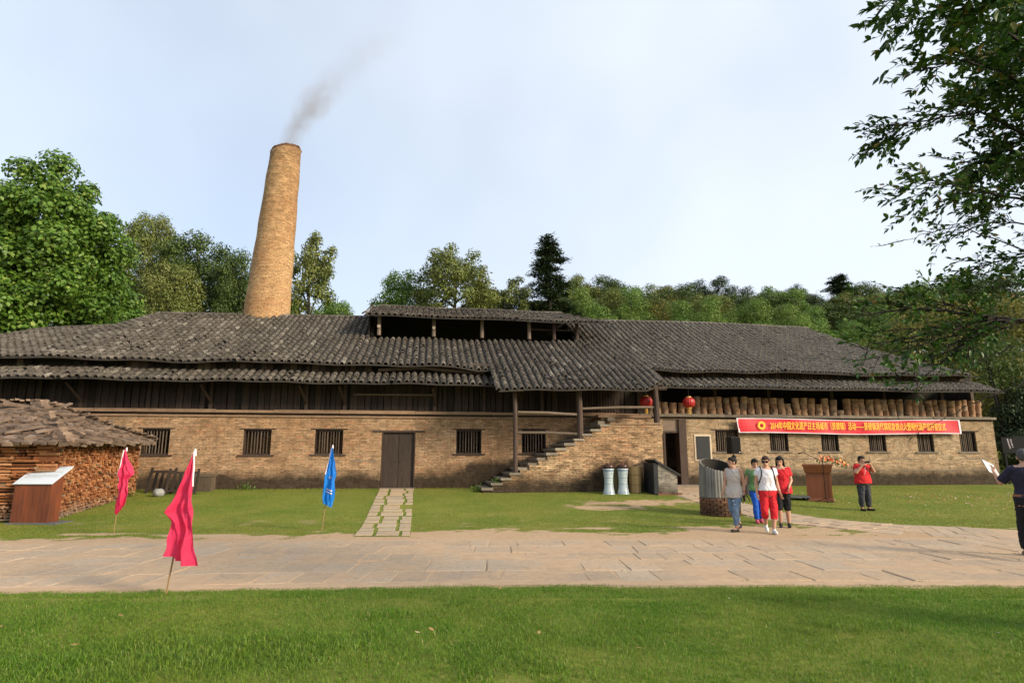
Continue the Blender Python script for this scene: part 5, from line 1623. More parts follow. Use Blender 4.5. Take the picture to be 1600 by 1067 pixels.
def flag(name, foot, top, left, right, mat, lab, mark=None, seed=0, sleeve='r'):
    """left, right: outline offsets (x at height z) of the hanging cloth; folds run down it"""
    base = Vector(foot)
    fo = empty(name, base); tag(fo, lab, 'flag')
    topv = Vector(top) - base
    MB().tube([(0, 0, -0.05), topv * 0.5, topv], [0.011, 0.010, 0.008], 6).build('pole', M['cane'], fo)
    nzr, nxr = 46, 26
    zs_l = [q[1] for q in left]; xs_l = [q[0] for q in left]; zs_r = [q[1] for q in right]; xs_r = [q[0] for q in right]
    r = random.Random(seed); ph = [r.uniform(0, 6.28) for _ in range(6)]
    def P(i, j):
        t_ = i / nzr; s = j / nxr
        zl = zs_l[0] + (zs_l[-1] - zs_l[0]) * t_; zr = zs_r[0] + (zs_r[-1] - zs_r[0]) * t_
        xl = float(np.interp(-zl, [-z for z in zs_l], xs_l)); xr = float(np.interp(-zr, [-z for z in zs_r], xs_r))
        x = xl + (xr - xl) * s; z = zl + (zr - zl) * s
        wdt = abs(xr - xl)
        amp = 0.10 * min(1.0, wdt / 0.35) 
        y = amp * (math.sin(s * 9.5 + t_ * 3.0 + ph[0]) * 0.55 + 0.4 * math.sin(s * 17 - t_ * 5 + ph[1]) + 0.35 * math.sin(t_ * 13 + s * 5 + ph[2]) + 0.16 * math.sin(t_ * 31 + s * 19 + ph[3]) + 0.12 * math.sin(s * 41 - t_ * 22 + ph[4]))
        y += topv.y * (z / topv.z) - amp * 1.15 - 0.014
        return (x, y, z)
    m = MB()
    vs = [P(i, j) for i in range(nzr + 1) for j in range(nxr + 1)]
    fs = [(i*(nxr+1) + j, (i+1)*(nxr+1) + j, (i+1)*(nxr+1) + j + 1, i*(nxr+1) + j + 1) for i in range(nzr) for j in range(nxr)]
    m.add(vs, fs); m.build('cloth', mat, fo, True)
    sl = MB()
    e = 0 if sleeve == 'l' else nxr
    pts = [P(i, e) for i in range(0, nzr // 2 if sleeve == 'l' else nzr // 3)]
    sl.tube([(p_[0], p_[1], p_[2]) for p_ in pts], 0.011, 5); sl.build('sleeve', M['flag_sleeve'], fo)
    MB().tube([topv - Vector((0, 0, 0.05)), topv + Vector((0, 0, 0.03))], [0.022, 0.012], 6).build('tip_tape', M['flag_sleeve'], fo)
    if mark:
        for (s0, s1, t0, t1, nm) in mark:
            mm_ = MB()
            i0, i1 = int(t0 * nzr), int(t1 * nzr); j0, j1 = int(s0 * nxr), int(s1 * nxr)
            for i in range(i0, i1):
                for j in range(j0, j1):
                    q = [P(i, j), P(i+1, j), P(i+1, j+1), P(i, j+1)]
                    mm_.add([(a_[0], a_[1] - 0.006, a_[2]) for a_ in q], [(0, 1, 2, 3)])
            mm_.build(nm, M['flag_sleeve'], fo)
    return fo
def prof_px(pxs, Y, foot):
    """outline points measured in the photograph turned into metres in the flag's own plane"""
    return [((at(x, y, Y) - Vector(foot)).x, (at(x, y, Y) - Vector(foot)).z) for x, y in pxs]
ft = (-3.95, 7.42, 0.03)
flag('red_flag', ft, tuple(at(305, 705, 7.35)), prof_px([(303, 712), (291, 745), (278, 772), (266, 797), (277, 812), (272, 840), (267, 864)], 7.38, ft), prof_px([(305, 706), (307, 760), (307, 820), (308, 886)], 7.36, ft), M['flag_red'],
     'large crimson flag on a leaning cane stuck in the near turf', None, 3, 'r')
ft = (-8.19, 13.14, 0.0)
flag('red_flag', ft, tuple(at(198, 701, 13.1)), prof_px([(196, 703), (192, 735), (188, 765), (184, 785), (180, 803)], 13.12, ft), prof_px([(198, 702), (206, 725), (212, 740), (203, 748), (204, 770), (198, 788), (183, 804)], 13.12, ft), M['flag_red'],
     'smaller crimson flag on a cane in front of the firewood stack', None, 5, 'l')
ft = (-4.11, 13.81, 0.0)
flag('blue_flag', ft, tuple(at(520, 697, 13.78)), prof_px([(519, 700), (513, 730), (509, 755), (506, 775), (507, 786)], 13.8, ft), prof_px([(521, 699), (526, 725), (527, 742), (524, 752), (525, 765), (522, 780), (519, 793)], 13.8, ft), M['flag_blue'],
     'bright blue flag with white print on a cane at the lawn edge', [(0.42, 0.58, 0.50, 0.56, 'printed_mark'), (0.22, 0.85, 0.72, 0.745, 'printed_line'), (0.22, 0.85, 0.765, 0.79, 'printed_line')], 7, 'l')

# ------------------------------------------------------------------ dark notice board at the far end of the wall
nb_ = empty('notice_board', (22.6, 27.6, 0.4), math.radians(-5)); tag(nb_, 'dark notice board with white characters in shade past the wall end', 'notice board')
MB().box(-0.85, 0.95, -0.03, 0.03, 1.35, 2.05).build('panel', M['black_plastic'], nb_)
for x in (-0.75, 0.85): MB().box(x - 0.04, x + 0.04, -0.02, 0.02, -0.1, 1.35).build('post', M['black_plastic'], nb_)
mk = MB(); r = random.Random(21)
for k in range(2):
    for j in range(6 - k):
        x = -0.62 + 0.13 * k + 0.012 * j; z = 1.92 - 0.075 * j - 0.02 * k
        for (a, b, c, d) in ((0, .05, .045, .055), (0, .05, .0, .01), (0.0, .012, .0, .05), (.036, .05, .0, .05), (.0, .05, .022, .03)):
            if r.random() < 0.8: mk.box(x + a, x + b, -0.033, -0.031, z + c, z + d)
mk.build('white_characters', M['banner_white'], nb_)
# ------------------------------------------------------------------ trees
simple('bark', (0.055, 0.045, 0.036), (0.095, 0.08, 0.065), 6.0, 0.9, 0.6, (3, 3, 0.6), 0.2)
simple('dark_bark', (0.010, 0.008, 0.007), (0.020, 0.016, 0.013), 6.0, 0.9, 0.5, (3, 3, 0.6), 0.2)
foliage_material('leaf_plane', [(0.0, (0.050, 0.116, 0.014)), (0.5, (0.108, 0.204, 0.024)), (0.85, (0.165, 0.271, 0.041)), (1.0, (0.288, 0.339, 0.068))], 0.30, 0.45, 0.35, (0.5, (0.086, 0.170, 0.019), 0.6))
foliage_material('leaf_dark', [(0.0, (0.028, 0.058, 0.012)), (0.5, (0.058, 0.096, 0.019)), (1.0, (0.109, 0.151, 0.031))], 0.22, 0.5, 0.3, (0.35, (0.077, 0.103, 0.021), 0.5))
foliage_material('leaf_olive', [(0.0, (0.071, 0.101, 0.021)), (0.5, (0.134, 0.166, 0.035)), (1.0, (0.212, 0.245, 0.059))], 0.25, 0.5, 0.3, (0.3, (0.174, 0.178, 0.045), 0.5))
foliage_material('leaf_light', [(0.0, (0.068, 0.135, 0.022)), (0.5, (0.121, 0.209, 0.035)), (1.0, (0.203, 0.290, 0.061))], 0.30, 0.5, 0.3, (0.3, (0.101, 0.189, 0.027), 0.5))
foliage_material('leaf_bamboo', [(0.0, (0.081, 0.175, 0.032)), (0.5, (0.139, 0.254, 0.052)), (1.0, (0.233, 0.335, 0.081))], 0.32, 0.5, 0.3, (0.25, (0.204, 0.277, 0.052), 0.6))
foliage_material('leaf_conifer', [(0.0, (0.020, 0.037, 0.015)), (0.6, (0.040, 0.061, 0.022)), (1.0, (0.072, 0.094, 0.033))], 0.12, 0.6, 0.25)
foliage_material('leaf_yellow', [(0.0, (0.070, 0.095, 0.015)), (0.35, (0.150, 0.165, 0.028)), (0.65, (0.300, 0.260, 0.060)), (1.0, (0.46, 0.36, 0.10))], 0.25, 0.5, 0.3, (0.45, (0.10, 0.13, 0.022), 0.6))
foliage_material('leaf_russet', [(0.0, (0.058, 0.068, 0.019)), (0.5, (0.124, 0.098, 0.033)), (1.0, (0.247, 0.143, 0.058))], 0.22, 0.5, 0.3)
foliage_material('leaf_branch', [(0.0, (0.021, 0.056, 0.010)), (0.5, (0.039, 0.096, 0.014)), (0.93, (0.079, 0.150, 0.025)), (1.0, (0.281, 0.176, 0.053))], 0.22, 0.42, 0.25)

def leaf_cloud(P, D, N, size, aspect=0.5):
    """leaves as folded diamonds: P base points, D axis, N facing; arrays of n x 3"""
    n = len(P)
    D = D / (np.linalg.norm(D, axis=1, keepdims=True) + 1e-9)
    S = np.cross(D, N); S = S / (np.linalg.norm(S, axis=1, keepdims=True) + 1e-9)
    U = np.cross(S, D)
    L = size[:, None]
    v = np.zeros((n, 4, 3))
    v[:, 0] = P; v[:, 1] = P + D * L * 0.5 + S * L * aspect * 0.5 + U * L * 0.08
    v[:, 2] = P + D * L; v[:, 3] = P + D * L * 0.5 - S * L * aspect * 0.5 + U * L * 0.08
    b = np.arange(n)[:, None] * 4
    f = np.concatenate([b + np.array([[0, 1, 2]]), b + np.array([[0, 2, 3]])], 0)
    return v.reshape(-1, 3), f

def crown_points(clumps, per, spread_up=0.35):
    """clumps: array of (x, y, z, r); leaves scattered mostly over the outer, upper shell of each"""
    P, D, N = [], [], []
    for (x, y, z, r, sq) in clumps:
        k = max(8, int(per * r * r))
        d = rng.normal(0, 1, (k, 3)); d[:, 2] += spread_up
        d /= np.linalg.norm(d, axis=1, keepdims=True)
        rad = r * (0.55 + 0.45 * rng.random(k) ** 0.5) * rng.uniform(0.85, 1.12, k)
        p = d * rad[:, None]; p[:, 2] *= sq
        P.append(p + np.array([x, y, z]))
        nn = d * 0.9 + rng.normal(0, 0.38, (k, 3)); nn[:, 2] += 0.45
        ax = np.cross(nn, rng.normal(0, 1, (k, 3))); ax[:, 2] -= 0.25
        D.append(ax); N.append(nn)
        k2 = k // 2                                  # inner leaves close the clump
        d2 = rng.normal(0, 1, (k2, 3)); d2 /= np.linalg.norm(d2, axis=1, keepdims=True)
        p2 = d2 * (r * rng.uniform(0.15, 0.6, k2))[:, None]; p2[:, 2] *= sq
        P.append(p2 + np.array([x, y, z])); D.append(rng.normal(0, 1, (k2, 3))); N.append(d2)
    return np.concatenate(P), np.concatenate(D), np.concatenate(N)

def limbs_mesh(trunk_pts, trunk_r, limbs, n=8):
    m = MB()
    m.tube(trunk_pts, trunk_r, n)
    for pts, rs_ in limbs: m.tube(pts, rs_, 6)
    return m

def broad_proto(seed, H=10.0, R=3.6, nclump=34, clump_r=(0.8, 1.5), per=150, leaf=0.22, mat='leaf_dark', zlow=0.30, gaps=0.0, aspect=0.55, shape=1.0, bark='bark', sq=0.8, cone=0.0):
    """a broadleaf tree of height H: returns (trunk mesh, crown mesh)"""
    r = random.Random(seed)
    cl = []
    zc = H * (zlow + 1) / 2; hz = H * (1 - zlow) / 2
    tries = 0
    while len(cl) < nclump and tries < 4000:
        tries += 1
        d = Vector((r.gauss(0, 1), r.gauss(0, 1), r.gauss(0, 1))).normalized()
        q = r.uniform(0.55, 1.0)
        cr = r.uniform(*clump_r)
        z = zc + d.z * (hz - cr * 0.7) * q
        taper_ = 1.0 - cone * max(0.0, (z - H * zlow) / (H * (1 - zlow)))
        x, y = d.x * (R - cr * 0.6) * q * taper_, d.y * (R - cr * 0.6) * q * taper_
        if any((x - a)**2 + (y - b)**2 + (z - c)**2 < (0.55 * (cr + e))**2 for a, b, c, e, _ in cl): continue
        cl.append((x, y, z, cr, sq))
    P, D, N = crown_points(cl, per)
    sz = leaf * rng.uniform(0.7, 1.25, len(P))
    v, f = leaf_cloud(P, D, N, sz, aspect)
    cm_ = np_mesh('crown', v, f, M[mat])
    tw = H * 0.016
    trunk = [(0, 0, -1.0), (r.uniform(-.1, .1), r.uniform(-.1, .1), H * 0.2), (r.uniform(-.25, .25), r.uniform(-.25, .25), H * 0.5), (r.uniform(-.3, .3), r.uniform(-.3, .3), H * 0.85)]
    limbs = []
    for (x, y, z, cr, _) in sorted(cl, key=lambda c: -c[3])[:16]:
        z0 = max(H * 0.16, min(H * 0.7, z - math.hypot(x, y) * 0.8))
        t0 = z0 / (H * 0.85)
        limbs.append(([(0, 0, z0), (x * 0.45, y * 0.45, z0 + (z - z0) * 0.35 + 0.1), (x, y, z)], [tw * 0.55, tw * 0.34, tw * 0.10]))
    tm = limbs_mesh(trunk, [tw * 1.25, tw, tw * 0.7, tw * 0.15], limbs)
    o = tm.build('trunk', M[bark], None, True); me = o.data; bpy.data.objects.remove(o)
    return me, cm_

def conifer_proto(seed, H=14.0, R=2.6, mat='leaf_conifer'):
    r = random.Random(seed)
    P, D, N = [], [], []
    limbs = []
    z = H * 0.12
    while z < H * 0.985:
        t = (z - H * 0.12) / (H * 0.88)
        L = R * (1 - t) ** 0.7 * r.uniform(0.5, 1.25) + 0.14
        for k in range(r.choice((3, 4, 5))):
            a = r.uniform(0, 6.28)
            Lk = L * r.uniform(0.6, 1.1)
            d = Vector((math.cos(a), math.sin(a), -0.05 - 0.2 * (1 - t)))
            p0 = Vector((0, 0, z)); p1 = p0 + d * Lk
            limbs.append(([p0, p1], [0.035 * (1 - t) + 0.012, 0.006]))
            n_ = int(36 + 120 * Lk)
            for j in range(n_):
                s = r.uniform(0.22, 1.02)
                wob = Vector((r.gauss(0, 1), r.gauss(0, 1), r.gauss(0, 0.6))) * 0.21 * (1.2 - s * 0.5)
                q = p0 + d * Lk * s + wob
                P.append(q); D.append(d + Vector((r.gauss(0, .7), r.gauss(0, .7), r.gauss(0, .5) - 0.15))); N.append((r.gauss(0, .4), r.gauss(0, .4), 1))
        z += r.uniform(0.22, 0.36)
    P, D, N = (np.array([list(q) for q in X]) for X in (P, D, N))
    v, f = leaf_cloud(P, D, N, 0.24 * rng.uniform(0.7, 1.3, len(P)), 0.32)
    cm_ = np_mesh('crown', v, f, M[mat])
    o = limbs_mesh([(0, 0, -1), (0, 0, H * 0.5), (0, 0, H)], [0.22, 0.14, 0.015], limbs).build('trunk', M['dark_bark'], None, True)
    me = o.data; bpy.data.objects.remove(o)
    return me, cm_

def bamboo_proto(seed, H=10.0, R=2.4, mat='leaf_bamboo'):
    """a clump of arching culms with feathery tips"""
    r = random.Random(seed)
    P, D, N = [], [], []
    limbs = []
    for k in range(20):
        a = r.uniform(0, 6.28); h = H * r.uniform(0.62, 1.0); rr = R * r.uniform(0.2, 1.0)
        b0 = Vector((math.cos(a), math.sin(a), 0)) * R * 0.2 * r.random()
        pts = []
        for j in range(7):
            t = j / 6
            pts.append(b0 + Vector((math.cos(a), math.sin(a), 0)) * rr * t ** 2.2 + Vector((0, 0, h * (t - 0.10 * t ** 4))))
        limbs.append((pts, [0.045, 0.045, 0.04, 0.035, 0.028, 0.018, 0.006]))
        for j in range(420):
            t = 0.30 + 0.70 * r.random() ** 0.8
            i = min(5, int(t * 6)); q = pts[i].lerp(pts[i + 1], t * 6 - i)
            ww = 0.55 * (0.35 + math.sin(math.pi * min(1, (t - 0.25) * 1.15)))
            P.append(q + Vector((r.gauss(0, 1), r.gauss(0, 1), r.gauss(0, 0.55))) * ww)
            D.append((r.gauss(0, 1), r.gauss(0, 1), -0.55 + r.gauss(0, .4))); N.append((r.gauss(0, .5), r.gauss(0, .5), 1))
    P, D, N = (np.array([list(q) for q in X]) for X in (P, D, N))
    v, f = leaf_cloud(P, D, N, 0.24 * rng.uniform(0.7, 1.3, len(P)), 0.34)
    cm_ = np_mesh('crown', v, f, M[mat])
    m = MB()
    for pts, rs_ in limbs: m.tube(pts, rs_, 5)
    o = m.build('trunk', M['bark'], None, True); me = o.data; bpy.data.objects.remove(o)
    return me, cm_

def put_tree(name, proto, H0, R0, x, ytop, wpx, Y, lab, cat='tree', group=None, rz=None, trunk='trunk', crown='crown', zbase=None):
    """stand a copy of a prototype at distance Y so that its top and spread match the measured ones"""
    topp = at(x, ytop, Y)
    zb = gz(topp.x, Y) if zbase is None else zbase
    d = Y * CP + (topp.z - CAM_H) * SP * 0.6
    wm = wpx / (F / d)
    o = empty(name, (topp.x, Y, zb), random.uniform(0, 6.28) if rz is None else rz)
    sx = wm / (2 * R0); sz = (topp.z - zb) / H0
    o.scale = (sx, sx, sz)
    link(trunk, proto[0], o); link(crown, proto[1], o)
    tag(o, lab, cat, group)
    return o

random.seed(5)
PLANE = broad_proto(101, 20.0, 6.6, 130, (0.9, 1.9), 330, 0.26, 'leaf_plane', 0.08, aspect=0.7, cone=0.42)
put_tree('plane_tree', PLANE, 20.0, 6.6, 92, 234, 345, 38.5, 'huge bright green plane tree with big leaves behind the west roof')
RUS = broad_proto(102, 10.0, 3.4, 36, (0.8, 1.4), 260, 0.22, 'leaf_russet', 0.12)
put_tree('russet_tree', RUS, 10.0, 3.4, 12, 352, 130, 36.5, 'brownish russet-tinged tree partly covering the foot of the plane tree')
OLV = broad_proto(103, 12.0, 3.6, 62, (0.8, 1.45), 260, 0.21, 'leaf_olive', 0.25)
put_tree('broadleaf_tree', OLV, 12.0, 3.6, 243, 326, 100, 56.0, 'tall olive-green tree showing between the plane tree and the chimney')
DK1 = broad_proto(104, 11.0, 3.9, 72, (0.8, 1.5), 260, 0.21, 'leaf_dark', 0.08)
DK2 = broad_proto(105, 11.0, 3.9, 68, (0.75, 1.4), 260, 0.21, 'leaf_olive', 0.08)
LT1 = broad_proto(106, 10.0, 3.6, 62, (0.75, 1.4), 260, 0.21, 'leaf_light', 0.10)
put_tree('broadleaf_tree', DK1, 11.0, 3.9, 318, 358, 160, 53.0, 'broad dark green tree close on the near side of the chimney')
put_tree('broadleaf_tree', DK2, 11.0, 3.9, 272, 400, 120, 48.0, 'low olive bushy tree between the plane tree and the dark broad tree')
put_tree('broadleaf_tree', DK1, 11.0, 3.9, 385, 385, 110, 51.0, 'dark tree directly behind the brick chimney')
SPR = broad_proto(107, 13.0, 3.4, 50, (0.55, 1.05), 200, 0.30, 'leaf_olive', 0.22, aspect=0.5)
put_tree('broadleaf_tree', SPR, 13.0, 3.4, 488, 352, 112, 50.0, 'loose open-crowned tree just beyond the chimney with sky through its leaves')
put_tree('broadleaf_tree', LT1, 10.0, 3.6, 524, 458, 95, 49.0, 'low light green bushy tree between the chimney and the raised roof')
put_tree('broadleaf_tree', LT1, 10.0, 3.6, 455, 462, 80, 49.0, 'low green tree peeping out right beside the foot of the chimney')
BIG = broad_proto(108, 14.0, 4.4, 74, (0.7, 1.35), 220, 0.25, 'leaf_olive', 0.30, aspect=0.5)
put_tree('broadleaf_tree', BIG, 14.0, 4.4, 712, 376, 150, 51.0, 'tall spreading tree with visible dark trunk above the raised roof')
put_tree('broadleaf_tree', LT1, 10.0, 3.6, 634, 420, 115, 54.0, 'light green tree at the open-sky side of the tall spreading tree')
put_tree('broadleaf_tree', SPR, 13.0, 3.4, 800, 424, 90, 53.0, 'medium green tree between the tall spreading tree and the pointed conifer')
put_tree('broadleaf_tree', DK2, 11.0, 3.9, 600, 470, 80, 50.0, 'small olive tree at the end of the raised roof near the chimney')
put_tree('broadleaf_tree', DK1, 11.0, 3.9, 765, 450, 100, 56.0, 'dark tree low behind the tall spreading tree')
CON = conifer_proto(109)
put_tree('conifer_tree', CON, 14.0, 2.2, 857, 366, 108, 53.0, 'tall pointed dark conifer standing above the middle of the roof', rz=1.0)
put_tree('conifer_tree', CON, 14.0, 2.2, 1310, 428, 84, 66.0, 'smaller pointed conifer on the hill above the east roof', rz=2.5)
BM1 = broad_proto(110, 10.0, 2.4, 15, (0.85, 1.35), 420, 0.24, 'leaf_bamboo', 0.05, aspect=0.30, sq=1.05, cone=0.35); BM2 = broad_proto(111, 10.0, 2.4, 13, (0.9, 1.5), 420, 0.24, 'leaf_bamboo', 0.05, aspect=0.30, sq=1.1, cone=0.5)
PIN = broad_proto(112, 12.0, 3.0, 30, (0.6, 1.1), 260, 0.26, 'leaf_conifer', 0.30, aspect=0.3, bark='dark_bark')
# hillside beyond the east roof: front row of bamboo, rows of dark trees behind
hill = [('b', 905, 448, 74, 50), ('b', 945, 472, 66, 49), ('b', 985, 460, 75, 52), ('y', 1028, 452, 50, 53), ('b', 1070, 470, 80, 50), ('b', 1112, 478, 70, 49), ('b', 1180, 462, 80, 50), ('b', 1236, 480, 70, 49), ('b', 1272, 486, 60, 50), ('b', 1150, 480, 60, 51), ('b', 1375, 478, 90, 52), ('b', 1330, 492, 70, 50),
        ('d', 900, 436, 80, 60), ('d', 940, 428, 90, 62), ('l', 985, 440, 70, 60), ('d', 1025, 444, 80, 64), ('d', 1060, 436, 74, 62), ('p', 1085, 440, 60, 66), ('p', 1118, 426, 60, 66), ('d', 1145, 450, 80, 62), ('l', 1215, 448, 80, 58), ('d', 1190, 456, 70, 66), ('p', 1268, 450, 60, 60), ('d', 1250, 462, 80, 64), ('d', 1345, 452, 80, 62), ('l', 1420, 440, 90, 60), ('d', 1480, 446, 110, 62), ('d', 1540, 440, 110, 62), ('p', 1385, 452, 50, 64), ('l', 1590, 450, 100, 60), ('d', 865, 470, 70, 52), ('d', 835, 468, 70, 54), ('d', 960, 462, 90, 56), ('d', 1010, 466, 90, 56), ('d', 1100, 464, 90, 57), ('d', 1205, 470, 90, 56), ('d', 1290, 474, 90, 57), ('d', 1325, 466, 80, 60), ('d', 1365, 470, 100, 58), ('l', 1450, 450, 110, 64), ('d', 1510, 452, 110, 66), ('p', 1240, 448, 56, 68), ('p', 1040, 440, 56, 68), ('p', 1160, 440, 56, 68)]
KN = {'b': ('bamboo_clump', 'feathery light green bamboo clump', 'bamboo'), 'y': ('bamboo_clump', 'yellowish bamboo clump', 'bamboo'), 'd': ('hill_tree', 'dark round-topped tree', 'tree'), 'l': ('hill_tree', 'pale green rounded tree', 'tree'), 'p': ('pine_tree', 'thin dark pine', 'tree')}
YB = bamboo_proto(113, mat='leaf_yellow')
cnt = {}
for (k, x, yt, wd, Y) in sorted(hill, key=lambda h: h[1]):
    cnt[k] = cnt.get(k, 0) + 1
    nm, ds, cat = KN[k]
    pr, H0, R0 = {'b': ((BM1, BM2)[cnt[k] % 2], 10.0, 2.4), 'y': (YB, 10.0, 2.4), 'd': ((DK1, DK2)[cnt[k] % 2], 11.0, 3.9), 'l': (LT1, 10.0, 3.6), 'p': (PIN, 12.0, 3.0)}[k]
    lab = '%s on the hill, %s of its kind after the tall conifer' % (ds, ordinal(cnt[k])) if k != 'y' else 'yellowish bamboo clump standing among the green ones on the hill'
    put_tree(nm, pr, H0, R0, x, yt + random.uniform(-14, 6), wd * 1.22, Y + 4, lab, cat, 'trees on the hill behind the workshop')
# yellow-flowering trees past the east end
YL1 = broad_proto(114, 12.0, 4.6, 70, (0.8, 1.5), 260, 0.20, 'leaf_yellow', 0.06, aspect=0.45)
YL2 = broad_proto(115, 9.0, 4.0, 56, (0.7, 1.3), 260, 0.18, 'leaf_yellow', 0.03, aspect=0.45)
put_tree('flowering_tree', YL1, 12.0, 4.6, 1445, 452, 210, 42.0, 'yellow-blossomed tree rising behind the east end of the roof')
put_tree('flowering_tree', YL1, 12.0, 4.6, 1590, 440, 250, 40.0, 'large yellow-blossomed tree at the edge past the wall end', rz=2.0)
put_tree('flowering_tree', YL2, 9.0, 4.0, 1575, 540, 200, 35.0, 'lower dense yellow-green tree right past the wall end')
put_tree('flowering_tree', YL2, 9.0, 4.0, 1690, 500, 240, 36.0, 'yellow-green tree mostly cut by the picture edge', rz=1.3)
DSH = broad_proto(116, 5.0, 2.2, 36, (0.5, 0.9), 320, 0.20, 'leaf_conifer', 0.0)  # near-black leaf colour stands in for the trees' shade on these shrubs
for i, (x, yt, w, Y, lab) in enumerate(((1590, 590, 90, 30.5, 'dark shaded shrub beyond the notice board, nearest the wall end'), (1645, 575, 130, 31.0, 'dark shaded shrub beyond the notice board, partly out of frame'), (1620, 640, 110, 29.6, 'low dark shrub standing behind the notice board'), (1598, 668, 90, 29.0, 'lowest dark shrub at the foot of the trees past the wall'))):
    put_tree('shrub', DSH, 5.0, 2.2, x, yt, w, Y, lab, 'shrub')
rt = random.Random(77)
for i, x in enumerate((1568, 1578, 1588, 1598)):
    p0 = at(x, 700, 30.5 + i * 0.35); zb = gz(p0.x, p0.y)
    o = empty('thin_tree', (p0.x, p0.y, zb)); tag(o, 'thin bare dark trunk past the wall end, %s from the wall' % ORD[i], 'tree', 'thin trunks past the wall end')
    MB().tube([(0, 0, -0.3), (rt.uniform(-.2, .2), 0, 2.5), (rt.uniform(-.5, .3), 0, 6.0)], [0.09, 0.07, 0.04], 6).build('trunk', M['dark_bark'], o)
    P = np.array([[rt.gauss(-0.2, 0.7), rt.gauss(0, 0.7), rt.uniform(4.4, 7.0)] for _ in range(700)]); D = rng.normal(0, 1, (700, 3)); N = rng.normal(0, .5, (700, 3)); N[:, 2] += 1
    v, f = leaf_cloud(P, D, N, 0.2 * rng.uniform(.7, 1.2, 700), 0.5); link('crown', np_mesh('crown', v, f, M['leaf_dark']), o)

# small weeds at the foot of the walls
def weed_clump(p, r0, n, lab):
    P = np.array([[rt.gauss(0, r0), rt.gauss(0, r0 * 0.6), abs(rt.gauss(0.05, 0.08))] for _ in range(n)]); D = rng.normal(0, 1, (n, 3)); D[:, 2] += 0.9; N = rng.normal(0, .5, (n, 3)); N[:, 2] += 1
    v, f = leaf_cloud(P, D, N, 0.10 * rng.uniform(.6, 1.3, n), 0.4)
    o = link('weed', np_mesh('weed', v, f, M['leaf_light'])); o.location = p; tag(o, lab, 'weed')
for (u, v, lab) in ((1.35, -0.35, 'small leafy weed at the wall foot beside the plank box'), (10.15, -2.1, 'green weed growing on the lowest stair steps'), (9.55, -2.0, 'tuft of weeds at the foot of the stair'), (-1.6, -2.6, 'leafy weeds under the leaning gates'), (18.9, -0.25, 'weeds at the wall foot under the slate plaque')):
    p = uvw(u, v); weed_clump((p.x, p.y, gz(p.x, p.y) + (0.25 if u == 10.15 else 0)), 0.14, 70, lab)

# ------------------------------------------------------------------ the tree whose branches hang in from the right
nt = empty('overhanging_tree', (5.75, 5.35, gz(5.75, 5.35)))
tag(nt, 'dark glossy-leaved tree whose branches hang into view overhead beside the camera', 'tree')
NT0 = Vector(nt.location)
MB().tube([(0, 0, -0.3), (0.05, 0, 1.2), (0.0, 0.05, 2.4), (-0.05, 0, 3.8), (0.1, 0, 5.4)], [0.19, 0.16, 0.14, 0.10, 0.05], 10).build('trunk', M['bark'], nt, True)
rb_ = random.Random(41)
LP, LD, LN, LS = [], [], [], []
wood = []
def add_leaf(q, d, sz):
    n_ = Vector((rb_.gauss(0, .5), rb_.gauss(0, .5) - 0.3, 1.0))
    LP.append(q); LD.append(d); LN.append(n_); LS.append(sz)
def twig(p, d, L, r0, dens, lsz, depth):
    """a gently drooping twig with alternate leaves, and side twigs when depth allows"""
    pts = [p.copy()]; q = p.copy(); dd = d.normalized()
    n_ = max(4, int(L / 0.036))
    for j in range(n_):
        dd = (dd + Vector((rb_.gauss(0, .12), rb_.gauss(0, .12), rb_.gauss(0, .12) - 0.006))).normalized()
        q = q + dd * (L / n_); pts.append(q.copy())
        if j > 0:
            for s in range(1 + (rb_.random() < 0.8)):
                if rb_.random() < dens:
                    sd = dd.cross(Vector((0, 0, 1)) + Vector((rb_.gauss(0, .4), rb_.gauss(0, .4), 0))).normalized() * (1 if (j + s) % 2 else -1)
                    add_leaf(q, dd * 0.8 + sd * 0.75 + Vector((0, 0, rb_.uniform(-0.35, 0.5))), lsz * rb_.uniform(0.65, 1.2))
        if depth > 0 and j % 2 == 1 and rb_.random() < 0.85:
            sd = dd.cross(Vector((rb_.gauss(0, .6), rb_.gauss(0, .6), 1))).normalized() * rb_.choice((-1, 1))
            twig(q, dd * 0.9 + sd * 0.8 + Vector((0, 0, -0.05)), L * rb_.uniform(0.35, 0.6), r0 * 0.6, dens, lsz, depth - 1)
    if rb_.random() < dens: add_leaf(q, dd, lsz)
    wood.append((pts, [r0 * (1 - 0.75 * k / (len(pts) - 1)) for k in range(len(pts))]))
def limb(pxs, Ys, r0, dens, lsz, n_tw, tl, depth=1):
    n_tw = int(n_tw * (1.5 if depth else 1.0))
    pts = [at(x, y, Y) - NT0 for (x, y), Y in zip(pxs, Ys)]
    fine = []
    for a, b in zip(pts, pts[1:]):
        for k in range(6): fine.append(a.lerp(b, k / 6) + Vector((rb_.gauss(0, .006), rb_.gauss(0, .006), rb_.gauss(0, .006))))
    fine.append(pts[-1])
    wood.append((fine, [r0 * (1 - 0.85 * k / (len(fine) - 1)) for k in range(len(fine))]))
    for j in range(n_tw):
        s = (j + rb_.random()) / n_tw * 0.9 + 0.1
        i = min(len(fine) - 2, int(s * (len(fine) - 1)))
        d = (fine[i + 1] - fine[i]).normalized()
        side = Vector((rb_.gauss(0, .5), rb_.gauss(0, .6), rb_.choice((-1, 1)) * rb_.uniform(0.3, 0.9)))
        twig(fine[i], d * 0.8 + side * 0.7, tl * rb_.uniform(0.6, 1.2), 0.0042, dens, lsz, depth)
    twig(fine[-1], (fine[-1] - fine[-2]), tl * 0.7, 0.004, dens, lsz, 0)
B_ = 5.3
limb([(1800, 430), (1640, 320), (1540, 300), (1470, 285), (1415, 292)], [B_, 5.0, 4.9, 4.9, 4.9], 0.016, 0.85, 0.068, 22, 0.30)
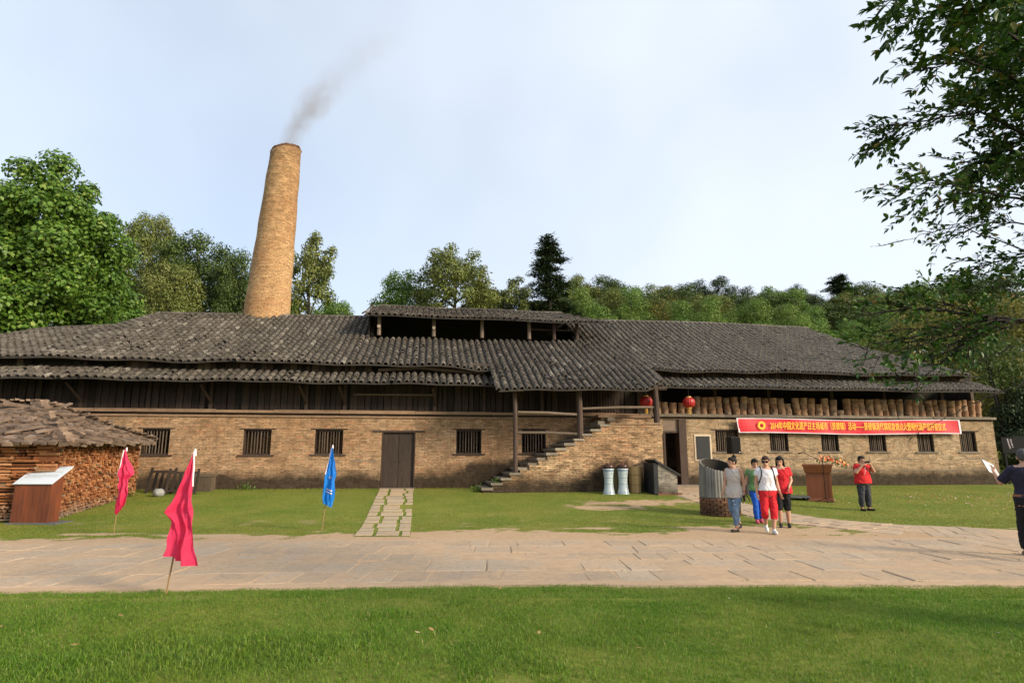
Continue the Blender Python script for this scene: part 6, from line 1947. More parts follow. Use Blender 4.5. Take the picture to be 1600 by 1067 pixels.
limb([(1800, 400), (1640, 230), (1530, 175), (1440, 190), (1385, 196)], [B_, 5.1, 5.0, 4.9, 4.9], 0.018, 0.9, 0.070, 24, 0.30)
limb([(1800, 380), (1660, 180), (1560, 110), (1500, 95), (1430, 112)], [B_, 5.0, 4.7, 4.6, 4.6], 0.018, 0.9, 0.072, 22, 0.28)
limb([(1800, 350), (1660, 120), (1560, 40), (1460, 22), (1400, 42)], [B_, 4.9, 4.5, 4.4, 4.4], 0.020, 0.9, 0.075, 22, 0.28)
limb([(1800, 330), (1660, 60), (1560, -30), (1450, -15), (1385, 2)], [B_, 4.7, 4.2, 4.1, 4.1], 0.020, 0.9, 0.075, 18, 0.26)
limb([(1800, 330), (1680, 100), (1620, 20), (1560, -10), (1520, -20)], [B_, 4.6, 4.0, 3.9, 3.9], 0.02, 0.95, 0.085, 24, 0.30)
limb([(1800, 360), (1690, 200), (1620, 150), (1560, 150), (1510, 170)], [B_, 5.2, 5.3, 5.4, 5.4], 0.018, 0.95, 0.075, 24, 0.32)
limb([(1800, 380), (1690, 280), (1630, 250), (1570, 250), (1520, 270)], [B_, 5.2, 5.4, 5.5, 5.5], 0.018, 0.95, 0.072, 24, 0.32)
limb([(1800, 350), (1700, 90), (1640, 60), (1590, 70), (1540, 90)], [B_, 5.4, 5.6, 5.8, 5.8], 0.018, 0.95, 0.08, 26, 0.34)
limb([(1800, 440), (1680, 370), (1600, 350), (1540, 348), (1480, 352)], [B_, 5.1, 5.0, 5.0, 5.0], 0.012, 0.6, 0.058, 16, 0.26)
limb([(1800, 450), (1680, 400), (1600, 392), (1500, 352), (1440, 368), (1385, 382)], [B_, 4.9, 4.8, 4.8, 4.8, 4.8], 0.009, 0.35, 0.050, 9, 0.14, 0)
limb([(1800, 455), (1690, 410), (1610, 400), (1550, 410), (1500, 428)], [B_, 5.2, 5.2, 5.2, 5.2], 0.012, 0.85, 0.058, 22, 0.26)
limb([(1800, 455), (1690, 430), (1610, 440), (1560, 448), (1520, 455)], [B_, 5.0, 5.0, 5.0, 5.0], 0.010, 0.85, 0.058, 18, 0.24)
for k in range(11):
    ex, ey = rb_.uniform(1500, 1600), rb_.uniform(-20, 330)
    limb([(1800, 380), (1700, (380 + 2 * ey) / 3 - 30), (1650, ey - 15), (ex + 40, ey - 10), (ex, ey + 10)], [B_, rb_.uniform(4.6, 5.8), rb_.uniform(4.5, 6.0), rb_.uniform(4.5, 6.0), rb_.uniform(4.5, 6.0)], 0.012, 0.95, 0.072, 15, 0.30)
# the dark lower bough and its fan of twigs
limb([(1800, 470), (1680, 492), (1600, 502), (1545, 497), (1480, 485), (1420, 482), (1350, 492)], [B_, 5.0, 4.8, 4.7, 4.6, 4.6, 4.6], 0.030, 0.55, 0.056, 30, 0.24, 1)
for (ex, ey, dn) in ((1395, 590, .6), (1430, 596, .5), (1370, 560, .6), (1460, 570, .45), (1365, 520, .6), (1480, 540, .35), (1420, 535, .6), (1350, 545, .5), (1500, 560, .3), (1450, 520, .4), (1445, 455, .5), (1400, 452, .6)):
    x0, y0 = rb_.uniform(1545, 1600), rb_.uniform(497, 508)
    limb([(x0, y0), ((x0 * 2 + ex) / 3, y0 + (ey - y0) * 0.25), ((x0 + 2 * ex) / 3, y0 + (ey - y0) * 0.6), (ex + 12, ey - 3), (ex, ey)], [4.76, 4.65, 4.6, 4.6, 4.6], 0.0075, min(0.9, dn + 0.3), 0.056, 14, 0.20, 0)
limb([(1800, 500), (1680, 560), (1600, 598), (1540, 622), (1480, 650), (1425, 683)], [B_, 5.0, 4.9, 4.9, 4.9, 4.9], 0.009, 0.0, 0.05, 4, 0.08, 0)
limb([(1585, 540), (1540, 560), (1500, 575), (1440, 600), (1415, 625)], [4.9, 4.9, 4.9, 4.9, 4.9], 0.006, 0.15, 0.05, 5, 0.10, 0)
arr = lambda X: np.array([list(q) for q in X])
def long_leaf(P, D, N, L, asp=0.50):
    """a pointed oval leaf of six faces folded along the midrib"""
    n = len(P)
    D = D / np.linalg.norm(D, axis=1, keepdims=True)
    S = np.cross(D, N); S /= np.linalg.norm(S, axis=1, keepdims=True); U = np.cross(S, D); L = L[:, None]
    v = np.zeros((n, 8, 3))
    for k, (a, w, h) in enumerate(((0.0, 0, 0), (0.25, .42, .05), (0.62, .40, .05), (1.0, 0, -.10), (0.62, -.40, .05), (0.25, -.42, .05), (0.25, 0, 0.0), (0.62, 0, -0.03))):
        v[:, k] = P + D * L * a + S * L * w * asp + U * L * h
    b = np.arange(n)[:, None] * 8
    f = np.concatenate([b + np.array([q]) for q in ((0, 1, 6), (1, 2, 7), (1, 7, 6), (2, 3, 7), (3, 4, 7), (4, 5, 6), (4, 6, 7), (5, 0, 6))], 0)
    return v.reshape(-1, 3), f
v, f = long_leaf(arr(LP), arr(LD), arr(LN), np.array(LS))
link('leaves', np_mesh('leaves', v, f, M['leaf_branch'], True), nt)
wm_ = MB()
for pts, rs_ in wood: wm_.tube(pts, rs_, 4 if rs_[0] < 0.006 else 7, caps=False)
wm_.build('branches', M['dark_bark'], nt, True)
# ------------------------------------------------------------------ people
def cloth(name, c, rough=0.8, fold=0.5, scale=14.0):
    t = NT(name)
    nz = t.noise(t.mapping(t.obj(), (1, 1, 0.55)), scale, 4, 0.6)
    t.color(t.mix(t.ramp(nz, [(0.3, 0.0), (0.7, 1.0)]), c, tuple(x * 0.82 for x in c)))
    t.rough(rough, 0.25); t.bump(nz, fold, 0.02); M[name] = t.mat
    return t.mat
t = NT('skin'); nz = t.noise(t.obj(), 30.0, 3); t.color(t.mix(nz, (0.50, 0.285, 0.185), (0.43, 0.235, 0.15))); t.rough(0.5, 0.4)
t.b.inputs['Subsurface Weight'].default_value = 0.08; t.b.inputs['Subsurface Radius'].default_value = (0.01, 0.004, 0.002); M['skin'] = t.mat
simple('hair', (0.008, 0.006, 0.005), (0.014, 0.011, 0.009), 40.0, 0.6, 0.6, (4, 4, 0.6), spec=0.2)
simple('brown_hair', (0.030, 0.016, 0.010), (0.055, 0.030, 0.018), 40.0, 0.6, 0.6, (4, 4, 0.6), spec=0.2)
simple('grey_hair', (0.035, 0.034, 0.034), (0.07, 0.068, 0.066), 50.0, 0.6, 0.6, spec=0.4)
cloth('linen_grey', (0.50, 0.46, 0.42)); cloth('denim', (0.13, 0.20, 0.30), 0.85); cloth('green_knit', (0.13, 0.27, 0.10)); cloth('royal_blue', (0.015, 0.10, 0.50))
cloth('white_cotton', (0.72, 0.71, 0.74)); cloth('red_cotton', (0.60, 0.020, 0.030)); cloth('red_tee', (0.56, 0.020, 0.022)); cloth('black_cotton', (0.012, 0.012, 0.013)); cloth('charcoal', (0.045, 0.046, 0.055)); cloth('navy', (0.020, 0.020, 0.040)); cloth('trouser_black', (0.011, 0.012, 0.018))
simple('shoe_black', (0.012, 0.011, 0.012), None, 20.0, 0.5); simple('shoe_white', (0.72, 0.72, 0.70), None, 20.0, 0.6); simple('shoe_pink', (0.62, 0.10, 0.17), None, 20.0, 0.6); simple('shoe_tan', (0.20, 0.14, 0.085), None, 20.0, 0.7)
simple('eye_dark', (0.008, 0.006, 0.005), None, 10.0, 0.3); simple('lips', (0.38, 0.11, 0.09), None, 10.0, 0.5); simple('leather', (0.22, 0.085, 0.035), None, 10.0, 0.5); simple('paper_white', (0.75, 0.74, 0.72), None, 10.0, 0.7); simple('card_tan', (0.42, 0.30, 0.17), None, 10.0, 0.8)
simple('bag_grey', (0.20, 0.17, 0.165), None, 10.0, 0.7)

def capsule(m, a, b, ra, rb, n=12, flat=1.0):
    """a closed round cone from a to b with rounded ends"""
    a, b = Vector(a), Vector(b)
    d = (b - a); L = d.length
    d = d / L if L > 1e-6 else Vector((0, 0, 1))
    pts, rs_ = [], []
    for k in (90, 60, 30):
        t_ = math.radians(k); pts.append(a - d * ra * math.sin(t_)); rs_.append(max(0.002, ra * math.cos(t_)))
    for k in range(5): pts.append(a.lerp(b, k / 4)); rs_.append(ra + (rb - ra) * k / 4)
    for k in (30, 60, 90):
        t_ = math.radians(k); pts.append(b + d * rb * math.sin(t_)); rs_.append(max(0.002, rb * math.cos(t_)))
    m.tube(pts, rs_, n)
def rings(m, rr, n=20):
    """closed loft through ellipses (centre, rx, ry, turn)"""
    vs = []
    for (c, rx, ry, tw) in rr:
        for k in range(n):
            a = 2 * math.pi * k / n
            x, y = rx * math.cos(a), ry * math.sin(a)
            vs.append((c[0] + x * math.cos(tw) - y * math.sin(tw), c[1] + x * math.sin(tw) + y * math.cos(tw), c[2]))
    fs = [(i*n + k, i*n + (k+1) % n, (i+1)*n + (k+1) % n, (i+1)*n + k) for i in range(len(rr) - 1) for k in range(n)]
    fs += [tuple(range(n-1, -1, -1)), tuple((len(rr)-1)*n + k for k in range(n))]
    m.add(vs, fs)
def ball(m, c, r, n=12):
    rx, ry, rz = r if hasattr(r, '__len__') else (r, r, r)
    rr = []
    for k in range(9):
        t_ = math.pi * k / 8 - math.pi / 2
        rr.append(((c[0], c[1], c[2] + rz * math.sin(t_)), max(0.001, rx * math.cos(t_)), max(0.001, ry * math.cos(t_)), 0))
    rings(m, rr, n)
def fuse(name, m, mat, parent, voxel=0.008, smooth=4, fold=0.0):
    """melt overlapping closed pieces into one continuous surface"""
    o = m.build(name, mat)
    md = o.modifiers.new('r', 'REMESH'); md.mode = 'VOXEL'; md.voxel_size = voxel; md.use_smooth_shade = True
    ms_ = o.modifiers.new('s', 'SMOOTH'); ms_.factor = 0.5; ms_.iterations = smooth
    dg = bpy.context.evaluated_depsgraph_get()
    me = bpy.data.meshes.new_from_object(o.evaluated_get(dg))
    old = o.data; bpy.data.objects.remove(o); bpy.data.meshes.remove(old)
    me.materials.clear(); me.materials.append(mat)
    if fold > 0:                     # creases: slanting ripples pushed along the surface normal
        n = len(me.vertices)
        co = np.zeros(n * 3); me.vertices.foreach_get('co', co); co = co.reshape(-1, 3)
        no = np.zeros(n * 3); me.vertices.foreach_get('normal', no); no = no.reshape(-1, 3)
        a = co[:, 2] * 9 + co[:, 0] * 7; b = co[:, 0] * 16 + co[:, 1] * 13 + co[:, 2] * 4
        w_ = fbm(a, b, (len(name) * 13) % 97, 3) - 0.5
        w2 = np.abs(fbm(co[:, 2] * 16 + co[:, 1] * 8, co[:, 0] * 10 - co[:, 2] * 6, 5, 2) - 0.5)
        co += no * (fold * (w_ * 1.6 - w2 * 1.2 + 0.15))[:, None]
        me.vertices.foreach_set('co', co.ravel()); me.update()
    return link(name, me, parent)

def hand(m, w, d, side, curl=0.6, palm_n=None):
    """palm and five fingers from wrist w pointing along d; side = +1/-1 thumb direction"""
    w, d = Vector(w), Vector(d).normalized()
    s = Vector(side); s = (s - d * s.dot(d)).normalized()      # across the palm, towards the thumb
    nrm = d.cross(s)
    pc = w + d * 0.045
    for q in (-0.5, 0, 0.5): capsule(m, w + s * 0.026 * q, w + d * 0.085 + s * 0.040 * q * 1.4, 0.016, 0.013, 8)
    for i, L in enumerate((0.068, 0.076, 0.070, 0.055)):
        b = w + d * 0.082 + s * (0.034 - i * 0.0235)
        k = b + d * L * 0.5 * math.cos(curl * 0.5) - nrm * L * 0.5 * math.sin(curl * 0.5)
        e = k + d * L * 0.5 * math.cos(curl * 1.4) - nrm * L * 0.5 * math.sin(curl * 1.4)
        capsule(m, b, k, 0.0088, 0.0082, 8); capsule(m, k, e, 0.0082, 0.0070, 8)
    tb = w + d * 0.025 + s * 0.030
    tk = tb + d * 0.035 + s * 0.026 - nrm * 0.008
    te = tk + d * 0.032 + s * 0.006 - nrm * 0.010
    capsule(m, tb, tk, 0.011, 0.0095, 8); capsule(m, tk, te, 0.0095, 0.008, 8)

def foot_shape(m, ank, toe, r=0.04, infl=0.0):
    ank, toe = Vector(ank), Vector(toe)
    d = (toe - ank); heel = ank - Vector((d.x, d.y, 0)).normalized() * 0.035 + Vector((0, 0, -0.045))
    capsule(m, ank, heel, r * 0.9 + infl, r * 0.85 + infl, 10)
    midp = ank.lerp(toe, 0.6) + Vector((0, 0, -0.008))
    capsule(m, heel, midp, r * 0.85 + infl, r * 0.82 + infl, 10)
    capsule(m, midp, toe, r * 0.82 + infl, r * 0.62 + infl, 10)

class Person:
    """joints in metres for a standing height of about 1.60, facing -y; scaled by the root"""
    def __init__(self, p, rz, H, label, J, build=1.0, torso_turn=0.0, head=(0, 0), group=None, skin='skin', waist=1.0, hip=1.0, bust=1.0):
        self.root = empty('person', p, rz); self.root.scale = (H / 1.62,) * 3
        tag(self.root, label, 'person', group)
        self.J = {k: Vector(v) for k, v in J.items()}
        self.b = build; self.tt = torso_turn; self.head = head; self.skin = M[skin]
        self.wa, self.hi, self.bu = waist, hip, bust
    def torso_rings(self, f=0.0, z0=0.78, z1=1.36, scoop=None):
        J = self.J; b = self.b
        pel, ch, nk = J['pelvis'], J['chest'], J['neck']
        def cen(z):
            if z <= 1.16: t_ = (z - 0.86) / 0.30; return pel.lerp(ch, max(-0.3, t_))
            t_ = (z - 1.16) / 0.20; return ch.lerp(nk, min(1.0, t_))
        tab = [(0.74, .150 * self.hi, .105 * self.hi), (0.80, .168 * self.hi, .118 * self.hi), (0.88, .168 * self.hi, .115 * self.hi), (0.96, .142 * self.wa, .098 * self.wa), (1.03, .132 * self.wa, .092 * self.wa), (1.10, .142 * self.wa, .100 * self.wa), (1.17, .155 * self.bu, .116 * self.bu), (1.24, .160 * self.bu, .110), (1.30, .158, .092), (1.335, .120, .075), (1.36, .075, .062), (1.40, .050, .050)]
        zs = [q[0] for q in tab]
        out = []
        n = 16
        for k in range(n + 1):
            z = z0 + (z1 - z0) * k / n
            rx = float(np.interp(z, zs, [q[1] for q in tab])) * b + f; ry = float(np.interp(z, zs, [q[2] for q in tab])) * b + f
            c = cen(z); out.append(((c.x, c.y, z + (c.z - (pel.z + (z - 0.86)) if False else 0)), rx, ry, self.tt * max(0, (z - 0.9) / 0.4)))
        return out
    def body(self, curl_l=0.5, curl_r=0.5, thumb_l=(0, -1, 0), thumb_r=(0, -1, 0), hd_l=None, hd_r=None):
        J, b = self.J, self.b; m = MB()
        rings(m, self.torso_rings(0.0, 0.76, 1.40))
        capsule(m, J['neck'] + Vector((0, 0.005, -0.03)), J['head'] + Vector((0, 0.02, -0.05)), 0.050 * (b ** 0.5), 0.047, 12)
        for s in 'lr':
            sh, el, wr, hp, kn, an, to = (J[k + s] for k in ('sh', 'el', 'wr', 'hp', 'kn', 'an', 'to'))
            capsule(m, J['neck'].lerp(sh, 0.35) + Vector((0, 0, -0.03)), sh, 0.055 * b, 0.052 * b, 12)
            capsule(m, sh, el, 0.046 * b, 0.036 * b, 12); capsule(m, el, wr, 0.036 * b, 0.024 * (b ** 0.5), 12)
            capsule(m, hp, kn, 0.082 * b, 0.054 * b, 14); capsule(m, kn, kn.lerp(an, 0.35), 0.052 * b, 0.052 * b, 12); capsule(m, kn.lerp(an, 0.35), an, 0.052 * b, 0.034 * (b ** 0.5), 12)
            foot_shape(m, an, to, 0.036)
            hd = (hd_l if s == 'l' else hd_r) or (wr - el)
            hand(m, wr, hd, thumb_l if s == 'l' else thumb_r, curl_l if s == 'l' else curl_r)
        # head: skull, jaw, nose, ears, turned as a whole
        h = J['head']; ty, tp = self.head
        R = Matrix.Rotation(ty, 3, 'Z') @ Matrix.Rotation(tp, 3, 'X')
        hm = MB()
        ball(hm, (0, 0.012, 0.02), (0.074, 0.092, 0.098), 16); ball(hm, (0, -0.022, -0.045), (0.055, 0.062, 0.062), 14); ball(hm, (0, -0.04, -0.08), (0.030, 0.035, 0.028), 10)
        capsule(hm, (0, -0.082, 0.012), (0, -0.098, -0.022), 0.008, 0.013, 8)
        for s in (-1, 1): ball(hm, (s * 0.076, 0.012, -0.008), (0.012, 0.020, 0.032), 8)
        ball(hm, (0, -0.082, -0.058), (0.022, 0.012, 0.009), 8)
        m.add([R @ Vector(v_) + h for v_ in hm.v], hm.f)
        self.R = R
        self.bd = fuse('body', m, self.skin, self.root, 0.0072, 3)
        for s in (-1, 1):
            e = MB(); ball(e, (0, 0, 0), (0.013, 0.006, 0.0065), 8); eo = e.build('eye', M['eye_dark'], self.root, True)
            eo.location = h + R @ Vector((s * 0.032, -0.079, 0.008)); eo.rotation_euler = R.to_euler()
            br = MB(); br.obox((0, 0, 0), (0.034, 0.006, 0.006)); bo = br.build('eyebrow', M['hair'], self.root); bo.location = h + R @ Vector((s * 0.033, -0.083, 0.032)); bo.rotation_euler = R.to_euler()
        mo = MB(); ball(mo, (0, 0, 0), (0.022, 0.006, 0.007), 8); mo_ = mo.build('mouth', M['lips'], self.root, True); mo_.location = h + R @ Vector((0, -0.0905, -0.055)); mo_.rotation_euler = R.to_euler()
        return self
    def hairdo(self, kind, mat='hair'):
        h, R = self.J['head'], self.R; m = MB()
        ball(m, (0, 0.026, 0.032), (0.084, 0.094, 0.098), 18)
        if kind == 'bun':
            ball(m, (0, 0.065, 0.125), (0.052, 0.052, 0.048), 12); ball(m, (0, -0.03, 0.075), (0.070, 0.055, 0.045), 12)
        if kind == 'short':
            ball(m, (0, -0.02, 0.080), (0.078, 0.072, 0.048), 14); ball(m, (0.0, 0.055, -0.02), (0.074, 0.055, 0.075), 14)
            for s in (-1, 1): ball(m, (s * 0.074, 0.012, 0.015), (0.016, 0.040, 0.045), 10)
            ball(m, (0.02, -0.062, 0.070), (0.058, 0.030, 0.026), 10)
        if kind == 'tied':
            ball(m, (0, -0.03, 0.075), (0.072, 0.055, 0.042), 12); ball(m, (0, 0.10, 0.0), (0.045, 0.035, 0.05), 12); capsule(m, (0, 0.11, 0.0), (0.0, 0.12, -0.13), 0.03, 0.012, 10)
        if kind == 'long':
            ball(m, (0, -0.022, 0.080), (0.080, 0.070, 0.045), 14)
            for s in (-1, 1):
                capsule(m, (s * 0.072, 0.0, 0.05), (s * 0.082, 0.012, -0.13), 0.026, 0.026, 10); capsule(m, (s * 0.082, 0.012, -0.12), (s * 0.088, 0.0, -0.25), 0.026, 0.012, 10)
            capsule(m, (0, 0.075, 0.0), (0, 0.075, -0.20), 0.062, 0.045, 12)
        if kind == 'man':
            ball(m, (0, 0.03, 0.045), (0.080, 0.090, 0.086), 14); ball(m, (0, 0.06, -0.01), (0.072, 0.05, 0.055), 12)
        mm_ = MB(); mm_.add([R @ Vector(v_) + h for v_ in m.v], m.f)
        o = fuse('hair', mm_, M[mat], self.root, 0.009, 2)
        # keep the face clear of hair
        return o
    def shirt(self, name, mat, z0, sleeve, f=0.014, neck=1.345, flare=0.0, sh_f=0.012):
        J, b = self.J, self.b; m = MB()
        rr = self.torso_rings(f, z0, neck)
        if flare:
            n = len(rr); rr = [(c, rx + flare * max(0, 1 - k / (n * 0.45)), ry + flare * max(0, 1 - k / (n * 0.45)), tw) for k, (c, rx, ry, tw) in enumerate(rr)]
        rings(m, rr)
        for s in 'lr':
            sh, el = J['sh' + s], J['el' + s]
            capsule(m, J['neck'].lerp(sh, 0.55) + Vector((0, 0, -0.045)), sh + Vector((0, 0, -0.004)) - (Vector((0, 0, 0)) if sleeve > 0 else (sh - J['neck']) * 0.22), 0.055 * b + f * 0.6, (0.050 if sleeve > 0 else 0.044) * b + sh_f, 12)
            if sleeve > 0:
                m.tube([sh, sh.lerp(el, sleeve * 0.5), sh.lerp(el, min(1, sleeve))] + ([el.lerp(J['wr' + s], sleeve - 1)] if sleeve > 1 else []), [0.050 * b + sh_f, 0.050 * b + sh_f + 0.003, 0.047 * b + sh_f + 0.004] + ([0.036 * b + sh_f] if sleeve > 1 else []), 12)
        return fuse(name, m, M[mat], self.root, 0.009, 4, 0.016)
    def trousers(self, name, mat, cover, f=0.012, top=0.98, hemf=0.0, knee=0.0):
        """cover: 1 = to the knee, 2 = to the ankle"""
        J, b = self.J, self.b; m = MB()
        rings(m, self.torso_rings(f * 0.8, 0.77, top))
        for s in 'lr':
            hp, kn, an = J['hp' + s], J['kn' + s], J['an' + s]
            capsule(m, hp, kn, 0.085 * b + f, 0.058 * b + f + knee, 14)
            if cover > 1:
                e = kn.lerp(an, cover - 1)
                m.tube([kn, kn.lerp(e, 0.5), e], [0.057 * b + f + knee, 0.055 * b + f + hemf * 0.5, (0.052 - 0.014 * (cover - 1)) * b + f + hemf], 14)
        return fuse(name, m, M[mat], self.root, 0.009, 4, 0.016)
    def shoes(self, mat, low=False):
        for s in 'lr':
            m = MB(); foot_shape(m, self.J['an' + s] + Vector((0, 0, -0.035 if low else -0.01)), self.J['to' + s], 0.036, 0.010)
            fuse('shoe', m, M[mat], self.root, 0.008, 2)
    def add(self, name, m, mat, smooth=False):
        return m.build(name, M[mat], self.root, smooth)

def stance(**kw):
    J = dict(pelvis=(0, 0, 0.86), chest=(0, -0.005, 1.16), neck=(0, 0.01, 1.36), head=(0, -0.015, 1.485),
             shl=(0.162, 0.01, 1.305), shr=(-0.162, 0.01, 1.305), ell=(0.205, 0.03, 1.05), elr=(-0.205, 0.03, 1.05), wrl=(0.215, -0.03, 0.83), wrr=(-0.215, -0.03, 0.83),
             hpl=(0.082, 0, 0.80), hpr=(-0.082, 0, 0.80), knl=(0.085, -0.02, 0.44), knr=(-0.085, -0.02, 0.44), anl=(0.085, 0.02, 0.085), anr=(-0.085, 0.02, 0.085), tol=(0.10, -0.15, 0.028), tor=(-0.10, -0.15, 0.028))
    J.update(kw); return J

def gpt(x, y): return Vector((x, y, gz(x, y)))
GRP = 'women walking together past the display kiln'
# woman in a pale sleeveless blouse and torn jeans, striding, head turned towards the kiln
P1 = Person(gpt(4.84, 13.75), math.radians(-46), 1.58, 'person in loose pale grey sleeveless blouse and ripped jeans looking back at the kiln',
    stance(head=(-0.01, -0.01, 1.485), knl=(0.07, -0.13, 0.46), anl=(0.05, -0.10, 0.085), tol=(0.03, -0.27, 0.03), knr=(-0.08, 0.02, 0.44), anr=(-0.05, 0.24, 0.16), tor=(-0.06, 0.13, 0.03),
           ell=(0.20, 0.07, 1.05), wrl=(0.215, 0.02, 0.82), elr=(-0.195, -0.02, 1.05), wrr=(-0.21, -0.11, 0.84)), head=(math.radians(-34), 0.02), group=GRP)
P1.body(0.7, 0.6); P1.hairdo('bun'); P1.shirt('blouse', 'linen_grey', 0.72, 0, 0.016, 1.34, 0.030); P1.trousers('jeans', 'denim', 1.86, 0.016, 0.95); P1.shoes('shoe_black', True)
rp_ = MB(); rj = random.Random(3)
for k in range(5): rp_.obox((0.070 + rj.uniform(-0.03, 0.03), -0.115 - 0.04 * (k < 3) - 0.028, 0.66 - k * 0.075), (rj.uniform(0.03, 0.05), 0.006, rj.uniform(0.012, 0.03)), Matrix.Rotation(rj.uniform(-.3, .3), 3, 'Y'))
P1.add('jean_rips', rp_, 'white_cotton')
m = MB(); m.tube([Vector((0.215, 0.005, 0.865)) + Vector((0.030 * math.cos(a), 0.030 * math.sin(a), 0)) for a in [2 * math.pi * k / 12 for k in range(13)]], 0.006, 6); P1.add('bracelet', m, 'leather')
m = MB(); m.obox((0.235, -0.03, 0.72), (0.02, 0.075, 0.13), Matrix.Rotation(0.2, 3, 'X')); P1.add('held_phone', m, 'black_plastic')
m = MB(); m.hexa([(0.16, 0.10, 0.80), (0.26, 0.10, 0.80), (0.26, 0.17, 0.80), (0.16, 0.17, 0.80), (0.17, 0.10, 1.0), (0.25, 0.10, 1.0), (0.25, 0.16, 1.0), (0.17, 0.16, 1.0)]); P1.add('shoulder_bag', m, 'bag_grey')
# woman in green top and blue trousers
P2 = Person(gpt(5.98, 15.45), math.radians(-12), 1.54, 'person in green short-sleeved top and bright blue trousers with short black hair',
    stance(knl=(0.09, -0.02, 0.44), anl=(0.075, 0.10, 0.10), tol=(0.09, -0.05, 0.028), knr=(-0.06, -0.10, 0.45), anr=(-0.05, -0.10, 0.085), tor=(-0.05, -0.26, 0.03),
           elr=(-0.215, 0.05, 1.05), wrr=(-0.25, 0.0, 0.84), ell=(0.20, 0.05, 1.05), wrl=(0.20, -0.03, 0.84)), build=1.05, head=(math.radians(8), 0.25), group=GRP)
P2.body(); P2.hairdo('short'); P2.shirt('knit_top', 'green_knit', 0.80, 0.5, 0.018, 1.325, 0.012); P2.trousers('trousers', 'royal_blue', 1.95, 0.013, 0.95, 0.004); P2.shoes('shoe_pink')
m = MB(); m.tube([(-0.135, -0.06, 1.33), (-0.16, -0.08, 1.22), (-0.19, -0.05, 1.02), (-0.21, 0.0, 0.88)], 0.010, 6); P2.add('bag_strap', m, 'bag_grey')
m = MB(); ball(m, (-0.20, 0.05, 0.80), (0.05, 0.10, 0.11), 10); P2.add('hand_bag', m, 'bag_grey', True)
# woman in white tee and red capris, sunglasses, backpack straps
P3 = Person(gpt(5.40, 13.35), math.radians(-6), 1.60, 'person in white T-shirt, red cropped trousers and sunglasses walking in front',
    stance(knl=(0.09, -0.05, 0.45), anl=(0.06, -0.06, 0.085), tol=(0.06, -0.22, 0.03), knr=(-0.10, -0.05, 0.46), anr=(-0.02, 0.22, 0.16), tor=(-0.03, 0.10, 0.035),
           elr=(-0.215, 0.04, 1.05), wrr=(-0.225, -0.02, 0.83), ell=(0.215, 0.05, 1.05), wrl=(0.235, -0.06, 0.84)), build=1.06, head=(math.radians(-22), 0.12), group=GRP)
P3.body(); P3.hairdo('tied', 'brown_hair'); P3.shirt('tee_shirt', 'white_cotton', 0.885, 0.42, 0.022, 1.32); P3.trousers('capri_trousers', 'red_cotton', 1.42, 0.013, 0.93, 0.006, 0.004); P3.shoes('shoe_white')
R, h = P3.R, P3.J['head']
sg = MB()
for s in (-1, 1):
    t_ = MB(); ball(t_, (s * 0.036, -0.092, 0.008), (0.033, 0.012, 0.026), 10); sg.add([R @ Vector(q) + h for q in t_.v], t_.f)
    t_ = MB(); t_.tube([(s * 0.066, -0.085, 0.016), (s * 0.080, 0.01, 0.014)], 0.005, 5); sg.add([R @ Vector(q) + h for q in t_.v], t_.f)
P3.add('sunglasses', sg, 'eye_dark', True)
for s in (-1, 1):
    m = MB(); m.tube([(s * 0.105, 0.10, 1.33), (s * 0.118, 0.02, 1.385), (s * 0.118, -0.095, 1.31), (s * 0.132, -0.118, 1.20), (s * 0.168, -0.05, 1.06), (s * 0.165, 0.06, 0.99)], 0.013, 6); P3.add('backpack_strap', m, 'black_cotton')
m = MB(); rings(m, [((0, 0.17, 0.98), .11, .05, 0), ((0, 0.18, 1.05), .13, .065, 0), ((0, 0.18, 1.22), .13, .06, 0), ((0, 0.165, 1.33), .09, .04, 0)]); P3.add('backpack', m, 'black_cotton', True)
m = MB(); m.tube([Vector((0.235, -0.052, 0.865)) + Vector((0.028 * math.cos(a), 0.028 * math.sin(a), 0)) for a in [2 * math.pi * k / 12 for k in range(13)]], 0.007, 6); P3.add('wrist_watch', m, 'black_plastic')
# woman in red top and black shorts with long hair, behind
P4 = Person(gpt(6.22, 14.55), math.radians(-22), 1.60, 'person with long black hair in loose red top and black knee shorts',
    stance(knl=(0.09, -0.03, 0.44), anl=(0.10, 0.0, 0.085), tol=(0.11, -0.16, 0.03), knr=(-0.08, -0.08, 0.45), anr=(-0.08, -0.02, 0.085), tor=(-0.08, -0.18, 0.03),
           ell=(0.21, 0.0, 1.05), wrl=(0.15, -0.14, 0.90)), build=1.08, head=(math.radians(-12), 0.30), group=GRP)
P4.body(); P4.hairdo('long'); P4.shirt('blouse', 'red_cotton', 0.76, 0.62, 0.026, 1.31, 0.030); P4.trousers('shorts', 'black_cotton', 1.18, 0.018, 0.95); P4.shoes('shoe_black')
# woman taking a photograph
P5 = Person(gpt(10.20, 18.30), math.radians(8), 1.56, 'person in red printed T-shirt and grey trousers taking a photo on the lawn',
    stance(knl=(0.10, -0.02, 0.44), knr=(-0.11, -0.02, 0.44), anl=(0.125, 0.02, 0.085), anr=(-0.10, 0.02, 0.085), tol=(0.19, -0.12, 0.03), tor=(-0.12, -0.15, 0.03),
           ell=(0.30, -0.12, 1.15), wrl=(0.105, -0.24, 1.385), elr=(-0.27, -0.10, 1.12), wrr=(-0.085, -0.22, 1.375)), build=1.38, head=(0, 0.10), waist=1.16, hip=1.04)
P5.body(0.9, 0.9, (0, -0.2, 1), (0, -0.2, 1), (-0.55, -0.35, 0.55), (0.55, -0.35, 0.55)); P5.hairdo('short'); P5.shirt('tee_shirt', 'red_tee', 0.80, 0.55, 0.016, 1.335, 0.006); P5.trousers('trousers', 'charcoal', 1.9, 0.010, 0.93); P5.shoes('shoe_black', True)
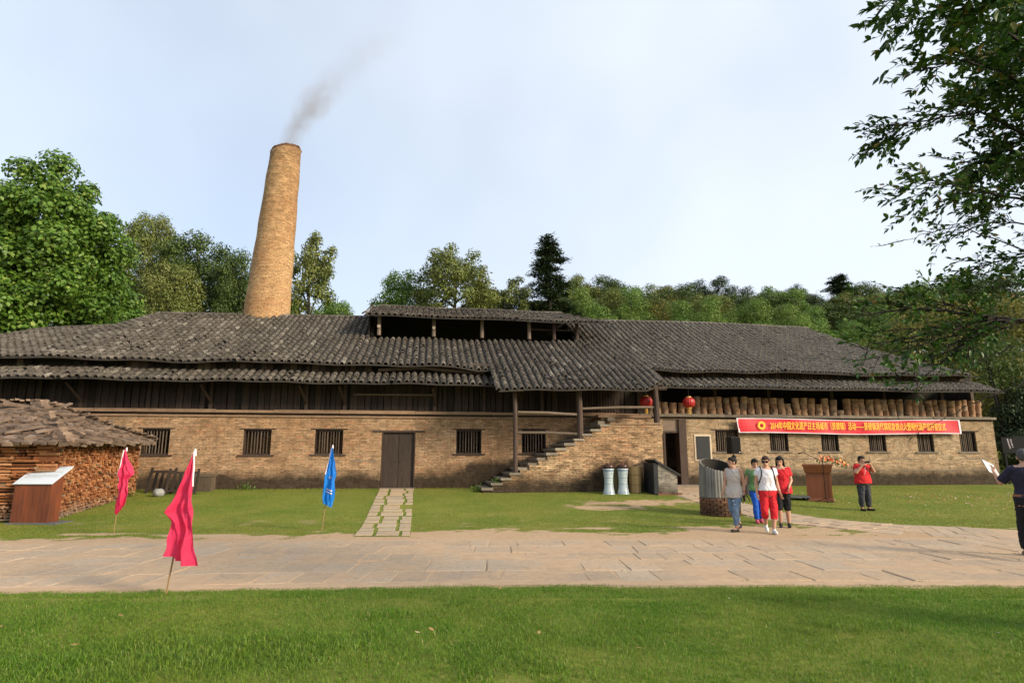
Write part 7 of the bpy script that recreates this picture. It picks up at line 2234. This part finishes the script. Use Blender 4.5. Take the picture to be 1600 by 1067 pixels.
m = MB(); m.box(-0.075, 0.075, -0.305, -0.27, 1.41, 1.46); m.tube([(0.02, -0.305, 1.435), (0.02, -0.335, 1.435)], 0.022, 10); P5.add('camera', m, 'black_plastic')
m = MB(); m.tube([(-0.10, -0.02, 1.36), (-0.06, -0.15, 1.31), (0.08, -0.20, 1.19), (0.19, -0.12, 1.06)], 0.012, 6); P5.add('camera_strap', m, 'black_cotton')
pr = MB(); rj = random.Random(9)
simple('print_pale', (0.60, 0.42, 0.44), (0.55, 0.30, 0.32), 30.0, 0.8)
for k in range(26):
    x, z = rj.gauss(0.0, 0.065), 1.15 + rj.gauss(0, 0.035)
    if abs(x) > 0.14: continue
    y = -0.155 * math.sqrt(max(0.05, 1 - (x / 0.225) ** 2)) - 0.022
    pr.obox((x, y, z), (rj.uniform(0.02, 0.05), 0.006, rj.uniform(0.012, 0.03)), Matrix.Rotation(x * 1.5, 3, 'Z'))
P5.add('shirt_print', pr, 'print_pale')
# man walking away at the edge, holding up a paper
P6 = Person(gpt(8.18, 10.0), math.radians(150), 1.70, 'person in navy shirt and black trousers striding off with an open paper in hand',
    stance(head=(0, -0.03, 1.485), knl=(0.09, -0.20, 0.48), anl=(0.09, -0.26, 0.085), tol=(0.10, -0.42, 0.03), knr=(-0.04, 0.08, 0.44), anr=(0.06, 0.42, 0.22), tor=(0.05, 0.38, 0.06),
           ell=(0.31, -0.10, 1.10), wrl=(0.36, -0.28, 1.27), elr=(-0.24, 0.05, 1.06), wrr=(-0.18, -0.16, 1.02)), build=1.12, head=(math.radians(-10), 0.1))
P6.body(0.5, 0.5, (-1, 0, 0.3), (0, 0, 1), (0.15, -0.8, 0.45)); P6.hairdo('man', 'grey_hair'); P6.shirt('shirt', 'navy', 0.88, 0.9, 0.018, 1.345); P6.trousers('trousers', 'trouser_black', 1.93, 0.016, 0.97, 0.008); P6.shoes('shoe_tan')
m = MB(); rings(m, [(c, rx + 0.006, ry + 0.006, tw) for (c, rx, ry, tw) in P6.torso_rings(0.016, 0.90, 0.935)]); P6.add('belt', m, 'leather')
pa = empty('paper_sheet', (0, 0, 0)); pa.parent = None
hw = P6.root.matrix_basis.copy()
bpy.context.view_layer.update()
wpos = P6.root.matrix_world @ Vector((0.375, -0.36, 1.33))
pa.location = wpos; pa.rotation_euler = (math.radians(48), math.radians(24), math.radians(8))
pa.scale = (0.85, 0.85, 0.85)
tag(pa, 'white printed folder of papers held up by the man in navy', 'paper')
MB().box(-0.13, 0.13, -0.20, 0.14, 0.0, 0.006).build('sheet', M['paper_white'], pa)
MB().box(-0.135, 0.135, -0.16, 0.15, -0.012, -0.001).build('backing_card', M['card_tan'], pa)
m = MB()
for k in range(6): m.box(-0.10, 0.10 - 0.03 * (k % 3), 0.08 - k * 0.042, 0.092 - k * 0.042, 0.0062, 0.0075)
m.build('printed_lines', M['pale_ink'], pa)
